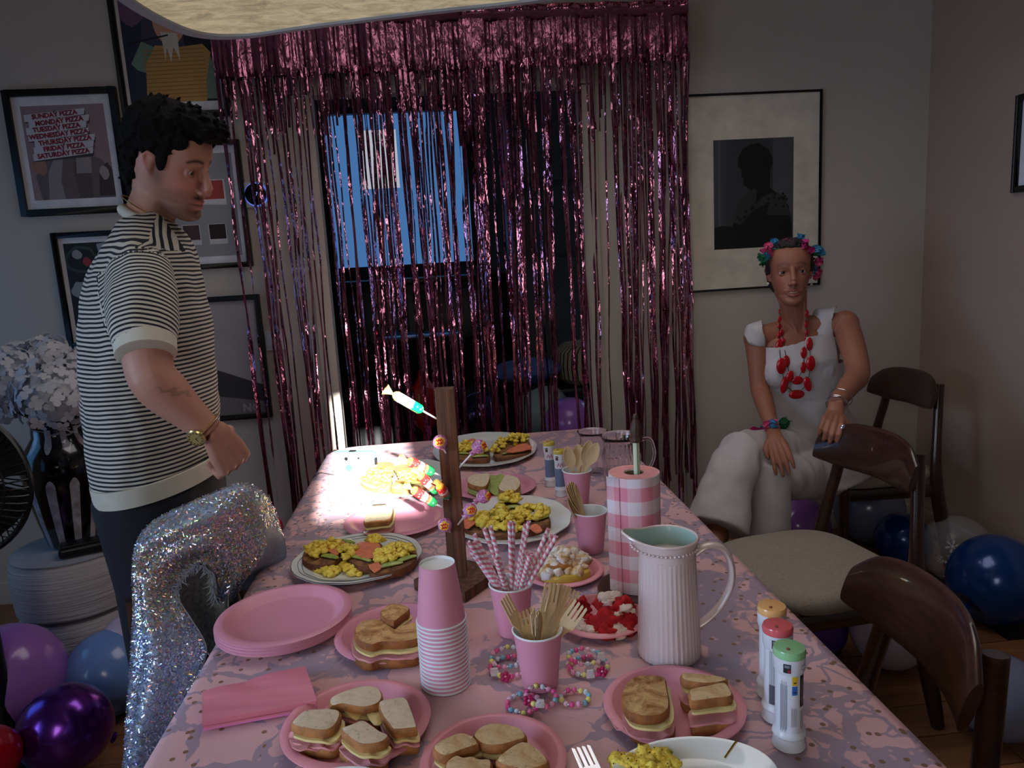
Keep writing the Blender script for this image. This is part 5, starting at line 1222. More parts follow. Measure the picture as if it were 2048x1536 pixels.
zb = tr.math('GREATER_THAN', tr.math('FRACT', tr.math('MULTIPLY_ADD', sp.outputs[2], 1 / 0.052, 0.06)), 0.5)
ab = tr.math('GREATER_THAN', tr.math('FRACT', tr.math('MULTIPLY', tr.math('ARCTAN2', sp.outputs[1], sp.outputs[0]), 6 / (2 * PI))), 0.5)
sm = tr.math('MULTIPLY', tr.math('ADD', tr.math('MULTIPLY', zb, 0.68), tr.math('MULTIPLY', ab, 0.32)), 1.0)
tr.color(tr.mix(sm, lin((228, 218, 222)), lin((224, 138, 156)))); tr.bump(tr.noise(300, 3, 0.6, tr.mapped((1, 1, 2))), 0.6, 0.002); tr.set(rough=0.9)
t2 = thing('kitchen_roll', 'pink and white gingham kitchen roll on the wooden holder', 'kitchen roll', (KX, KY, Z0 + 0.0185))
RH = 0.222; rr0 = 0.047
b = MB(); b.lathe([(0.0185, 0), (rr0, 0), (rr0, RH), (0.0185, RH), (0.0185, 0)], 64, cap=False)
b.build('roll', [tr.m], t2, angle=40)
MB().lathe([(0.0188, RH + 0.0004), (rr0 - 0.001, RH + 0.0004)], 64, cap=False).build('layered_end', mat('roll_end_pink', (222, 150, 148), 0.9, vary=0.1, vs=60), t2)
MB().lathe([(0.0165, 0.001), (0.0184, 0.001), (0.0184, RH - 0.002), (0.0165, RH - 0.002), (0.0165, 0.001)], 40, cap=False).build('core', mat('cardboard', (120, 104, 78), 0.9), t2, angle=60)
def flap(u, v): a = PI * 1.02 - 0.0 - u * 0.5; r = rr0 + 0.0012 + 0.010 * (1 - u) ** 2; return (r * math.cos(a) - 0.004 * (1 - u), r * math.sin(a) * (1) - 0.012 * (1 - u), v * RH)
def flap2(u, v): a = R(180 + 42) - u * R(30); r = rr0 + 0.001 + 0.0075 * (u) ** 1.5; return (r * math.cos(a), r * math.sin(a), v * RH * (1 - 0.0 * u))
MB().grid(flap2, 8, 6, thick=0.0008).build('loose_sheet', tr.m, t2, angle=180)

# ---------------------------------------------------------------- glass jugs
tg = NT('clear_glass'); tg.color((0.97, 0.95, 0.96)); tg.set(rough=0.01, trans=1.0, ior=1.42); M_CLEAR = tg.m
def glass_jug(label, px, rpx, hpx, ribs):
    p = PZ(px[0], px[1], Z0); sc_ = (p - CAM).dot(-ZC) / FPX; r = rpx * sc_; p.y += r * 0.8; h = hpx
    t = thing('glass_jug', label, 'jug', (p.x, p.y, Z0))
    prof = [(0.0, 0.001), (r * 0.78, 0.001), (r * 0.84, 0.004), (r * 0.92, h * 0.3), (r * 0.98, h * 0.6), (r * 0.86, h * 0.78), (r * 0.88, h * 0.88), (r * 1.04, h), (r * 1.02, h), (r * 0.86, h * 0.885), (r * 0.84, h * 0.78), (r * 0.955, h * 0.6), (r * 0.895, h * 0.3), (r * 0.80, 0.008), (0.0, 0.007)]
    MB().lathe(prof, 96, rib=lambda a, j: 1 + (0.012 * math.cos(a * ribs) if 2 < j < 6 else 0)).build('body', M_CLEAR, t, angle=75)
    hp = smoothpoly([(r * 0.86, 0, h * 0.86), (r * 1.5, 0, h * 0.88), (r * 1.72, 0, h * 0.6), (r * 1.45, 0, h * 0.33), (r * 0.95, 0, h * 0.3)], 5, False)
    MB().tube(hp, 0.005, 10).build('handle', M_CLEAR, t)
glass_jug('clear glass bowl-shaped jug at the far right corner of the table', (1193, 950), 30, 0.125, 24)
glass_jug('clear ribbed glass jug half behind the kitchen roll', (1252, 985), 40, 0.15, 30)

# ---------------------------------------------------------------- bubble tubes
M_PLW = mat('tube_white', (216, 220, 226), 0.3, vary=0.02); M_INKB = mat('ink_black_label', (24, 24, 28), 0.5); M_INKG = mat('ink_grey_label', (130, 134, 148), 0.5)
def curved_patch(b, r, a0, a1, z0, z1, mi, n=6):
    vs = []
    for i in range(n + 1):
        a = a0 + (a1 - a0) * i / n; vs += [(r * math.sin(a), -r * math.cos(a), z0), (r * math.sin(a), -r * math.cos(a), z1)]
    b.add(vs, [(2 * i, 2 * i + 2, 2 * i + 3, 2 * i + 1) for i in range(n)], mi)
def tube_bottle(label, px, cap_rgb, kind, H=0.125, r=0.0165, rz=0.0, group=None, body=None):
    p = PZ(px[0], px[1], Z0); p.y += r; t = thing('bubble_tube', label, 'bubble tube', (p.x, p.y, Z0), rz, group=group)
    MB().lathe([(0, 0), (r * 1.12, 0), (r * 1.18, 0.002), (r * 1.12, 0.004), (r * 1.06, 0.016), (r * 1.18, 0.019), (r * 1.14, 0.022), (r * 0.98, 0.026)], 36, cap=True).build('base', M_PLW, t)
    MB().lathe([(r * 0.97, 0.024), (r * 0.97, H - 0.030)], 36, cap=False).build('tube', body or M_PLW, t)
    MB().lathe([(r * 0.97, H - 0.032), (r * 1.10, H - 0.027), (r * 1.12, H - 0.012), (r * 1.10, H - 0.010), (0, H - 0.010)], 36).build('collar', M_PLW, t)
    cm = mat('cap_%d_%d_%d' % cap_rgb, cap_rgb, 0.18, vary=0.04, coat=0.4)
    c = MB().lathe([(r * 1.10, H - 0.0098), (r * 1.14, H - 0.004), (r * 1.06, H), (r * 0.6, H + 0.001), (0, H + 0.0014)], 36, cap=False).build('cap', cm, t)
    MB().lathe([(0.0022, H + 0.0006), (0.002, H + 0.0026), (0, H + 0.0028)], 12, Matrix.Translation((-r * 0.3, -r * 0.45, 0))).build('stud', mat('cap_stud', (140, 70, 40), 0.5), c)
    b = MB(); R_ = r * 0.97 + 0.0003; hz = H - 0.056; z0 = 0.028; mats = [M_INKB, M_INKG, mat('ink_yellow', (226, 190, 40), 0.5), mat('ink_blue', (50, 110, 190), 0.5), mat('ink_crimson', (170, 30, 70), 0.4), mat('ink_mauve', (150, 80, 120), 0.5), mat('ink_steel', (104, 122, 150), 0.5)]
    R2 = r * 1.12 + 0.0004
    if kind == 'text':
        for i in range(9): curved_patch(b, R_, R(-62 + i * 3.4), R(-60.2 + i * 3.4), z0 + 0.002 * (i % 3), z0 + hz * (0.86 if i % 2 else 0.8), 1, 1)
        curved_patch(b, R_, R(-14), R(10), z0 + hz * .80, z0 + hz * .95, 2); curved_patch(b, R_, R(-14), R(10), z0 + hz * .64, z0 + hz * .79, 3)
        for j in range(3): curved_patch(b, R_ + .0002, R(-8), R(4), z0 + hz * (.68 + .16 * (j % 2)), z0 + hz * (.70 + .16 * (j % 2)), 0, 2)
        curved_patch(b, R_, R(22), R(52), z0 + hz * .42, z0 + hz * .95, 0)
        for i in range(4): curved_patch(b, R_ + .0003, R(28 + i * 5), R(30 + i * 5), z0 + hz * .48, z0 + hz * .90, 1, 1)
        for i in range(5): curved_patch(b, R_, R(-16 + i * 5), R(-14 + i * 5), z0 + hz * .1, z0 + hz * .42, 1, 1)
        for i in range(3): curved_patch(b, R_, R(26 + i * 7), R(28 + i * 7), z0 + hz * .04, z0 + hz * .36, 0, 1)
    elif kind == 'picture':
        curved_patch(b, R_, R(-62), R(-34), z0, z0 + hz * .35, 0); 
        for i in range(5): curved_patch(b, R_, R(-60 + i * 5), R(-58 + i * 5), z0, z0 + hz * .95, 1, 1)
        for i, (a0, a1, zz0, zz1) in enumerate(((-14, 26, .36, .44), (-18, 30, .44, .56), (-14, 28, .56, .68), (-8, 22, .68, .80), (-2, 14, .80, .90), (2, 10, .90, .98))): curved_patch(b, R_, R(a0), R(a1), z0 + hz * zz0, z0 + hz * zz1, 4)
        curved_patch(b, R_ + .0002, R(0), R(12), z0 + hz * .5, z0 + hz * .7, 5)
    elif kind == 'figure':
        for i, (a0, a1, zz0, zz1) in enumerate(((-40, -4, .36, .52), (-44, -12, .52, .66), (-46, -24, .66, .80))): curved_patch(b, R_, R(a0), R(a1), z0 + hz * zz0, z0 + hz * zz1, 0 if i else 6)
    elif kind == 'grey':
        curved_patch(b, R_, R(-80), R(80), z0, z0 + hz * .70, 6, 14)
        for i in range(5): curved_patch(b, R_, R(-40 + i * 16), R(-31 + i * 16), z0 + hz * (.76 + .05 * (i % 2)), z0 + hz * (.88 + .05 * (i % 2)), 5, 2)
    # collar marks: black and red label block on the left, oval emblem on the right
    curved_patch(b, R2, R(-46), R(-20), H - 0.026, H - 0.014, 0); curved_patch(b, R2 + .0002, R(-42), R(-24), H - 0.019, H - 0.0155, 1, 3); curved_patch(b, R2 + .0002, R(-30), R(-22), H - 0.0255, H - 0.021, 4, 2)
    for i in range(14):
        a = 2 * PI * i / 14; a2 = 2 * PI * (i + 1) / 14; am = R(30) + 0.20 * math.cos(a); bm_ = R(30) + 0.20 * math.cos(a2); z_ = H - 0.020 + 0.0035 * math.sin(a); z2 = H - 0.020 + 0.0035 * math.sin(a2)
        b.add([(R2 * math.sin(am), -R2 * math.cos(am), z_), (R2 * math.sin(bm_), -R2 * math.cos(bm_), z2), ((R2) * math.sin(bm_), -(R2) * math.cos(bm_), z2 + .0008), (R2 * math.sin(am), -R2 * math.cos(am), z_ + .0008)], [(0, 1, 2, 3)], 4 if i % 2 else 3)
    if kind == 'picture':
        vs, fs = text_mesh('FU', 0.011, 0.0003); b.add([(R_ * math.sin(R(6) + q.x / R_), -R_ * math.cos(R(6) + q.x / R_), z0 + hz * .2 + q.y) for q in vs], fs, 0)
    b.build('printed_label', mats, t, smooth=False)
    return t
tube_bottle('bubble tube with green cap and black text label, front of three', (1590, 1506), (146, 204, 146), 'text', H=0.138, r=0.0178)
tube_bottle('bubble tube with red cap and crimson picture, middle of three', (1566, 1450), (222, 100, 104), 'picture', H=0.138, r=0.0178)
tube_bottle('bubble tube with orange cap, rearmost of the three by the right edge', (1554, 1402), (238, 182, 116), 'figure', H=0.138, r=0.0178)
tube_bottle('bubble tube with yellow cap, left one of the grey pair behind', (1103, 974), (200, 180, 70), 'grey', H=0.128, r=0.0145)
tube_bottle('bubble tube with yellow cap, right one touching the spoon cup', (1124, 994), (200, 180, 70), 'grey', H=0.128, r=0.0145)

# ---------------------------------------------------------------- toy camera in the sun
a_ = PZ(670, 955, Z0); b_ = PZ(752, 955, Z0); ctr = (a_ + b_) / 2; wdt = (b_ - a_).length; dxy = (b_ - a_); ang = math.atan2(dxy.y, dxy.x)
t = thing('toy_camera', 'white and mint compact camera standing in the patch of sunlight', 'camera', (ctr.x, ctr.y + 0.02, Z0), ang)
M_CAMW = mat('camera_white', (216, 222, 220), 0.35); M_MINT = mat('camera_mint', (110, 150, 150), 0.35)
Hc = 0.078
MB().box((0, 0, Hc / 2), (wdt, 0.034, Hc)).build('body', M_MINT, t, bevel=0.006, bseg=3)
MB().box((0.0, -0.0185, Hc * 0.47), (wdt * 0.93, 0.006, Hc * 0.82)).build('front_panel', M_CAMW, t, bevel=0.003)
MB().box((-wdt * 0.36, -0.0225, Hc * 0.36), (wdt * 0.13, 0.004, Hc * 0.5)).build('grip', M_MINT, t, bevel=0.0015)
Ml = frame((-wdt * 0.07, -0.0215, Hc * 0.42), (0, -1, 0), (1, 0, 0))
l_ = MB().lathe([(0.0, 0), (0.0165, 0), (0.0165, 0.006), (0.0145, 0.008), (0.0125, 0.008), (0.0115, 0.005), (0, 0.005)], 36, Ml).build('lens_ring', M_CAMW, t)
MB().lathe([(0.0112, 0.0052), (0.010, 0.0075), (0.005, 0.0088), (0, 0.009)], 30, Ml).build('lens', mat('lens_glass', (60, 90, 110), 0.05), l_)
MB().lathe([(0.0, 0), (0.006, 0), (0.006, 0.002), (0, 0.002)], 20, frame((-wdt * 0.13, -0.0215, Hc * 0.78), (0, -1, 0))).build('viewfinder', M_BLACK, t)
MB().lathe([(0.0, 0), (0.0035, 0), (0.0035, 0.002), (0, 0.002)], 16, frame((wdt * 0.17, -0.0215, Hc * 0.80), (0, -1, 0))).build('sensor', M_BLACK, t)
MB().box((-0.004, 0, Hc + 0.0015), (0.02, 0.012, 0.004)).build('shutter_button', M_BLACK, t, bevel=0.001)
MB().box((wdt * 0.5 + 0.002, 0, Hc * 0.6), (0.005, 0.012, 0.02)).build('strap_lug', M_BLACK, t, bevel=0.001)
q0 = PZ(668, 950, Z0 + 0.002); q1 = PZ(640, 946, Z0 + .002); q2 = PZ(626, 955, Z0 + .002)
o = MB().tube(smoothpoly([q0, q1, q2], 5, False), 0.0012, 6).build('camera_cord', M_DARK, None); tag(o, 'thin cord trailing left from the compact camera', 'cord')

# ---------------------------------------------------------------- sweet stand with lollipops
tw2 = NT('stained_wood'); gr = tw2.noise(1, 5, 0.65, tw2.mapped((75, 75, 2.2)), 0.3); tw2.color(tw2.ramp(gr, [(0.3, lin((48, 27, 16))), (0.5, lin((92, 56, 34))), (0.72, lin((134, 88, 56)))])); tw2.bump(gr, 0.7, 0.004); tw2.set(rough=0.75)
SXp, SYp = -0.012, 1.418
t = thing('sweet_stand', 'rough brown wooden post on a square base holding lollipops', 'stand', (SXp, SYp, Z0))
b = MB().box((0, 0, 0.011), (0.128, 0.128, 0.022), Matrix.Rotation(R(52), 4, 'Z')); b.build('base', tw2.m, t, bevel=0.002)
ptop = PY(890, 778, SYp - 0.01); Hp = ptop.z - Z0
MB().box((0, 0, 0.02 + (Hp - 0.02) / 2), (0.0365, 0.034, Hp - 0.02), Matrix.Rotation(R(-4), 4, 'Z')).build('post', tw2.m, t, bevel=0.0015)
tl = NT('lolly_wrapper'); nl = tl.noise(55, 3, 0.6, dist=3.0); tl.color(tl.ramp(nl, [(0.40, lin((190, 60, 140))), (0.5, lin((226, 190, 214))), (0.56, lin((150, 90, 190))), (0.68, lin((222, 120, 60)))])); tl.set(rough=0.25); tl.bump(tl.noise(120, 3), 0.8, 0.002)
M_LSTICK = mat('lolly_stick', (222, 222, 226), 0.35); M_LYEL = mat('emblem_yellow', (240, 196, 60), 0.3); M_LRED = mat('emblem_red', (212, 50, 36), 0.3)
def lollipop(label, px, y, face, stickto, r=0.0138):
    c = PY(px[0], px[1], y); s_ = V(stickto); d = (s_ - c).normalized()
    t = thing('lollipop', label, 'lollipop', c)
    MB().ball((0, 0, 0), r, seg=24, rings=16, amp=0.06, fr=3).build('candy', tl.m, t)
    MB().tube([d * r * 0.9, s_ - c], 0.0019, 8).build('stick', M_LSTICK, t)
    MB().lathe([(r * 0.55, r * 0.7), (0.0042, r * 1.15), (0.0062, r * 1.5), (0.0024, r * 1.45)], 10, frame((0, 0, 0), d), rib=lambda a, j: 1 + 0.2 * math.sin(a * 5)).build('wrapper_tail', tl.m, t)
    fd = V(face).normalized(); b = MB(); Mf = frame((0, 0, 0), fd, (1, 0, 0.2)); R_ = r * 1.035
    def sph(u, v, k=1.0): q = math.hypot(u, v); return (u * R_ * k, v * R_ * k, R_ * k * math.sqrt(max(0, 1 - q * q)))
    pts = [(0.66 * (1 + 0.10 * math.cos(5 * a)) * math.cos(a), 0.60 * (1 + 0.10 * math.cos(5 * a)) * math.sin(a)) for a in [2 * PI * i / 30 for i in range(30)]]
    vs = [sph(0, 0)]; 
    for k in (0.5, 1.0): vs += [sph(u * k, v * k) for u, v in pts]
    fs = [(0, 1 + i, 1 + (i + 1) % 30) for i in range(30)] + [(1 + i, 31 + i, 31 + (i + 1) % 30, 1 + (i + 1) % 30) for i in range(30)]
    b.add(vs, fs, 0, Mf)
    for row, amp in ((0.18, 1), (-0.2, -1)):
        ln = [sph(-0.42 + 0.84 * i / 16, row + 0.13 * math.sin(i * 1.15 * amp), 1.02) for i in range(17)]; b.tube(ln, 0.0011, 5, Mf, 1)
    b.build('emblem', [M_LYEL, M_LRED], t)
    return t
def onpost(px, py, y): return PY(px, py, y)
def stickp(px, py, y=None): p = PY(px, py, SYp - 0.012); return p
lollipop('round lollipop with yellow-orange emblem in front of the post, upper left', (880, 884), 1.375, (0, -1, .3), stickp(893, 908))
lollipop('purple round lollipop high on the right of the post', (957, 893), 1.40, (0.9, -0.5, .2), stickp(908, 946))
lollipop('purple round lollipop in the middle on the right of the post', (967, 993), 1.40, (0.9, -0.6, .2), stickp(912, 1028))
lollipop('round lollipop with yellow emblem just right of the post', (940, 1020), 1.385, (.2, -1, .3), stickp(910, 1056))
lollipop('round lollipop with red emblem low on the left face of the post', (890, 1050), 1.378, (-.1, -1, .2), stickp(902, 1066))
def tube_sweet(label, p0, p1, ps, y0, y1, sunny=False):
    a = PY(*p0, y0); b_ = PY(*p1, y1); s_ = PY(*ps, SYp - 0.005); d = (b_ - a).normalized(); L_ = (b_ - a).length; M = frame(a, d)
    t = thing('fruit_lollipop', label, 'lollipop', M=M); r = 0.0095
    tt = NT('fruit_tube_wrapper_%d' % p0[0]); sp = tt.new('ShaderNodeSeparateXYZ'); tt.link(tt.obj(), sp.inputs[0]); q = tt.math('DIVIDE', sp.outputs[2], L_)
    base = tt.ramp(q, [(0.0, lin((230, 190, 60))), (0.12, lin((206, 40, 40))), (0.38, lin((206, 40, 40))), (0.42, lin((226, 220, 210))), (0.58, lin((200, 60, 50))), (0.72, lin((40, 140, 84))), (0.95, lin((40, 140, 84)))] if not sunny else [(0.0, lin((224, 190, 90))), (0.12, lin((220, 150, 90))), (0.2, lin((232, 228, 224))), (0.62, lin((232, 228, 224))), (0.64, lin((10, 150, 90))), (0.9, lin((10, 150, 90)))])
    sqq = tt.math('LESS_THAN', tt.voronoi(150), 0.25); tt.color(tt.mix(tt.math('MULTIPLY', sqq, 0.7), base, lin((236, 226, 214)))); tt.set(rough=0.22); tt.bump(tt.noise(110, 3), 0.8, 0.002)
    MB().lathe([(0.003, -0.001), (r * 0.7, 0.002), (r, 0.007), (r, L_ - 0.007), (r * 0.7, L_ - 0.002), (0.003, L_)], 20, rib=lambda a_, j: 1 + 0.03 * math.sin(a_ * 7)).build('candy', tt.m, t)
    def tf_(u, v): return ((0.001 + 0.011 * u) * (2 * v - 1), 0.003 * math.sin(v * 9), -0.001 - 0.018 * u)
    MB().grid(tf_, 5, 10, thick=0.0004).build('wrapper_tail', mat('foil_tail', (206, 170, 90), 0.3), t, angle=180)
    MB().tube([(0, 0, L_ - 0.002), M.inverted() @ s_], 0.0019, 8).build('stick', M_LSTICK, t)
tube_sweet('tube-shaped lollipop pointing up left at the top, bright in the sun', (787, 788), (846, 822), (878, 840), 1.39, 1.40, True)
tube_sweet('tube-shaped fruit lollipop at mid height, uppermost of the shaded ones', (815, 921), (868, 946), (890, 954), 1.37, 1.39)
tube_sweet('tube-shaped fruit lollipop just under the uppermost shaded one', (838, 948), (874, 984), (890, 1000), 1.365, 1.39)
tube_sweet('lowest tube-shaped fruit lollipop on the left of the post', (824, 978), (872, 1009), (892, 1018), 1.37, 1.39)
tube_sweet('short fruit lollipop seen end on against the post', (878, 970), (894, 994), (898, 1003), 1.35, 1.385)

# ---------------------------------------------------------------- bead bracelets
BC = [(226, 80, 150), (232, 160, 196), (124, 190, 212), (208, 222, 238), (228, 224, 130), (226, 194, 216), (236, 112, 162)]
BM = [mat('bead_%d_%d_%d' % c, c, 0.25, vary=0.02) for c in BC]; M_BSIL = mat('bead_silver', (215, 215, 220), 0.2, 1.0)
bead_me = []
for m in BM: bead_me.append(MB().ball((0, 0, 0), 0.0042, seg=10, rings=7).build('bead', m, None))
sil = MB().ball((0, 0, 0), (0.0024, 0.0024, 0.0024), seg=8, rings=6).build('spacer', M_BSIL, None)
fl = MB()
for k in range(5): fl.ball((0.0052 * math.cos(2 * PI * k / 5), 0.0052 * math.sin(2 * PI * k / 5), 0), (0.0040, 0.0040, 0.0026), seg=8, rings=6)
fl.ball((0, 0, 0.0018), (0.002, 0.002, 0.002), seg=8, rings=6, mi=1); flo = fl.build('flower_charm', [mat('charm_magenta', (176, 20, 90), 0.3), BM[1]], None)
ch = MB().box((0, 0, 0), (0.013, 0.004, 0.007)); ch.box((0, 0, 0.006), (0.010, 0.004, 0.006)); ch.ball((-0.002, -0.0012, 0.006), 0.0018, seg=6, rings=4, mi=1); ch.ball((0.002, -0.0012, 0.002), 0.0015, seg=6, rings=4, mi=1)
cho = ch.build('cupcake_charm', [mat('charm_white', (220, 218, 224), 0.3), BM[0]], None, bevel=0.0012)
def bracelet(label, px, rpx, tilt, seed, zoff=0.0, charm=None, oval=1.0):
    p = PZ(px[0], px[1], Z0); s_ = (p - CAM).dot(-ZC) / FPX; r = rpx * s_; r_ = random.Random(seed)
    M = Matrix.Translation((p.x, p.y, Z0 + 0.0046 + zoff)) @ Matrix.Rotation(tilt[0], 4, 'X') @ Matrix.Rotation(tilt[1], 4, 'Y')
    t = thing('bead_bracelet', label, 'bracelet', M=M, group='bead bracelets on the table'); per = 2 * PI * r; n = int(per / 0.0095); off = r_.randrange(7)
    MB().tube([(r * math.cos(a), oval * r * math.sin(a), 0) for a in [2 * PI * i / 40 for i in range(40)]], 0.0008, 5, closed=True).build('cord', M_BSIL, t)
    for i in range(n):
        a = 2 * PI * i / n; rz = Matrix.Translation((r * math.cos(a), oval * r * math.sin(a), 0.001 * math.sin(i * 2.1)))
        src = bead_me[(i + off + (i // 3)) % 7]
        if charm and i == charm[0]: src = flo; rz = rz @ Matrix.Rotation(R(50), 4, 'X') @ Matrix.Translation((0, 0, 0.004))
        elif charm and i == charm[1]: src = cho; rz = rz @ Matrix.Translation((0, -0.002, 0.002))
        o = src.copy(); C.objects.link(o); o.parent = t; o.matrix_basis = rz
        if i % 2 == 0 and src in bead_me:
            a2 = a + PI / n; o = sil.copy(); C.objects.link(o); o.parent = t; o.location = (r * math.cos(a2), oval * r * math.sin(a2), 0.001 * math.sin(i * 2.1))
bracelet('colourful bead bracelet left of the fork cup, lying flat', (1020, 1338), 39, (0, 0), 1, 0, (14, 12), 0.95)
bracelet('second bead bracelet resting on the one left of the fork cup', (1016, 1330), 33, (R(4), R(-3)), 2, 0.0095, (17, 15))
bracelet('colourful bead bracelet right of the fork cup, lying flat', (1177, 1337), 38, (0, 0), 3, 0, (16, 14), 0.9)
bracelet('second bead bracelet resting on the one right of the fork cup', (1170, 1329), 32, (R(-3), R(4)), 4, 0.0095, (17, 15))
bracelet('bead bracelet with white charms, front left of the three joined', (1047, 1412), 32, (0, 0), 5, 0, None, 1.0)
bracelet('bead bracelet in the middle of the three before the fork cup', (1083, 1408), 30, (R(5), R(8)), 6, 0.008, (8, 10), 1.0)
bracelet('bead bracelet forming the open loop at the right of the three', (1150, 1400), 28, (0, 0), 7, 0, None, 0.9)
for o in bead_me + [sil, flo, cho]: bpy.data.objects.remove(o)
# ---------------------------------------------------------------- dining chairs
M_SEAT = mat('seat_oatmeal', (160, 150, 138), 0.95, vary=0.12, vs=140, bump=0.4, bs=400, bd=0.001)
def chair_parts(t):
    # local frame: the sitter looks along -x, back at +x
    zt = 0.84
    def bk(u, v):
        s_ = u * 2 - 1; y = 0.198 * s_; c = 1 - 0.50 * abs(s_) ** 4; top = zt - 0.010 * s_ * s_ - 0.018 * max(0, abs(s_) - 0.8) * 5 * .5
        a = 2 * PI * v; hh = 0.072 * c; x = 0.225 - 0.050 * s_ * s_ + 0.012 * math.sin(a) * 0 + 0.0145 * math.cos(a) * (0.55 + 0.45 * c)
        sg = math.sin(a); zz = math.copysign(abs(sg) ** 0.75, sg)
        return (x + 0.020 * zz * 0.6, y, top - 0.072 + hh * zz * 1.0)
    b = MB().grid(bk, 28, 20); n = 21
    b.f.append(tuple(range(0, 20))[::-1]); b.mi.append(0); b.f.append(tuple(28 * n + k for k in range(20))); b.mi.append(0)
    b.build('backrest', M_WALNUT, t, angle=60)
    for s_ in (-1, 1):
        pts = smoothpoly([(0.275, 0.215 * s_, 0.0), (0.225, 0.205 * s_, 0.25), (0.195, 0.20 * s_, 0.45), (0.228, 0.158 * s_, 0.70), (0.236, 0.150 * s_, 0.80)], 4, False)
        MB().tube(pts, [(0.019 + 0.009 * math.sin(PI * min(1, i / 10)), 0.016 + 0.006 * math.sin(PI * min(1, i / 10))) for i in range(len(pts))], 12, ref=(1, 0, 0)).build('leg', M_WALNUT, t)
        pts = smoothpoly([(-0.215, 0.20 * s_, 0.0), (-0.205, 0.20 * s_, 0.25), (-0.20, 0.195 * s_, 0.43)], 4, False)
        MB().tube(pts, [0.013 + 0.009 * i / (len(pts) - 1) for i in range(len(pts))], 12).build('leg', M_WALNUT, t)
        MB().tube([(-0.20, 0.196 * s_, 0.395), (0.20, 0.20 * s_, 0.375)], [(0.012, 0.026)] * 2, 10, ref=(0, 1, 0)).build('side_rail', M_WALNUT, t)
    MB().tube([(-0.20, -0.195, 0.40), (-0.20, 0.195, 0.40)], [(0.012, 0.022)] * 2, 10, ref=(1, 0, 0)).build('front_rail', M_WALNUT, t)
    MB().tube([(0.20, -0.2, 0.36), (0.20, 0.2, 0.36)], [(0.012, 0.022)] * 2, 10, ref=(1, 0, 0)).build('back_rail', M_WALNUT, t)
    out = [(0.225 * math.copysign(abs(math.cos(a)) ** 0.55, math.cos(a)) * (1.0), 0.235 * math.copysign(abs(math.sin(a)) ** 0.55, math.sin(a)) * (1 - 0.06 * math.cos(a))) for a in [2 * PI * i / 48 for i in range(48)]]
    b = MB(); rings = [(0.90, 0.415), (0.985, 0.42), (1.0, 0.438), (0.985, 0.456), (0.9, 0.468), (0.6, 0.474), (0.2, 0.475)]
    vs = []
    for k, z in rings: vs += [(x * k, y * k, z + 0.012 * (y / 0.235) ** 2 * 0.6) for x, y in out]
    fs = [(r_ * 48 + i, r_ * 48 + (i + 1) % 48, (r_ + 1) * 48 + (i + 1) % 48, (r_ + 1) * 48 + i) for r_ in range(6) for i in range(48)]
    fs += [tuple(reversed(range(48))), tuple(6 * 48 + i for i in range(48))]
    b.add(vs, fs).build('seat', M_SEAT, t, angle=180)
ch1 = thing('dining_chair', 'dark walnut dining chair nearest the camera, glossy curved back against the dotted cloth', 'chair', (0.533, 1.09, 0), R(-7)); chair_parts(ch1)
def put_chair(x, y, rz, label): return copy_tree(ch1, Matrix.Translation((x, y, 0)) @ Matrix.Rotation(rz, 4, 'Z'), label)
put_chair(1.014, 1.975, R(10), 'middle walnut dining chair with oatmeal seat, the woman rests her hand on its back')
put_chair(1.70, 2.88, R(4), 'walnut dining chair by the back wall that the woman is sitting on')
put_chair(-0.35, 1.437, R(160), 'walnut dining chair hidden under the sequin jacket')

# ---------------------------------------------------------------- sequin jacket over the chair
fj = crop(0, 960, 2.667)
M_SEQ = mat('sequin_cloth', (158, 172, 192), 0.5, 0.2, vary=0.25, vs=160, bump=0.8, bs=300, bd=0.002)
prs = [((695, 1640), (850, 1640), 1.26), ((700, 1400), (925, 1400), 1.27), ((708, 1200), (1000, 1200), 1.28), ((718, 1000), (1080, 1000), 1.30), ((728, 860), (1100, 880), 1.32), ((740, 700), (1020, 730), 1.34), ((746, 560), (962, 640), 1.36), ((750, 420), (955, 570), 1.38), ((765, 300), (985, 510), 1.40),
       ((860, 212), (1020, 468), 1.41), ((1040, 130), (1060, 445), 1.42), ((1250, 48), (1110, 455), 1.43), ((1335, 80), (1140, 490), 1.44), ((1375, 180), (1150, 540), 1.45), ((1405, 300), (1155, 590), 1.46), ((1385, 400), (1165, 625), 1.47), ((1300, 520), (1185, 640), 1.48), ((1245, 610), (1215, 645), 1.49)]
OU = [PY(*fj(*a), y + 0.02) for a, b_, y in prs]; IN = [PY(*fj(*b_), y) for a, b_, y in prs]
OU = smoothpoly(OU, 4, False); IN = smoothpoly(IN, 4, False); NP = len(OU)
def jf(u, v):
    k = min(NP - 1, int(round(u * (NP - 1)))); a, b_ = OU[k], IN[k]
    if v < 0.25:
        q = (0.25 - v) / 0.25; up = max(0, min(1, (k - 26) / 12)); c_ = V(((OU[k].x + IN[k].x) / 2, 0, 0))
        p = a + V((0.03 * q * (1 - up), 0.16 * q * (0.4 + 0.6 * up), -0.10 * q * q))
        return p
    w_ = (v - 0.25) / 0.75; p = a.lerp(b_, w_); bul = (0.050 if k < 40 else 0.050 * max(0.25, 1 - (k - 40) / 20)) * math.sin(PI * min(1, w_ * 1.1 + 0.02)) ** 0.8
    fold = 0.010 * math.sin(w_ * 13 + 1.2 * math.sin(k * 0.12)) * math.sin(PI * w_) + 0.008 * noise.noise(V((k * 0.12, w_ * 3, 1)))
    return p + V((-0.1, -1, 0.15)) * (bul + fold)
t = thing('sequin_jacket', 'iridescent pale sequin jacket draped over the chair on the left', 'jacket', (-0.55, 1.4, 0.0))
jb = MB().grid(jf, NP - 1, 26, thick=0.004)
jo = jb.build('outer_cloth', M_SEQ, t, world=True, angle=180)
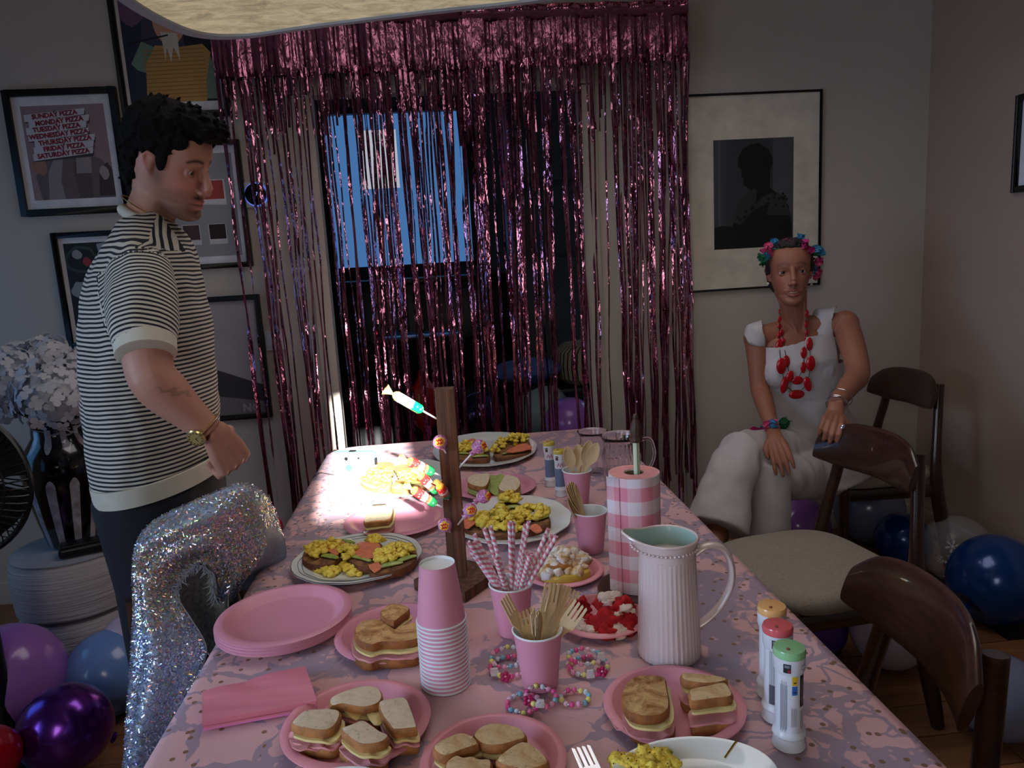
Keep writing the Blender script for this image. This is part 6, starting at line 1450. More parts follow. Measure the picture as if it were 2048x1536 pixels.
lin_pts = [(930, 470), (1000, 430), (1140, 440), (1200, 520), (1230, 640), (1190, 760), (1120, 880), (1060, 960), (980, 900), (930, 700)]
def lf(u, v):
    a = PY(*fj(930 + 20 * v, 430 + 560 * v), 1.42); b_ = PY(*fj(1225 - 120 * max(0, v - 0.5), 430 + 560 * v), 1.47); p = a.lerp(b_, u)
    return p + V((0, 0.05 * math.sin(PI * u) + 0.006 * math.sin(u * 17), 0))
MB().grid(lf, 12, 16, thick=0.003).build('lining', mat('sequin_lining', (158, 164, 160), 0.8, vary=0.4, vs=110, bump=0.6), t, world=True, angle=180)
# tufted net around the neck opening
b = MB(); r_ = random.Random(2)
for k in range(24, NP - 6):
    for j in range(6):
        p = IN[k].lerp(IN[min(NP - 1, k + 1)], r_.random()) + V((0, -0.012, 0)); d = V((r_.gauss(0, .5), -0.6, r_.gauss(0, .6))).normalized() * r_.uniform(0.008, 0.024); n_ = V((d.z, 0, -d.x)).normalized() * 0.0008
        b.ribbon([p, p + d * 0.6, p + d], [n_, n_, n_ * 0.3])
b.build('net_trim', mat('net_white', (170, 185, 205), 0.7), t, world=True, kind='stuff', smooth=False)
SEQM = [mat('sequin_pale', (205, 215, 235), 0.22, 0.8), mat('sequin_rose', (235, 172, 166), 0.25, 0.7), mat('sequin_green', (178, 220, 166), 0.25, 0.7), mat('sequin_gold', (235, 205, 150), 0.25, 0.7), mat('sequin_blue', (160, 188, 235), 0.25, 0.7), mat('sequin_violet', (172, 152, 215), 0.25, 0.7)]
b = MB(); r_ = random.Random(9)
for i in range(21000):
    u = r_.random(); v = r_.uniform(0.02, 0.995); p = V(jf(u, v)); e = 0.004; 
    k = int(round(u * (NP - 1))); u0 = k / (NP - 1); u1 = min(1, (k + 1) / (NP - 1)); fr2 = r_.random(); p = V(jf(u0, v)).lerp(V(jf(u1, v)), fr2)
    du = V(jf(u1, v)) - V(jf(u0, v)); dv = V(jf(u0, min(1, v + .02))) - V(jf(u0, v - .02))
    n_ = dv.cross(du)
    if n_.length < 1e-9 or du.length < 1e-9: continue
    n_.normalize()
    if n_.y > 0 and v > 0.25: n_ = -n_
    if v <= .25 and n_.z < 0: n_ = -n_
    p = p + n_ * 0.0062; t_ = (du.normalized() * r_.gauss(0.3, 1) + dv.normalized() * r_.gauss(0.2, 1) + n_ * r_.gauss(0, 0.5)).normalized(); s_ = t_.cross(n_).normalized() * 0.00095; t_ = t_ * r_.uniform(0.0018, 0.0036)
    hi = p.z > 0.78
    w_ = (0.42, 0.17, 0.15, 0.14, 0.08, 0.04) if hi else (0.52, 0.07, 0.04, 0.03, 0.26, 0.08)
    b.add([p - t_ - s_, p + t_ - s_, p + t_ + s_, p - t_ + s_], [(0, 1, 2, 3)], r_.choices(range(6), w_)[0])
b.build('sequins', SEQM, t, world=True, kind='stuff', smooth=False)

# ---------------------------------------------------------------- people
def remeshed(mb, voxel, smooth=3, fac=0.5):
    me = bpy.data.meshes.new('r'); me.from_pydata([tuple(v) for v in mb.v], [], mb.f); o = bpy.data.objects.new('r', me); C.objects.link(o)
    md = o.modifiers.new('r', 'REMESH'); md.mode = 'VOXEL'; md.voxel_size = voxel; md.adaptivity = 0
    if smooth: ms_ = o.modifiers.new('s', 'SMOOTH'); ms_.iterations = smooth; ms_.factor = fac
    dg = bpy.context.evaluated_depsgraph_get(); out = bpy.data.meshes.new_from_object(o.evaluated_get(dg)); bpy.data.objects.remove(o); bpy.data.meshes.remove(me)
    return out
def co_of(me): a = np.empty(len(me.vertices) * 3, 'f'); me.vertices.foreach_get('co', a); return a.reshape(-1, 3)
def nor_of(me): a = np.empty(len(me.vertices) * 3, 'f'); me.vertices.foreach_get('normal', a); return a.reshape(-1, 3)
def add_col(me, name, arr):
    at = me.color_attributes.new(name, 'FLOAT_COLOR', 'POINT'); a = np.ones((len(me.vertices), 4), 'f'); a[:, :3] = arr; at.data.foreach_set('color', a.ravel())
def finish(me, name, mats, parent, smooth=True, kind=None):
    me.name = name; me.materials.clear()
    for m_ in mats: me.materials.append(m_)
    me.polygons.foreach_set('use_smooth', [smooth] * len(me.polygons)); me.update()
    me.transform(wm(parent).inverted())
    o = bpy.data.objects.new(name, me); C.objects.link(o); o.parent = parent
    if kind: o['kind'] = kind
    return o
def skin_mat(name, rough=0.5):
    t = NT(name); a = t.new('ShaderNodeAttribute'); a.attribute_name = 'tone'; n = t.noise(45, 4)
    t.color(t.mix(t.math('MULTIPLY', n, 0.22), a.outputs['Color'], t.mix(0.5, a.outputs['Color'], (0.35, 0.10, 0.07))))
    t.bump(t.noise(260, 3), 0.12, 0.001); t.set(rough=rough, spec=0.4); return t.m
def head_prims(b, M, jaw=1.0, open_=(15, 12), smile=0.0, chin=0.0):
    """one lofted skull and face, with nose, lips, ears and eyelids grown into it"""
    def P(f, l, u): return M @ V((f, l, u))
    R3 = M.to_3x3(); B = lambda c, r, amp=0: b.ball(P(*c), r, rot=R3, seg=20, rings=14)
    lv = [(-.119, .066 + chin, .040, .012), (-.113, .080 + chin, .026, .024), (-.102, .0865 + chin, .006, .034), (-.088, .0815 + chin * .6, -.012, .0425), (-.072, .0835, -.036, .0495), (-.055, .082, -.062, .0560), (-.038, .080, -.078, .0605), (-.020, .0785, -.090, .0650),
          (0, .077, -.099, .0680), (.020, .0855, -.104, .0695), (.045, .0875, -.107, .0715), (.070, .080, -.104, .0710), (.094, .061, -.092, .0640), (.111, .037, -.072, .0500), (.121, .008, -.046, .0290), (.1245, -.012, -.026, .008)]
    seg = 56; vs = []; sub = []
    pr = smoothpoly([(q[1], q[2], q[0]) for q in lv], 3, False); ww = smoothpoly([(q[3], 0, 0) for q in lv], 3, False)
    for (fr_, bk_, u), wv_ in zip(pr, ww):
        w_ = wv_.x * (jaw if u < -0.03 else 1 + (jaw - 1) * max(0, min(1, (0.03 - u) / 0.06))); c0 = -0.010 if bk_ < -0.02 else (fr_ + bk_) / 2 - 0.004
        for k in range(seg):
            a = 2 * PI * k / seg; n = 2.35 if math.cos(a) > 0 else 2.05; ca, sa = math.cos(a), math.sin(a)
            rf = (fr_ - c0) if ca > 0 else (c0 - bk_); f = c0 + math.copysign(abs(ca) ** (2 / n), ca) * rf; l = math.copysign(abs(sa) ** (2 / n), sa) * w_
            if f > 0.0:
                g = lambda cl, cu, sl, su, am: am * math.exp(-((abs(l) - cl) / sl) ** 2 - ((u - cu) / su) ** 2)
                f += g(.031, .002, .015, .011, -.0065) + g(.040, -.026, .016, .014, .0045) + g(.046, -.062, .014, .02, -.003) + g(0, -.072, .02, .012, .0035) + g(.0, -.089, .02, .006, -.003) + g(.022, .021, .014, .006, .002)
            vs.append(P(f, l, u))
    n_ = len(pr); b.add(vs, [(i * seg + k, i * seg + (k + 1) % seg, (i + 1) * seg + (k + 1) % seg, (i + 1) * seg + k) for i in range(n_ - 1) for k in range(seg)] + [tuple(range(seg))[::-1], tuple((n_ - 1) * seg + k for k in range(seg))])
    for s_ in (-1, 1):
        B((0.0895, 0.0120 * s_, -0.0420), (0.0105, 0.0068, 0.0068))
        b.tube([P(-0.004, 0.066 * s_, -0.022), P(-0.007, 0.072 * s_, -0.012), P(-0.017, 0.079 * s_, 0.004), P(-0.019, 0.081 * s_, 0.017), P(-0.010, 0.079 * s_, 0.026), P(0.001, 0.074 * s_, 0.021), P(0.004, 0.069 * s_, 0.008)], [0.0058, 0.0046, 0.0038, 0.0038, 0.0038, 0.0038, 0.0036], 10)
        B((-0.008, 0.0725 * s_, 0.001), (0.012, 0.0055, 0.021))
        ec = EYE(s_)
        for up in (1, -1):
            op = R(open_[0] if up > 0 else open_[1])
            def lidf(u, v, up=up, op=op, ec=ec):
                th = R(-78 + 156 * u); e0 = op * max(0, math.cos(th * 1.12)) ** 0.8; el = up * (e0 + (R(88) - e0) * v); r_ = 0.0142 - 0.0004 * v
                return P(ec[0] + r_ * math.cos(el) * math.cos(th), ec[1] + r_ * math.cos(el) * math.sin(th) * 1.05, ec[2] + r_ * math.sin(el))
            o_ = MB().grid(lidf, 14, 7)
            if up > 0: o_.f = [tuple(reversed(q)) for q in o_.f]
            # closed shell: outer skin, inner skin
            inn_ = [V(p).lerp(P(*ec), 0.30) for p in o_.v]; nb_ = len(o_.v); W8 = 8; NU = 15
            fs = list(o_.f) + [tuple(q + nb_ for q in reversed(f)) for f in o_.f]
            ed = {}
            for f in o_.f:
                for i in range(4): ed[(f[i], f[(i + 1) % 4])] = 1
            for (p, q) in ed:
                if (q, p) not in ed: fs.append((q, p, p + nb_, q + nb_))
            b.add(list(o_.v) + inn_, fs)
    b.tube([P(0.078, 0, 0.018), P(0.0845, 0, 0.004), P(0.0945, 0, -0.018), P(0.1015, 0, -0.033)], [0.0085, 0.0082, 0.0100, 0.0108], 14)
    B((0.0985, 0, -0.0400), (0.0115, 0.0105, 0.0085)); B((0.090, 0, -0.049), (0.007, 0.006, 0.008))
    s2 = smile
    up_ = [P(0.0725, -0.024 - s2, -0.071 + s2), P(0.0835, -0.012, -0.0660 + s2 * .2), P(0.0878, -0.004, -0.0645), P(0.0878, 0.004, -0.0645), P(0.0835, 0.012, -0.0660 + s2 * .2), P(0.0725, 0.024 + s2, -0.071 + s2)]
    b.tube(up_, [0.0026, 0.0046, 0.0050, 0.0050, 0.0046, 0.0026], 10)
    g_ = 0.0032 if s2 else 0.0
    lo_ = [P(0.0725, -0.022 - s2, -0.0735 + s2), P(0.0820, -0.012, -0.0775 - g_), P(0.0862, 0, -0.0795 - g_), P(0.0820, 0.012, -0.0775 - g_), P(0.0725, 0.022 + s2, -0.0735 + s2)]
    b.tube(lo_, [0.0026, 0.0048, 0.0060, 0.0048, 0.0026], 10)
def EYE(s_): return (0.0625, 0.0315 * s_, 0.0008)
def limb(b, pts, rads, seg=18, n=5, **kw):
    P_ = smoothpoly(pts, n, False); Rr = smoothpoly([(r, 0, 0) for r in rads], n, False); b.tube(P_, [q.x for q in Rr], seg, **kw)
def hand_prims(b, wrist, palm_c, fdir, ndir, size=1.0, curl=(1.0, 1.0, 1.0, 1.0), thumb_side=1, spread=0.0, thumb=(0.5, 0.3)):
    """fdir: knuckle direction, ndir: palm normal (fingers curl towards it); thumb_side along fdir x ndir"""
    f = V(fdir).normalized(); n = V(ndir); n = (n - f * n.dot(f)).normalized(); s_ = f.cross(n) * thumb_side; s = size
    pc = V(palm_c)
    for k in range(4):
        off = (1.5 - k) * 0.0195 * s; base = pc + s_ * off + f * 0.038 * s * (1 - 0.05 * abs(k - 1)); start = pc - f * 0.040 * s + s_ * off * 0.62
        b.tube([start, pc + s_ * off * 0.85, base], [0.0125 * s, 0.0145 * s, 0.0112 * s], 10)
        L_ = [0.040, 0.026, 0.021]; Lk = (0.92, 1.05, 1.0, 0.80)[k] * s; p = base; a = 0.0; pts = [base - f * 0.01 * s, base]; fd = (f + s_ * (1.5 - k) * spread).normalized()
        for j in range(3):
            a += curl[k] * (0.75, 0.95, 0.6)[j]; d = fd * math.cos(a) + n * math.sin(a); p = p + d * L_[j] * Lk; pts.append(p)
        b.tube(pts, [0.0105 * s, 0.0100 * s, 0.0092 * s, 0.0082 * s, 0.0062 * s], 10); b.ball(pts[-1], 0.0066 * s, seg=8, rings=6); b.ball(base, 0.0108 * s, seg=10, rings=8); b.ball(pts[2], 0.0094 * s, seg=10, rings=8)
    b.tube([V(wrist), pc - f * 0.045 * s, pc - f * 0.01 * s], [(0.027 * s, 0.019 * s), (0.030 * s, 0.017 * s), (0.033 * s, 0.015 * s)], 14, ref=tuple(s_))
    t0 = pc - f * 0.030 * s + s_ * 0.024 * s; t1 = t0 + (s_ * thumb[0] + f * 0.8 + n * thumb[1]).normalized() * 0.040 * s; t2 = t1 + (f * 0.8 + n * (thumb[1] + 0.3) - s_ * 0.1).normalized() * 0.030 * s
    b.tube([t0 - f * 0.005, t1, t2], [0.0145 * s, 0.0112 * s, 0.0085 * s], 10); b.ball(t2, 0.0088 * s, seg=8, rings=6)
    nails = []
    return pts
def sm(x, a, b_): q = np.clip((x - a) / (b_ - a), 0, 1); return q * q * (3 - 2 * q)
def gauss(h, c, s): return np.exp(-(((h - np.array(c)) / np.array(s)) ** 2).sum(1))
def paint_skin(me, M, base, lip, brow, stubble=0.0, blush=0.15, brow_w=1.0, mouth=0.0):
    co = co_of(me); Mi = np.array(M.inverted()); h = co @ Mi[:3, :3].T + Mi[:3, 3]; col = np.tile(np.array(lin(base)), (len(co), 1))
    def mx(c, w_): 
        nonlocal col; w_ = np.clip(w_, 0, 1)[:, None]; col = col * (1 - w_) + np.array(lin(c)) * w_
    hs = h.copy(); hs[:, 1] = np.abs(h[:, 1])
    mx((196, 110, 100), blush * (gauss(hs, (.06, .045, -.03), (.03, .03, .03)) + gauss(hs, (.10, 0, -.04), (.015, .02, .015)) + gauss(hs, (-.015, .085, .0), (.03, .02, .035))))
    if stubble:
        w_ = sm(-h[:, 2], 0.030, 0.055) * sm(h[:, 0], -0.02, 0.02) * sm(-h[:, 2], -1, -0.5) * (1 - sm(-h[:, 2], 0.115, 0.135)); w_ *= (0.55 + 0.45 * sm(-h[:, 2], 0.06, 0.10))
        w_ = np.maximum(w_ * 0.8, 1.4 * gauss(hs, (.086, .010, -.0565), (.014, .020, .0050)))
        w_ = np.maximum(w_, 0.8 * gauss(hs, (.01, .07, -.02), (.02, .03, .035)))
        mx((62, 44, 36), w_ * stubble)
    mx(lip, 1.2 * np.maximum(gauss(hs, (.088, .006, -.0660), (.016, .017, .0042)), gauss(hs, (.086, .004, -.080), (.016, .016, .0055))))
    mx((60, 22, 22), 1.0 * gauss(hs, (.084, .010, -.0722 + mouth), (.018, .022, .0020)))
    arch = 0.0265 + 0.004 * np.sin(np.clip((hs[:, 1] - .012) / .036, 0, 1) * PI) - 0.003 * sm(hs[:, 1], .035, .05)
    mx(brow, brow_w * np.exp(-((h[:, 2] - arch) / 0.0042) ** 2) * sm(hs[:, 1], .008, .014) * (1 - sm(hs[:, 1], .046, .052)) * sm(h[:, 0], .05, .065))
    mx((84, 46, 40), 0.5 * np.exp(-(((h[:, 0] - .075) / .02) ** 2 + ((hs[:, 1] - .031) / .018) ** 2 + ((h[:, 2] - 0.000) / .009) ** 2)))
    mx((52, 24, 20), 0.9 * gauss(hs, (.092, .0085, -.0480), (.007, .0035, .003)))
    add_col(me, 'tone', col); return h
def eyes(M, parent, gaze=(1, 0, -0.1), lid=1.0, iris=(70, 46, 30)):
    g = (M.to_3x3() @ V(gaze)).normalized()
    mw = mat('eye_white', (205, 196, 190), 0.15, vary=0.02); mi_ = mat('eye_iris_%d' % iris[0], iris, 0.1); mp_ = mat('eye_pupil', (6, 5, 5), 0.05)
    for s_ in (-1, 1):
        c = M @ V(EYE(s_)); r = 0.0119; b = MB(); Fm = frame(c, g)
        prof = [(0.0001, -r)] + [(r * math.cos(a), r * math.sin(a)) for a in [-PI / 2 + PI * k / 18 for k in range(1, 18)]] + [(0.0001, r)]
        mis = []
        b.lathe(prof, 24, Fm, cap=False); n = len(prof)
        for k, f in enumerate(b.f):
            j = min(x % n for x in f); b.mi[k] = 2 if j >= n - 3 else (1 if j >= n - 5 else 0)
        b.build('eyeball', [mw, mi_, mp_], parent, world=True)

# ---- the man
MY = 1.75
def Q(x, y, d=MY): return PY(x, y, d)
hm = V((-0.574, 1.74, 1.641)); F_ = V((0.915, -0.19, -0.36)).normalized(); Lh = V((0, 0, 1)).cross(F_).normalized(); U_ = F_.cross(Lh); RL = Matrix.Rotation(0.135, 3, F_); Lh = RL @ Lh; U_ = RL @ U_
Mm = Matrix.Translation(hm) @ (Matrix((F_, Lh, U_)).transposed().to_4x4()) @ Matrix.Scale(0.93, 4)
man = thing('person', 'dark-haired man in a striped knit shirt and black trousers looking down at the table', 'person', (Q(320, 930).x, MY, 0))
b = MB(); sh_fix = 1; head_prims(b, Mm, 1.06, (14, 16), 0, 0.001)
nb = Q(286, 452, 1.755)
b.tube([Mm @ V((-0.035, 0, -0.045)), Mm @ V((-0.022, 0, -0.085)), nb + V((0.006, 0, 0)), nb + V((0.012, 0, -0.07))], [(0.050, 0.050), (0.052, 0.050), (0.052, 0.054), (0.045, 0.05)], 20, ref=(1, 0, 0))
pel = Q(318, 960); ch = Q(290, 600)
b.tube([nb + V((0.012, 0, -0.06)), Q(288, 520), ch, Q(300, 800), pel, pel + V((0, 0, -0.08))], [(0.042, 0.045), (0.055, 0.08), (0.09, 0.14), (0.095, 0.14), (0.10, 0.15), (0.10, 0.15)], 20, ref=(1, 0, 0))
for s_, hy in ((-1, MY - 0.09), (1, MY + 0.09)):
    hp_ = V((pel.x + 0.01, hy, 0.90)); b.tube([hp_, V((hp_.x - 0.0 + 0.02 * s_, hy, 0.48)), V((hp_.x - 0.03 + 0.03 * s_, hy, 0.09))], [0.085, 0.055, 0.04], 14)
    b.tube([V((hp_.x - 0.07 + 0.03 * s_, hy, 0.045)), V((hp_.x + 0.15 + 0.03 * s_, hy, 0.03))], [0.036, 0.026], 12)
sh = Q(284, 560, 1.59); el = Q(298, 757, 1.50); wr = Q(418, 862, 1.53); hc = Q(452, 905, 1.56)
limb(b, [sh, sh.lerp(el, 0.5), el + V((0.004, 0, 0.012)), el.lerp(wr, 0.28) + V((0, 0, 0.002)), el.lerp(wr, 0.68), wr], [0.052, 0.050, 0.0455, 0.0455, 0.035, 0.0285], 20)
hand_prims(b, wr, wr.lerp(hc, 0.9) + V((0.004, 0, 0)), (hc - wr) + V((0.0, 0, -0.012)), V((-0.35, 0.75, -0.55)), 1.02, (1.15, 1.2, 1.25, 1.3), 1, 0.02, (0.2, 0.7))
sh2 = Q(290, 545, 1.93); el2 = Q(300, 770, 1.98); wr2 = Q(380, 880, 1.98)
b.tube([sh2, el2, wr2], [0.054, 0.045, 0.028], 14); hand_prims(b, wr2, wr2 + V((0.05, 0, -0.03)), (0.8, 0, -0.5), (-.4, -.7, -.5), 1.0, (1, 1, 1, 1), -1)
me = remeshed(b, 0.0026, 3)
h_ = paint_skin(me, Mm, (176, 128, 110), (172, 98, 94), (30, 21, 18), 0.9, 0.35)
co = co_of(me); 
# forearm tattoo
tc_ = np.array(Q(352, 778, 1.50)); tone = me.color_attributes['tone']; arr = np.empty(len(co) * 4, 'f'); tone.data.foreach_get('color', arr); arr = arr.reshape(-1, 4)
dd = co - tc_; ax_ = np.array((wr - el).normalized()); al = dd @ ax_; rad = np.linalg.norm(dd - al[:, None] * ax_, axis=1)
tat = (np.abs(al) < 0.03) & (np.abs((co[:, 2] - tc_[2]) + 0.45 * (co[:, 0] - tc_[0]) + 0.004 * np.sin(al * 300)) < 0.007 * (1 - np.abs(al) / 0.034)) & (co[:, 1] < 1.50)
arr[tat, :3] = arr[tat, :3] * 0.62 + np.array([0.02, 0.05, 0.04]) * 0.3; tone.data.foreach_set('color', arr.ravel())
M_SKIN = skin_mat('skin_man'); body = finish(me, 'body', [M_SKIN], man)
eyes(Mm, man, (1, 0.05, -0.35))
M_HAIR = mat('hair_black', (12, 9, 8), 0.85, spec=0.15, vary=0.4, vs=80, bump=0.9, bs=140, bd=0.006)
def hair_mass(M, prims, tufts, parent, m, voxel=0.005, seed=1, tl=(0.012, 0.03), amp=0.35, dirn=(0.3, 0, 1)):
    b = MB(); R3 = M.to_3x3()
    for c, r, *_ in prims: b.ball(M @ V(c), r, rot=R3, seg=22, rings=14, amp=amp * 0.3, fr=4, seed=c[0] * 9 + seed)
    r_ = random.Random(seed)
    for i in range(tufts):
        c, r, *w_ = prims[i % len(prims)]; d = V((r_.gauss(0, 1), r_.gauss(0, 1), r_.gauss(0.3, 1))).normalized(); p = V((c[0] + d.x * r[0], c[1] + d.y * r[1], c[2] + d.z * r[2]))
        if w_ and w_[0] == 0: continue
        g = (d * 0.6 + V(dirn) * 0.6 + V((r_.gauss(0, .35), r_.gauss(0, .35), r_.gauss(0, .25)))).normalized() * r_.uniform(*tl)
        b.tube([M @ (p - g * 0.5), M @ (p + g * 0.35), M @ (p + g * 0.6 + V((0.004, r_.gauss(0, .003), 0)))], [0.0055, 0.0036, 0.0010], 6)
    me = remeshed(b, voxel, 1, 0.4); return finish(me, 'hair', [m], parent)
hair_mass(Mm, [((-0.015, 0, 0.082), (0.098, 0.080, 0.062)), ((-0.062, 0, 0.025), (0.056, 0.076, 0.082)), ((0.050, 0, 0.108), (0.052, 0.062, 0.032)), ((0.084, 0.005, 0.098), (0.026, 0.050, 0.024)),
               ((-0.015, 0.062, 0.055), (0.058, 0.022, 0.040)), ((-0.015, -0.062, 0.055), (0.058, 0.022, 0.040)), ((-0.072, 0, -0.045), (0.032, 0.052, 0.042)), ((0.018, 0.070, 0.020), (0.014, 0.008, 0.030), 0), ((0.018, -0.070, 0.020), (0.014, 0.008, 0.030), 0), ((0.040, -0.058, 0.066), (0.03, 0.014, 0.022), 0), ((0.040, 0.058, 0.066), (0.03, 0.014, 0.022), 0)],
          900, man, M_HAIR, 0.0030, 3, (0.010, 0.024))
# striped shirt
def ztorso(rows):
    pts = []; rad = []
    for x0, x1, y, hy in rows:
        a, c_ = Q(x0, y), Q(x1, y); pts.append((a + c_) / 2); rad.append(((c_ - a).length / 2 - 0.008, hy))
    return pts, rad
b = MB()
pts, rad = ztorso([(240, 336, 434, .062), (226, 350, 452, .085), (200, 374, 485, .125), (182, 396, 530, .165), (172, 412, 590, .19), (170, 424, 680, .20), (174, 431, 780, .20), (186, 438, 860, .205), (198, 441, 915, .21), (205, 441, 936, .208)])
# loft with level rings
vs = []; seg = 40
for p, (ra, rb) in zip(pts, rad):
    for k in range(seg): a = 2 * PI * k / seg; vs.append((p.x + ra * math.cos(a), p.y + rb * math.sin(a), p.z + 0.035 * math.cos(a) * 0.4))
n = len(pts); b.add(vs, [(i * seg + k, i * seg + (k + 1) % seg, (i + 1) * seg + (k + 1) % seg, (i + 1) * seg + k) for i in range(n - 1) for k in range(seg)] + [tuple(range(seg))[::-1], tuple((n - 1) * seg + k for k in range(seg))])
cuffc = Q(291, 692, 1.505); shc = Q(278, 545, 1.60)
slv = [Q(272, 512, 1.68), shc, shc.lerp(cuffc, 0.35), shc.lerp(cuffc, 0.75), cuffc]
b.tube(slv, [0.050, 0.064, 0.068, 0.062, 0.055], 24)
b.tube([Q(285, 520, 1.82), Q(285, 560, 1.88), Q(300, 700, 1.97)], [0.06, 0.075, 0.066], 20)
me = remeshed(b, 0.0052, 5); co = co_of(me); nr = nor_of(me)
disp = np.array([0.010 * noise.noise(V((p[0] * 9 + p[2] * 5, p[1] * 6, p[2] * 5 - p[0] * 8))) + 0.005 * noise.noise(V((p[0] * 26 + p[2] * 12, p[1] * 14, p[2] * 10 - p[0] * 20))) for p in co])
co2 = co + nr * disp[:, None]; me.vertices.foreach_set('co', co2.astype('f').ravel())
axs = np.array((cuffc - shc).normalized()); rel = co - np.array(shc); al = rel @ axs; rd = np.linalg.norm(rel - al[:, None] * axs, axis=1)
insl = ((rd < 0.080) & (al > -0.01) & (co[:, 1] < 1.615 - 0.1 * np.clip(al, 0, .2)))
st = co[:, 2].copy() - 0.35 * disp
ysh = 1.62
yoke = (co[:, 2] > Q(280, 497, 1.62).z - 0.25 * np.abs(co[:, 0] - Q(300, 500, 1.62).x)) & (co[:, 0] > Q(287, 480, 1.62).x) & (co[:, 1] < 1.72)
sty = co[:, 0] * 0.95 + 0.25 * co[:, 2]; sts = -al + 0.18 * (co[:, 0] - shc.x) ** 2 * 8
def knit(nm, arr):
    at = me.attributes.new(nm, 'FLOAT', 'POINT'); at.data.foreach_set('value', arr.astype('f'))
    tsx = NT('striped_knit_' + nm); a_ = tsx.new('ShaderNodeAttribute'); a_.attribute_name = nm
    w_ = tsx.math('PINGPONG', tsx.math('ADD', a_.outputs['Fac'], tsx.math('MULTIPLY', tsx.noise(9, 2), 0.004)), 0.0047)
    tsx.color(tsx.ramp(tsx.math('DIVIDE', w_, 0.0047), [(0.42, lin((18, 20, 34))), (0.52, lin((188, 183, 170)))])); tsx.bump(tsx.noise(600, 2), 0.2, 0.001); tsx.set(rough=0.9); return tsx.m
km = [knit('torso', st), knit('yoke', sty), knit('sleeve', sts)]
shirt = finish(me, 'shirt', km, man)
vi = np.where(insl, 2, np.where(yoke, 1, 0)); mi_a = np.zeros(len(me.polygons), 'i')
for k_, p_ in enumerate(me.polygons): mi_a[k_] = int(np.median(vi[list(p_.vertices)]))
me.polygons.foreach_set('material_index', mi_a); me.update()
M_RIB = mat('rib_cream', (190, 186, 170), 0.9, vary=0.06, vs=30, bump=0.3, bs=500, bd=0.001)
p0, (ra, rb) = pts[-1], rad[-1]
def hemf(u, v):
    a = 2 * PI * u; p = p0 + V((0, 0, 0.012 - 0.040 * v)); k = 1.012 - 0.02 * v; return (p.x + ra * k * math.cos(a), p.y + rb * k * math.sin(a), p.z + 0.035 * math.cos(a) * 0.4)
MB().grid(hemf, 64, 3, thick=0.006, closed_u=True).build('hem_band', M_RIB, man, world=True)
axd = (cuffc - shc).normalized()
MB().tube([cuffc - axd * 0.012, cuffc - axd * 0.010, cuffc + axd * 0.018, cuffc + axd * 0.020], [0.050, 0.0575, 0.0560, 0.050], 32).build('cuff_band', M_RIB, man, world=True)
nc0 = Q(288, 432, 1.755); rgp = [nc0 + V((0.050 * math.cos(a) + 0.011, 0.056 * math.sin(a), -0.030 * math.cos(a) - 0.013)) for a in [2 * PI * k / 36 for k in range(36)]]
MB().tube(rgp, 0.0115, 10, closed=True).build('collar_band', M_RIB, man, world=True)
# trousers and shoes
b = MB(); px_ = Q(322, 950)
b.tube([px_ + V((0, 0, 0.06)), px_ + V((0, 0, -0.02)), px_ + V((0, 0, -0.10))], [(0.125, 0.175), (0.132, 0.185), (0.125, 0.18)], 24, ref=(1, 0, 0))
for s_, hy in ((-1, MY - 0.09), (1, MY + 0.09)): b.tube([V((px_.x, hy, 0.93)), V((px_.x + 0.01, hy, 0.72)), V((px_.x + 0.01 + 0.02 * s_, hy, 0.46)), V((px_.x - 0.02 + 0.03 * s_, hy, 0.10))], [0.115, 0.102, 0.078, 0.066], 20)
me = remeshed(b, 0.009, 4); finish(me, 'trousers', [mat('trouser_black', (13, 14, 24), 0.9, vary=0.2, bump=0.2)], man)
for s_, hy in ((-1, MY - 0.09), (1, MY + 0.09)):
    b = MB(); x_ = px_.x - 0.02 + 0.03 * s_; b.tube([(x_ - 0.07, hy, 0.045), (x_, hy, 0.055), (x_ + 0.10, hy, 0.042), (x_ + 0.19, hy, 0.030)], [(0.036, 0.042), (0.042, 0.05), (0.045, 0.036), (0.03, 0.02)], 16, ref=(0, 1, 0)); b.build('shoe', mat('shoe_white', (200, 200, 200), 0.5), man, world=True)
# watch and chain
axw = (wr - el).normalized(); wc = wr - axw * 0.012; u_ = V((0, -1, 0)); u_ = (u_ - axw * u_.dot(axw)).normalized(); v_ = axw.cross(u_)
ww = None; M_WG = mat('watch_gold', (196, 176, 120), 0.25, 0.9)
ring = [wc + u_ * 0.0345 * math.cos(a) + v_ * 0.0315 * math.sin(a) for a in [2 * PI * k / 36 for k in range(36)]]
wa = MB().tube(ring, [(0.0018, 0.0075)] * 36, 8, closed=True, ref=tuple(axw * -1 + u_ * 0.0001)).build('watch_strap', M_WG, man, world=True)
fc = wc + (u_ * 0.85 - v_ * -0.35).normalized() * 0.0350; Mf = frame(fc, (u_ * 0.85 + v_ * 0.35), axw); WM[wa.name] = wm(man).copy()
MB().lathe([(0.0, 0), (0.0185, 0), (0.0195, 0.004), (0.017, 0.0065), (0.0155, 0.0062)], 36, Mf, cap=False).build('watch_case', M_WG, wa, world=True)
b = MB().lathe([(0.0158, 0.0058), (0, 0.0058)], 36, Mf, cap=False); b.mi = [0] * len(b.f)
for k in range(12): a = k * PI / 6; b.box((0.0130 * math.cos(a), 0.0130 * math.sin(a), 0.0062), (0.0022, 0.0022, 0.0006), Mf, 1)
b.box((0.004, 0, 0.0064), (0.009, 0.001, 0.0005), Mf, 1); b.box((0, 0.003, 0.0066), (0.001, 0.007, 0.0005), Mf, 1)
b.build('watch_dial', [mat('dial_champagne', (150, 130, 80), 0.3), M_BLACK], wa, world=True)
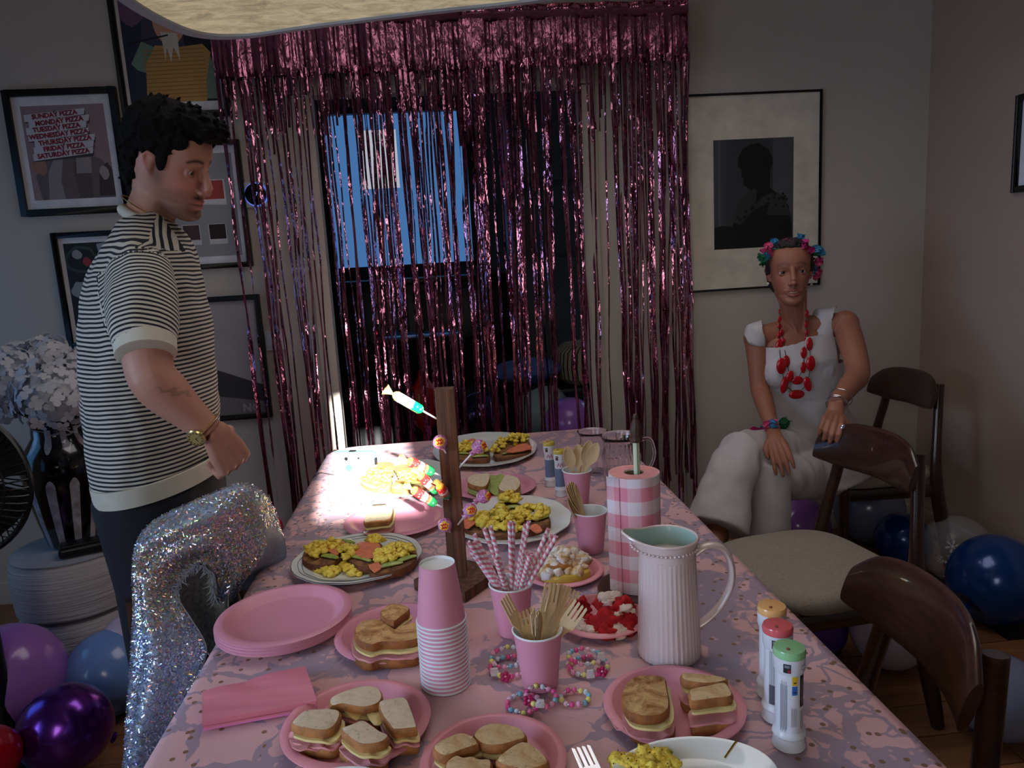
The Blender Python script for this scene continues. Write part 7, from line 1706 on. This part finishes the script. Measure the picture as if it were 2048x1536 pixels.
MB().tube([nc0 + V((0.0500 * math.cos(a) + 0.013, 0.0545 * math.sin(a), 0.012 - 0.034 * math.cos(a))) for a in [2 * PI * k / 30 for k in range(30)]], 0.0012, 6, closed=True).build('neck_chain', M_GOLD, man, world=True)

# ---- the woman
WYY = 2.62
hw = V((1.249, 2.6, 1.279)); th_, ph_ = -1.903, 0.12; F_ = V((math.cos(th_) * math.cos(ph_), math.sin(th_) * math.cos(ph_), math.sin(ph_))); U_ = V((-0.03, 0, 1)); Lh = U_.cross(F_).normalized(); U_ = F_.cross(Lh)
Mw = Matrix.Translation(hw) @ (Matrix((F_, Lh, U_)).transposed().to_4x4()) @ Matrix.Scale(1.0, 4)
wo = thing('person', 'seated woman in white with a petal headband and chunky red necklace', 'person', (1.42, 2.65, 0))
def W(x, y, d=WYY): return PY(x, y, d)
b = MB(); head_prims(b, Mw, 0.98, (24, 18), 0.008, -0.003)
nb = W(1592, 652, 2.63)
b.tube([Mw @ V((-0.035, 0, -0.045)), Mw @ V((-0.020, 0, -0.085)), nb, nb + V((0, 0, -0.06))], [(0.040, 0.040), (0.040, 0.041), (0.047, 0.046), (0.08, 0.06)], 18, ref=(1, 0, 0))
for s_ in (-1, 1): b.tube([Mw @ V((-0.012, 0.048 * s_, -0.06)), nb + V((0.012 * s_, -0.045, -0.03))], [0.010, 0.008], 10)
shR = W(1512, 676, 2.64); shL = W(1690, 648, 2.60)
b.tube([shR, nb + V((-.04, 0.01, -0.02)), nb + V((0.04, 0.01, -0.01)), shL], [0.042, 0.046, 0.046, 0.044], 16)
b.tube([nb + V((0, 0.01, 0.0)), nb + V((0, 0.006, -0.038)), W(1598, 715, 2.63), W(1602, 790, 2.65), W(1612, 860, 2.69), W(1630, 935, 2.72)], [(0.06, 0.045), (0.135, 0.064), (0.155, 0.092), (0.125, 0.085), (0.13, 0.095), (0.165, 0.12)], 24, ref=(1, 0, 0))
for (x, y) in ((1560, 745), (1640, 738)): b.ball(W(x, y, 2.58), (0.048, 0.036, 0.045))
elR = W(1520, 778, 2.60); wrR = W(1545, 858, 2.42); hR = W(1556, 893, 2.335)
limb(b, [shR + V((0, 0, -0.005)), shR.lerp(elR, .5), elR, elR.lerp(wrR, .35), wrR], [0.042, 0.037, 0.034, 0.033, 0.0225]); b.ball(shR, 0.046); b.ball(shL, 0.050)
hand_prims(b, wrR, wrR.lerp(hR, 0.95), hR - wrR + V((0.006, 0, -0.012)), V((0.15, -0.25, -1)), 0.88, (0.38, 0.36, 0.34, 0.36), -1, 0.06, (0.6, 0.2))
elL = W(1716, 748, 2.40); wrL = W(1672, 808, 2.235); hL = W(1664, 838, 2.19)
limb(b, [shL, shL.lerp(elL, .5) + V((0.006, 0, 0)), elL, elL.lerp(wrL, .35), wrL], [0.046, 0.044, 0.039, 0.036, 0.0240]); b.ball(shR, 0.045); b.ball(shL, 0.049)
hand_prims(b, wrL, wrL.lerp(hL, 0.95) + V((0, -0.01, 0.0)), (hL - wrL) + V((-0.015, -0.03, 0.02)), V((-0.1, 0.35, -1)), 0.90, (0.95, 1.0, 1.0, 1.05), 1, 0.05, (0.7, 0.35))
hipR = W(1600, 925, 2.70); hipL = W(1655, 930, 2.72); knT = W(1468, 905, 2.42); anT = W(1432, 1040, 2.28); knB = W(1538, 965, 2.38); anB = V((knB.x - 0.02, 2.42, 0.09))
b.tube([hipL, knT, anT], [0.075, 0.05, 0.036], 14); b.tube([hipR, knB, anB], [0.075, 0.05, 0.036], 14)
b.tube([anT, anT + V((-0.02, -0.06, -0.05))], [0.030, 0.016], 12); b.tube([anB + V((0, 0.03, -0.045)), anB + V((-0.02, -0.15, -0.062))], [0.033, 0.022], 12)
me = remeshed(b, 0.0026, 3)
paint_skin(me, Mw, (154, 100, 76), (150, 72, 62), (78, 50, 38), 0.0, 0.2, 0.6)
body = finish(me, 'body', [skin_mat('skin_woman')], wo)
eyes(Mw, wo, (1, 0, 0.02))
# teeth glint of a half smile
MB().ball(Mw @ V((0.0852, 0, -0.0712)), (0.0045, 0.0150, 0.0024), rot=Mw.to_3x3(), seg=14, rings=8).build('teeth', mat('teeth', (190, 180, 165), 0.3), wo, world=True)
M_HAIRW = mat('hair_dark_brown', (34, 24, 20), 0.6, vary=0.4, vs=80, bump=0.9, bs=140, bd=0.006)
hair_mass(Mw, [((-0.025, 0, 0.060), (0.088, 0.081, 0.070)), ((-0.060, 0, 0.0), (0.056, 0.076, 0.08)), ((-0.01, 0.070, 0.03), (0.026, 0.013, 0.034)), ((-0.01, -0.070, 0.03), (0.026, 0.013, 0.034)), ((0.022, 0, 0.098), (0.05, 0.062, 0.028))], 120, wo, M_HAIRW, 0.004, 6, (0.008, 0.018))
# white linen top
b = MB()
b.tube([W(1597, 672, 2.64), W(1598, 715, 2.635), W(1602, 790, 2.655), W(1612, 850, 2.695), W(1630, 920, 2.72), W(1638, 955, 2.72)], [(0.152, 0.086), (0.168, 0.108), (0.152, 0.105), (0.165, 0.125), (0.215, 0.165), (0.225, 0.17)], 32, ref=(1, 0, 0))
for (x, y) in ((1560, 745), (1640, 738)): b.ball(W(x, y, 2.58), (0.060, 0.046, 0.058))
b.tube([W(1506, 690, 2.635), W(1514, 672, 2.635), W(1545, 655, 2.64), W(1560, 700, 2.62)], [0.040, 0.049, 0.05, 0.05], 18); b.tube([W(1684, 640, 2.605), W(1652, 636, 2.63), W(1635, 700, 2.61)], [0.052, 0.050, 0.05], 18)
me = remeshed(b, 0.0055, 3); co = co_of(me); nr = nor_of(me)
disp = np.array([0.006 * noise.noise(V((p[0] * 14, p[1] * 8, p[2] * 7))) + 0.006 * noise.noise(V((p[0] * 7, p[1] * 6, p[2] * 26))) * (1 if p[2] < 0.82 else .3) for p in co]); me.vertices.foreach_set('co', (co + nr * disp[:, None]).astype('f').ravel())
fw = crop(1400, 440, 3.0725)
neck_poly = [V((*fw(*p), 0)) for p in [(378, 560), (392, 680), (408, 782), (520, 772), (640, 742), (664, 690), (684, 610), (706, 530), (735, 474), (720, 430), (370, 440)]]
arm_l = [V((*fw(*p), 0)) for p in [(240, 700), (262, 690), (300, 760), (362, 812), (300, 900), (200, 900)]]
arm_r = [V((*fw(*p), 0)) for p in [(885, 512), (840, 540), (815, 610), (818, 700), (838, 800), (850, 900), (1030, 900), (1030, 500)]]
bm = bmesh.new(); bm.from_mesh(me); dele = []
for f in bm.faces:
    c = f.calc_center_median(); q = c - CAM; d = q.dot(-ZC); X_ = CX + FPX * q.dot(XC) / d; Y_ = CY - FPX * q.dot(YC) / d
    if c.z > 0.86 and (inside(neck_poly, X_, Y_)) and (c.y < 2.66 or c.z > nb.z - 0.07): dele.append(f)
    elif c.z > 0.95 and (inside(arm_l, X_, Y_) or inside(arm_r, X_, Y_)): dele.append(f)
bmesh.ops.delete(bm, geom=dele, context='FACES'); [bmesh.ops.smooth_vert(bm, verts=[v for v in bm.verts if v.is_boundary], factor=0.5, use_axis_x=True, use_axis_y=True, use_axis_z=True) for _ in range(8)]; bm.to_mesh(me); bm.free()
M_LINEN = mat('white_linen', (194, 188, 187), 0.85, vary=0.04, vs=20, bump=0.25, bs=300, bd=0.001)
o = finish(me, 'top', [M_LINEN], wo); sd = o.modifiers.new('s', 'SOLIDIFY'); sd.thickness = 0.004; sd.offset = 1
# wide trousers
b = MB()
b.tube([W(1625, 925, 2.74), W(1560, 915, 2.58), W(1480, 908, 2.42), W(1458, 960, 2.35), W(1432, 1056, 2.27)], [(0.125, 0.10), (0.11, 0.085), (0.080, 0.085), (0.076, 0.085), (0.090, 0.110)], 24, ref=(0, 0, 1))
b.tube([W(1655, 935, 2.74), W(1590, 950, 2.55), knB + V((0, 0, 0.01)), V((knB.x - 0.01, knB.y, 0.38)), V((anB.x, anB.y, 0.14))], [0.12, 0.095, 0.082, 0.082, 0.090], 24)
b.tube([W(1610, 930, 2.76), W(1680, 940, 2.72)], [0.12, 0.11], 18)
me = remeshed(b, 0.007, 4); co = co_of(me); nr = nor_of(me)
disp = np.array([0.010 * noise.noise(V((p[0] * 16, p[1] * 12, p[2] * 4))) + 0.004 * noise.noise(V((p[0] * 30, p[1] * 20, p[2] * 20))) for p in co]); me.vertices.foreach_set('co', (co + nr * disp[:, None]).astype('f').ravel())
finish(me, 'trousers', [M_LINEN], wo)
for p_, d_ in ((anT + V((-0.01, -0.03, -0.04)), V((-0.015, -0.04, -0.02))), (anB + V((-0.005, -0.04, -0.05)), V((-0.01, -0.11, -0.012)))):
    MB().tube([p_ - d_ * 0.6, p_, p_ + d_], [0.034, 0.040, 0.026], 14).build('shoe', mat('sandal_tan', (130, 84, 54), 0.6), wo, world=True)
# necklace laid on the chest by casting onto body and top
from mathutils.bvhtree import BVHTree
dg = bpy.context.evaluated_depsgraph_get()
trees = []
for o_ in (body, o):
    m_ = o_.evaluated_get(dg).to_mesh(); Wm = wm(wo); trees.append(BVHTree.FromPolygons([Wm @ v.co for v in m_.vertices], [tuple(p.vertices) for p in m_.polygons])); o_.evaluated_get(dg).to_mesh_clear()
def chest(X, Y, off=0.006, dflt=2.55):
    r = ray(*fw(X, Y)).normalized(); best = None
    for t_ in trees:
        h = t_.ray_cast(CAM, r)
        if h[0] is not None and h[3] > 1 and (best is None or h[3] < best): best = h[3]
    if best is None: p = PY(*fw(X, Y), dflt); best = (p - CAM).length
    return CAM + r * (best - off)
MR = mat('necklace_red', (180, 10, 24), 0.22, vary=0.1, coat=0.4); pxm = 2.6 / FPX / 3.0725
def necklace(name, beads):
    pts = [chest(X, Y, 0.004 + 0.3 * h_ * pxm * 0) + V((0, -min(w_, h_) * pxm * 0.16, 0)) for X, Y, w_, h_, a_ in beads]
    b = MB(); b.tube([nb + V((-0.047, 0.02, 0.035))] + pts + [nb + V((0.050, 0.02, 0.035))], 0.0014, 6); o1 = b.build(name, M_BLACK, wo, world=True); WM[o1.name] = wm(wo).copy()
    for p, (X, Y, w_, h_, a_) in zip(pts, beads):
        rm = Matrix.Rotation(a_, 3, 'Y'); b = MB().ball(p, (w_ * pxm / 2, min(w_, h_) * pxm * 0.22, h_ * pxm / 2), rot=rm, seg=16, rings=10); b.build('bead', MR, o1, world=True, angle=180)
necklace('necklace_strand', [(486, 560, 12, 30, 0), (486, 610, 26, 44, 0), (487, 652, 30, 34, 0), (484, 708, 24, 50, .1), (484, 775, 46, 100, 0.05), (495, 896, 66, 104, 0), (515, 1010, 52, 116, 0.2), (590, 1070, 106, 60, 0), (658, 1006, 52, 100, -0.25), (676, 880, 60, 100, 0), (670, 762, 44, 86, 0), (655, 690, 24, 40, 0), (650, 640, 24, 50, 0), (655, 575, 26, 50, 0)])
necklace('necklace_strand', [(500, 690, 28, 44, 0), (512, 745, 24, 40, 0), (528, 868, 46, 80, -0.1), (548, 960, 50, 76, 0.3), (594, 984, 76, 56, 0), (632, 905, 38, 74, 0), (635, 815, 42, 76, 0), (648, 730, 22, 50, 0)])
# petals of headband and wrist garland
PETM = [mat('petal_pink', (225, 90, 140), 0.7, vary=0.15), mat('petal_blue', (70, 150, 190), 0.7, vary=0.15), mat('petal_green', (40, 120, 70), 0.7, vary=0.15), mat('petal_magenta', (176, 30, 100), 0.7, vary=0.15)]
def petals(name, spots, parent, rad, off=0.006, seed=1):
    r_ = random.Random(seed); root = None
    for X, Y, m_ in spots:
        p = chest(X, Y, off, 2.6); b = MB()
        for k in range(4):
            d = V((r_.gauss(0, 1), r_.gauss(-0.6, .5), r_.gauss(0, 1))).normalized(); Fm = frame(p + V((r_.gauss(0, .004), 0, r_.gauss(0, .004))), d, (r_.random(), r_.random(), 1)); q = rad * r_.uniform(.8, 1.2)
            b.grid(lambda u, v: (q * (2 * u - 1) * math.sin(PI * (0.15 + 0.8 * v)), q * (2 * v - 1) * 1.1, q * 0.5 * ((2 * u - 1) ** 2 + (v) ** 2) + 0.12 * q * math.sin(9 * u)), 6, 6, Fm, thick=0.0006)
        b.build(name, PETM[m_], parent, world=True, angle=180)
ring = [Mw @ V((0.0 + 0.083 * math.cos(a) - 0.018, 0.082 * math.sin(a), 0.090 + 0.030 * math.cos(a) * 0.6 - 0.018)) for a in [2 * PI * k / 40 for k in range(40)]]
hb_ = MB().tube(ring, 0.003, 8, closed=True).build('headband', PETM[2], wo, world=True); WM[hb_.name] = wm(wo).copy()
petals('petal', [(380, 262, 2), (376, 236, 2), (398, 222, 1), (412, 235, 1), (410, 178, 0), (436, 205, 0), (462, 132, 1), (470, 152, 1), (520, 138, 0), (556, 136, 0), (600, 124, 1), (622, 108, 1), (640, 160, 3), (668, 180, 3), (690, 200, 2), (736, 200, 1), (716, 186, 1), (712, 262, 0), (726, 246, 3), (704, 300, 1), (714, 350, 0), (722, 320, 3)], hb_, 0.0125, 0.008, 4)
wg = MB().tube([wrR + (wrR - elR).normalized() * -0.006 + V((0.027 * math.cos(a), 0.012 * math.sin(a), 0.024 * math.sin(a))) for a in [2 * PI * k / 24 for k in range(24)]], 0.002, 6, closed=True).build('wrist_garland', PETM[3], wo, world=True); WM[wg.name] = wm(wo).copy()
petals('petal', [(350, 1294, 3), (372, 1300, 3), (400, 1282, 1), (392, 1300, 1), (420, 1248, 0), (444, 1243, 0), (486, 1262, 2), (515, 1258, 2), (530, 1246, 2), (455, 1262, 1)], wg, 0.0125, 0.006, 5)
# bangles, ring, earrings
axw = (wrL - elL).normalized(); u_ = axw.cross(V((0, 0, 1))).normalized(); v_ = axw.cross(u_)
for k, (dd_, rr_) in enumerate(((0.002, 0.030), (-0.006, 0.031), (-0.014, 0.032), (-0.05, 0.037))):
    c = wrL + axw * dd_; tl = 0.25 * (k - 1); MB().tube([c + u_ * rr_ * math.cos(a) + v_ * rr_ * 0.85 * math.sin(a) + axw * 0.004 * math.cos(a + k) for a in [2 * PI * i / 32 for i in range(32)]], 0.0013, 6, closed=True).build('bangle', M_SILVER, wo, world=True)
p = chest(884, 1278, 0.003, 2.15); b = MB().ball(p, (0.012, 0.007, 0.012), seg=14, rings=10)
for k in range(5): b.tube([p + V((-0.008 + 0.004 * k, -0.0055, -0.007)), p + V((-0.008 + 0.004 * k, -0.0066, 0)), p + V((-0.008 + 0.004 * k, -0.0055, 0.007))], 0.0012, 5)
b.build('ring', M_SILVER, wo, world=True)
for X, Y in ((417, 391), (684, 394)): MB().ball(chest(X, Y, 0.002, 2.62), 0.0052, seg=10, rings=8).build('earring', mat('pearl', (215, 205, 195), 0.15), wo, world=True)
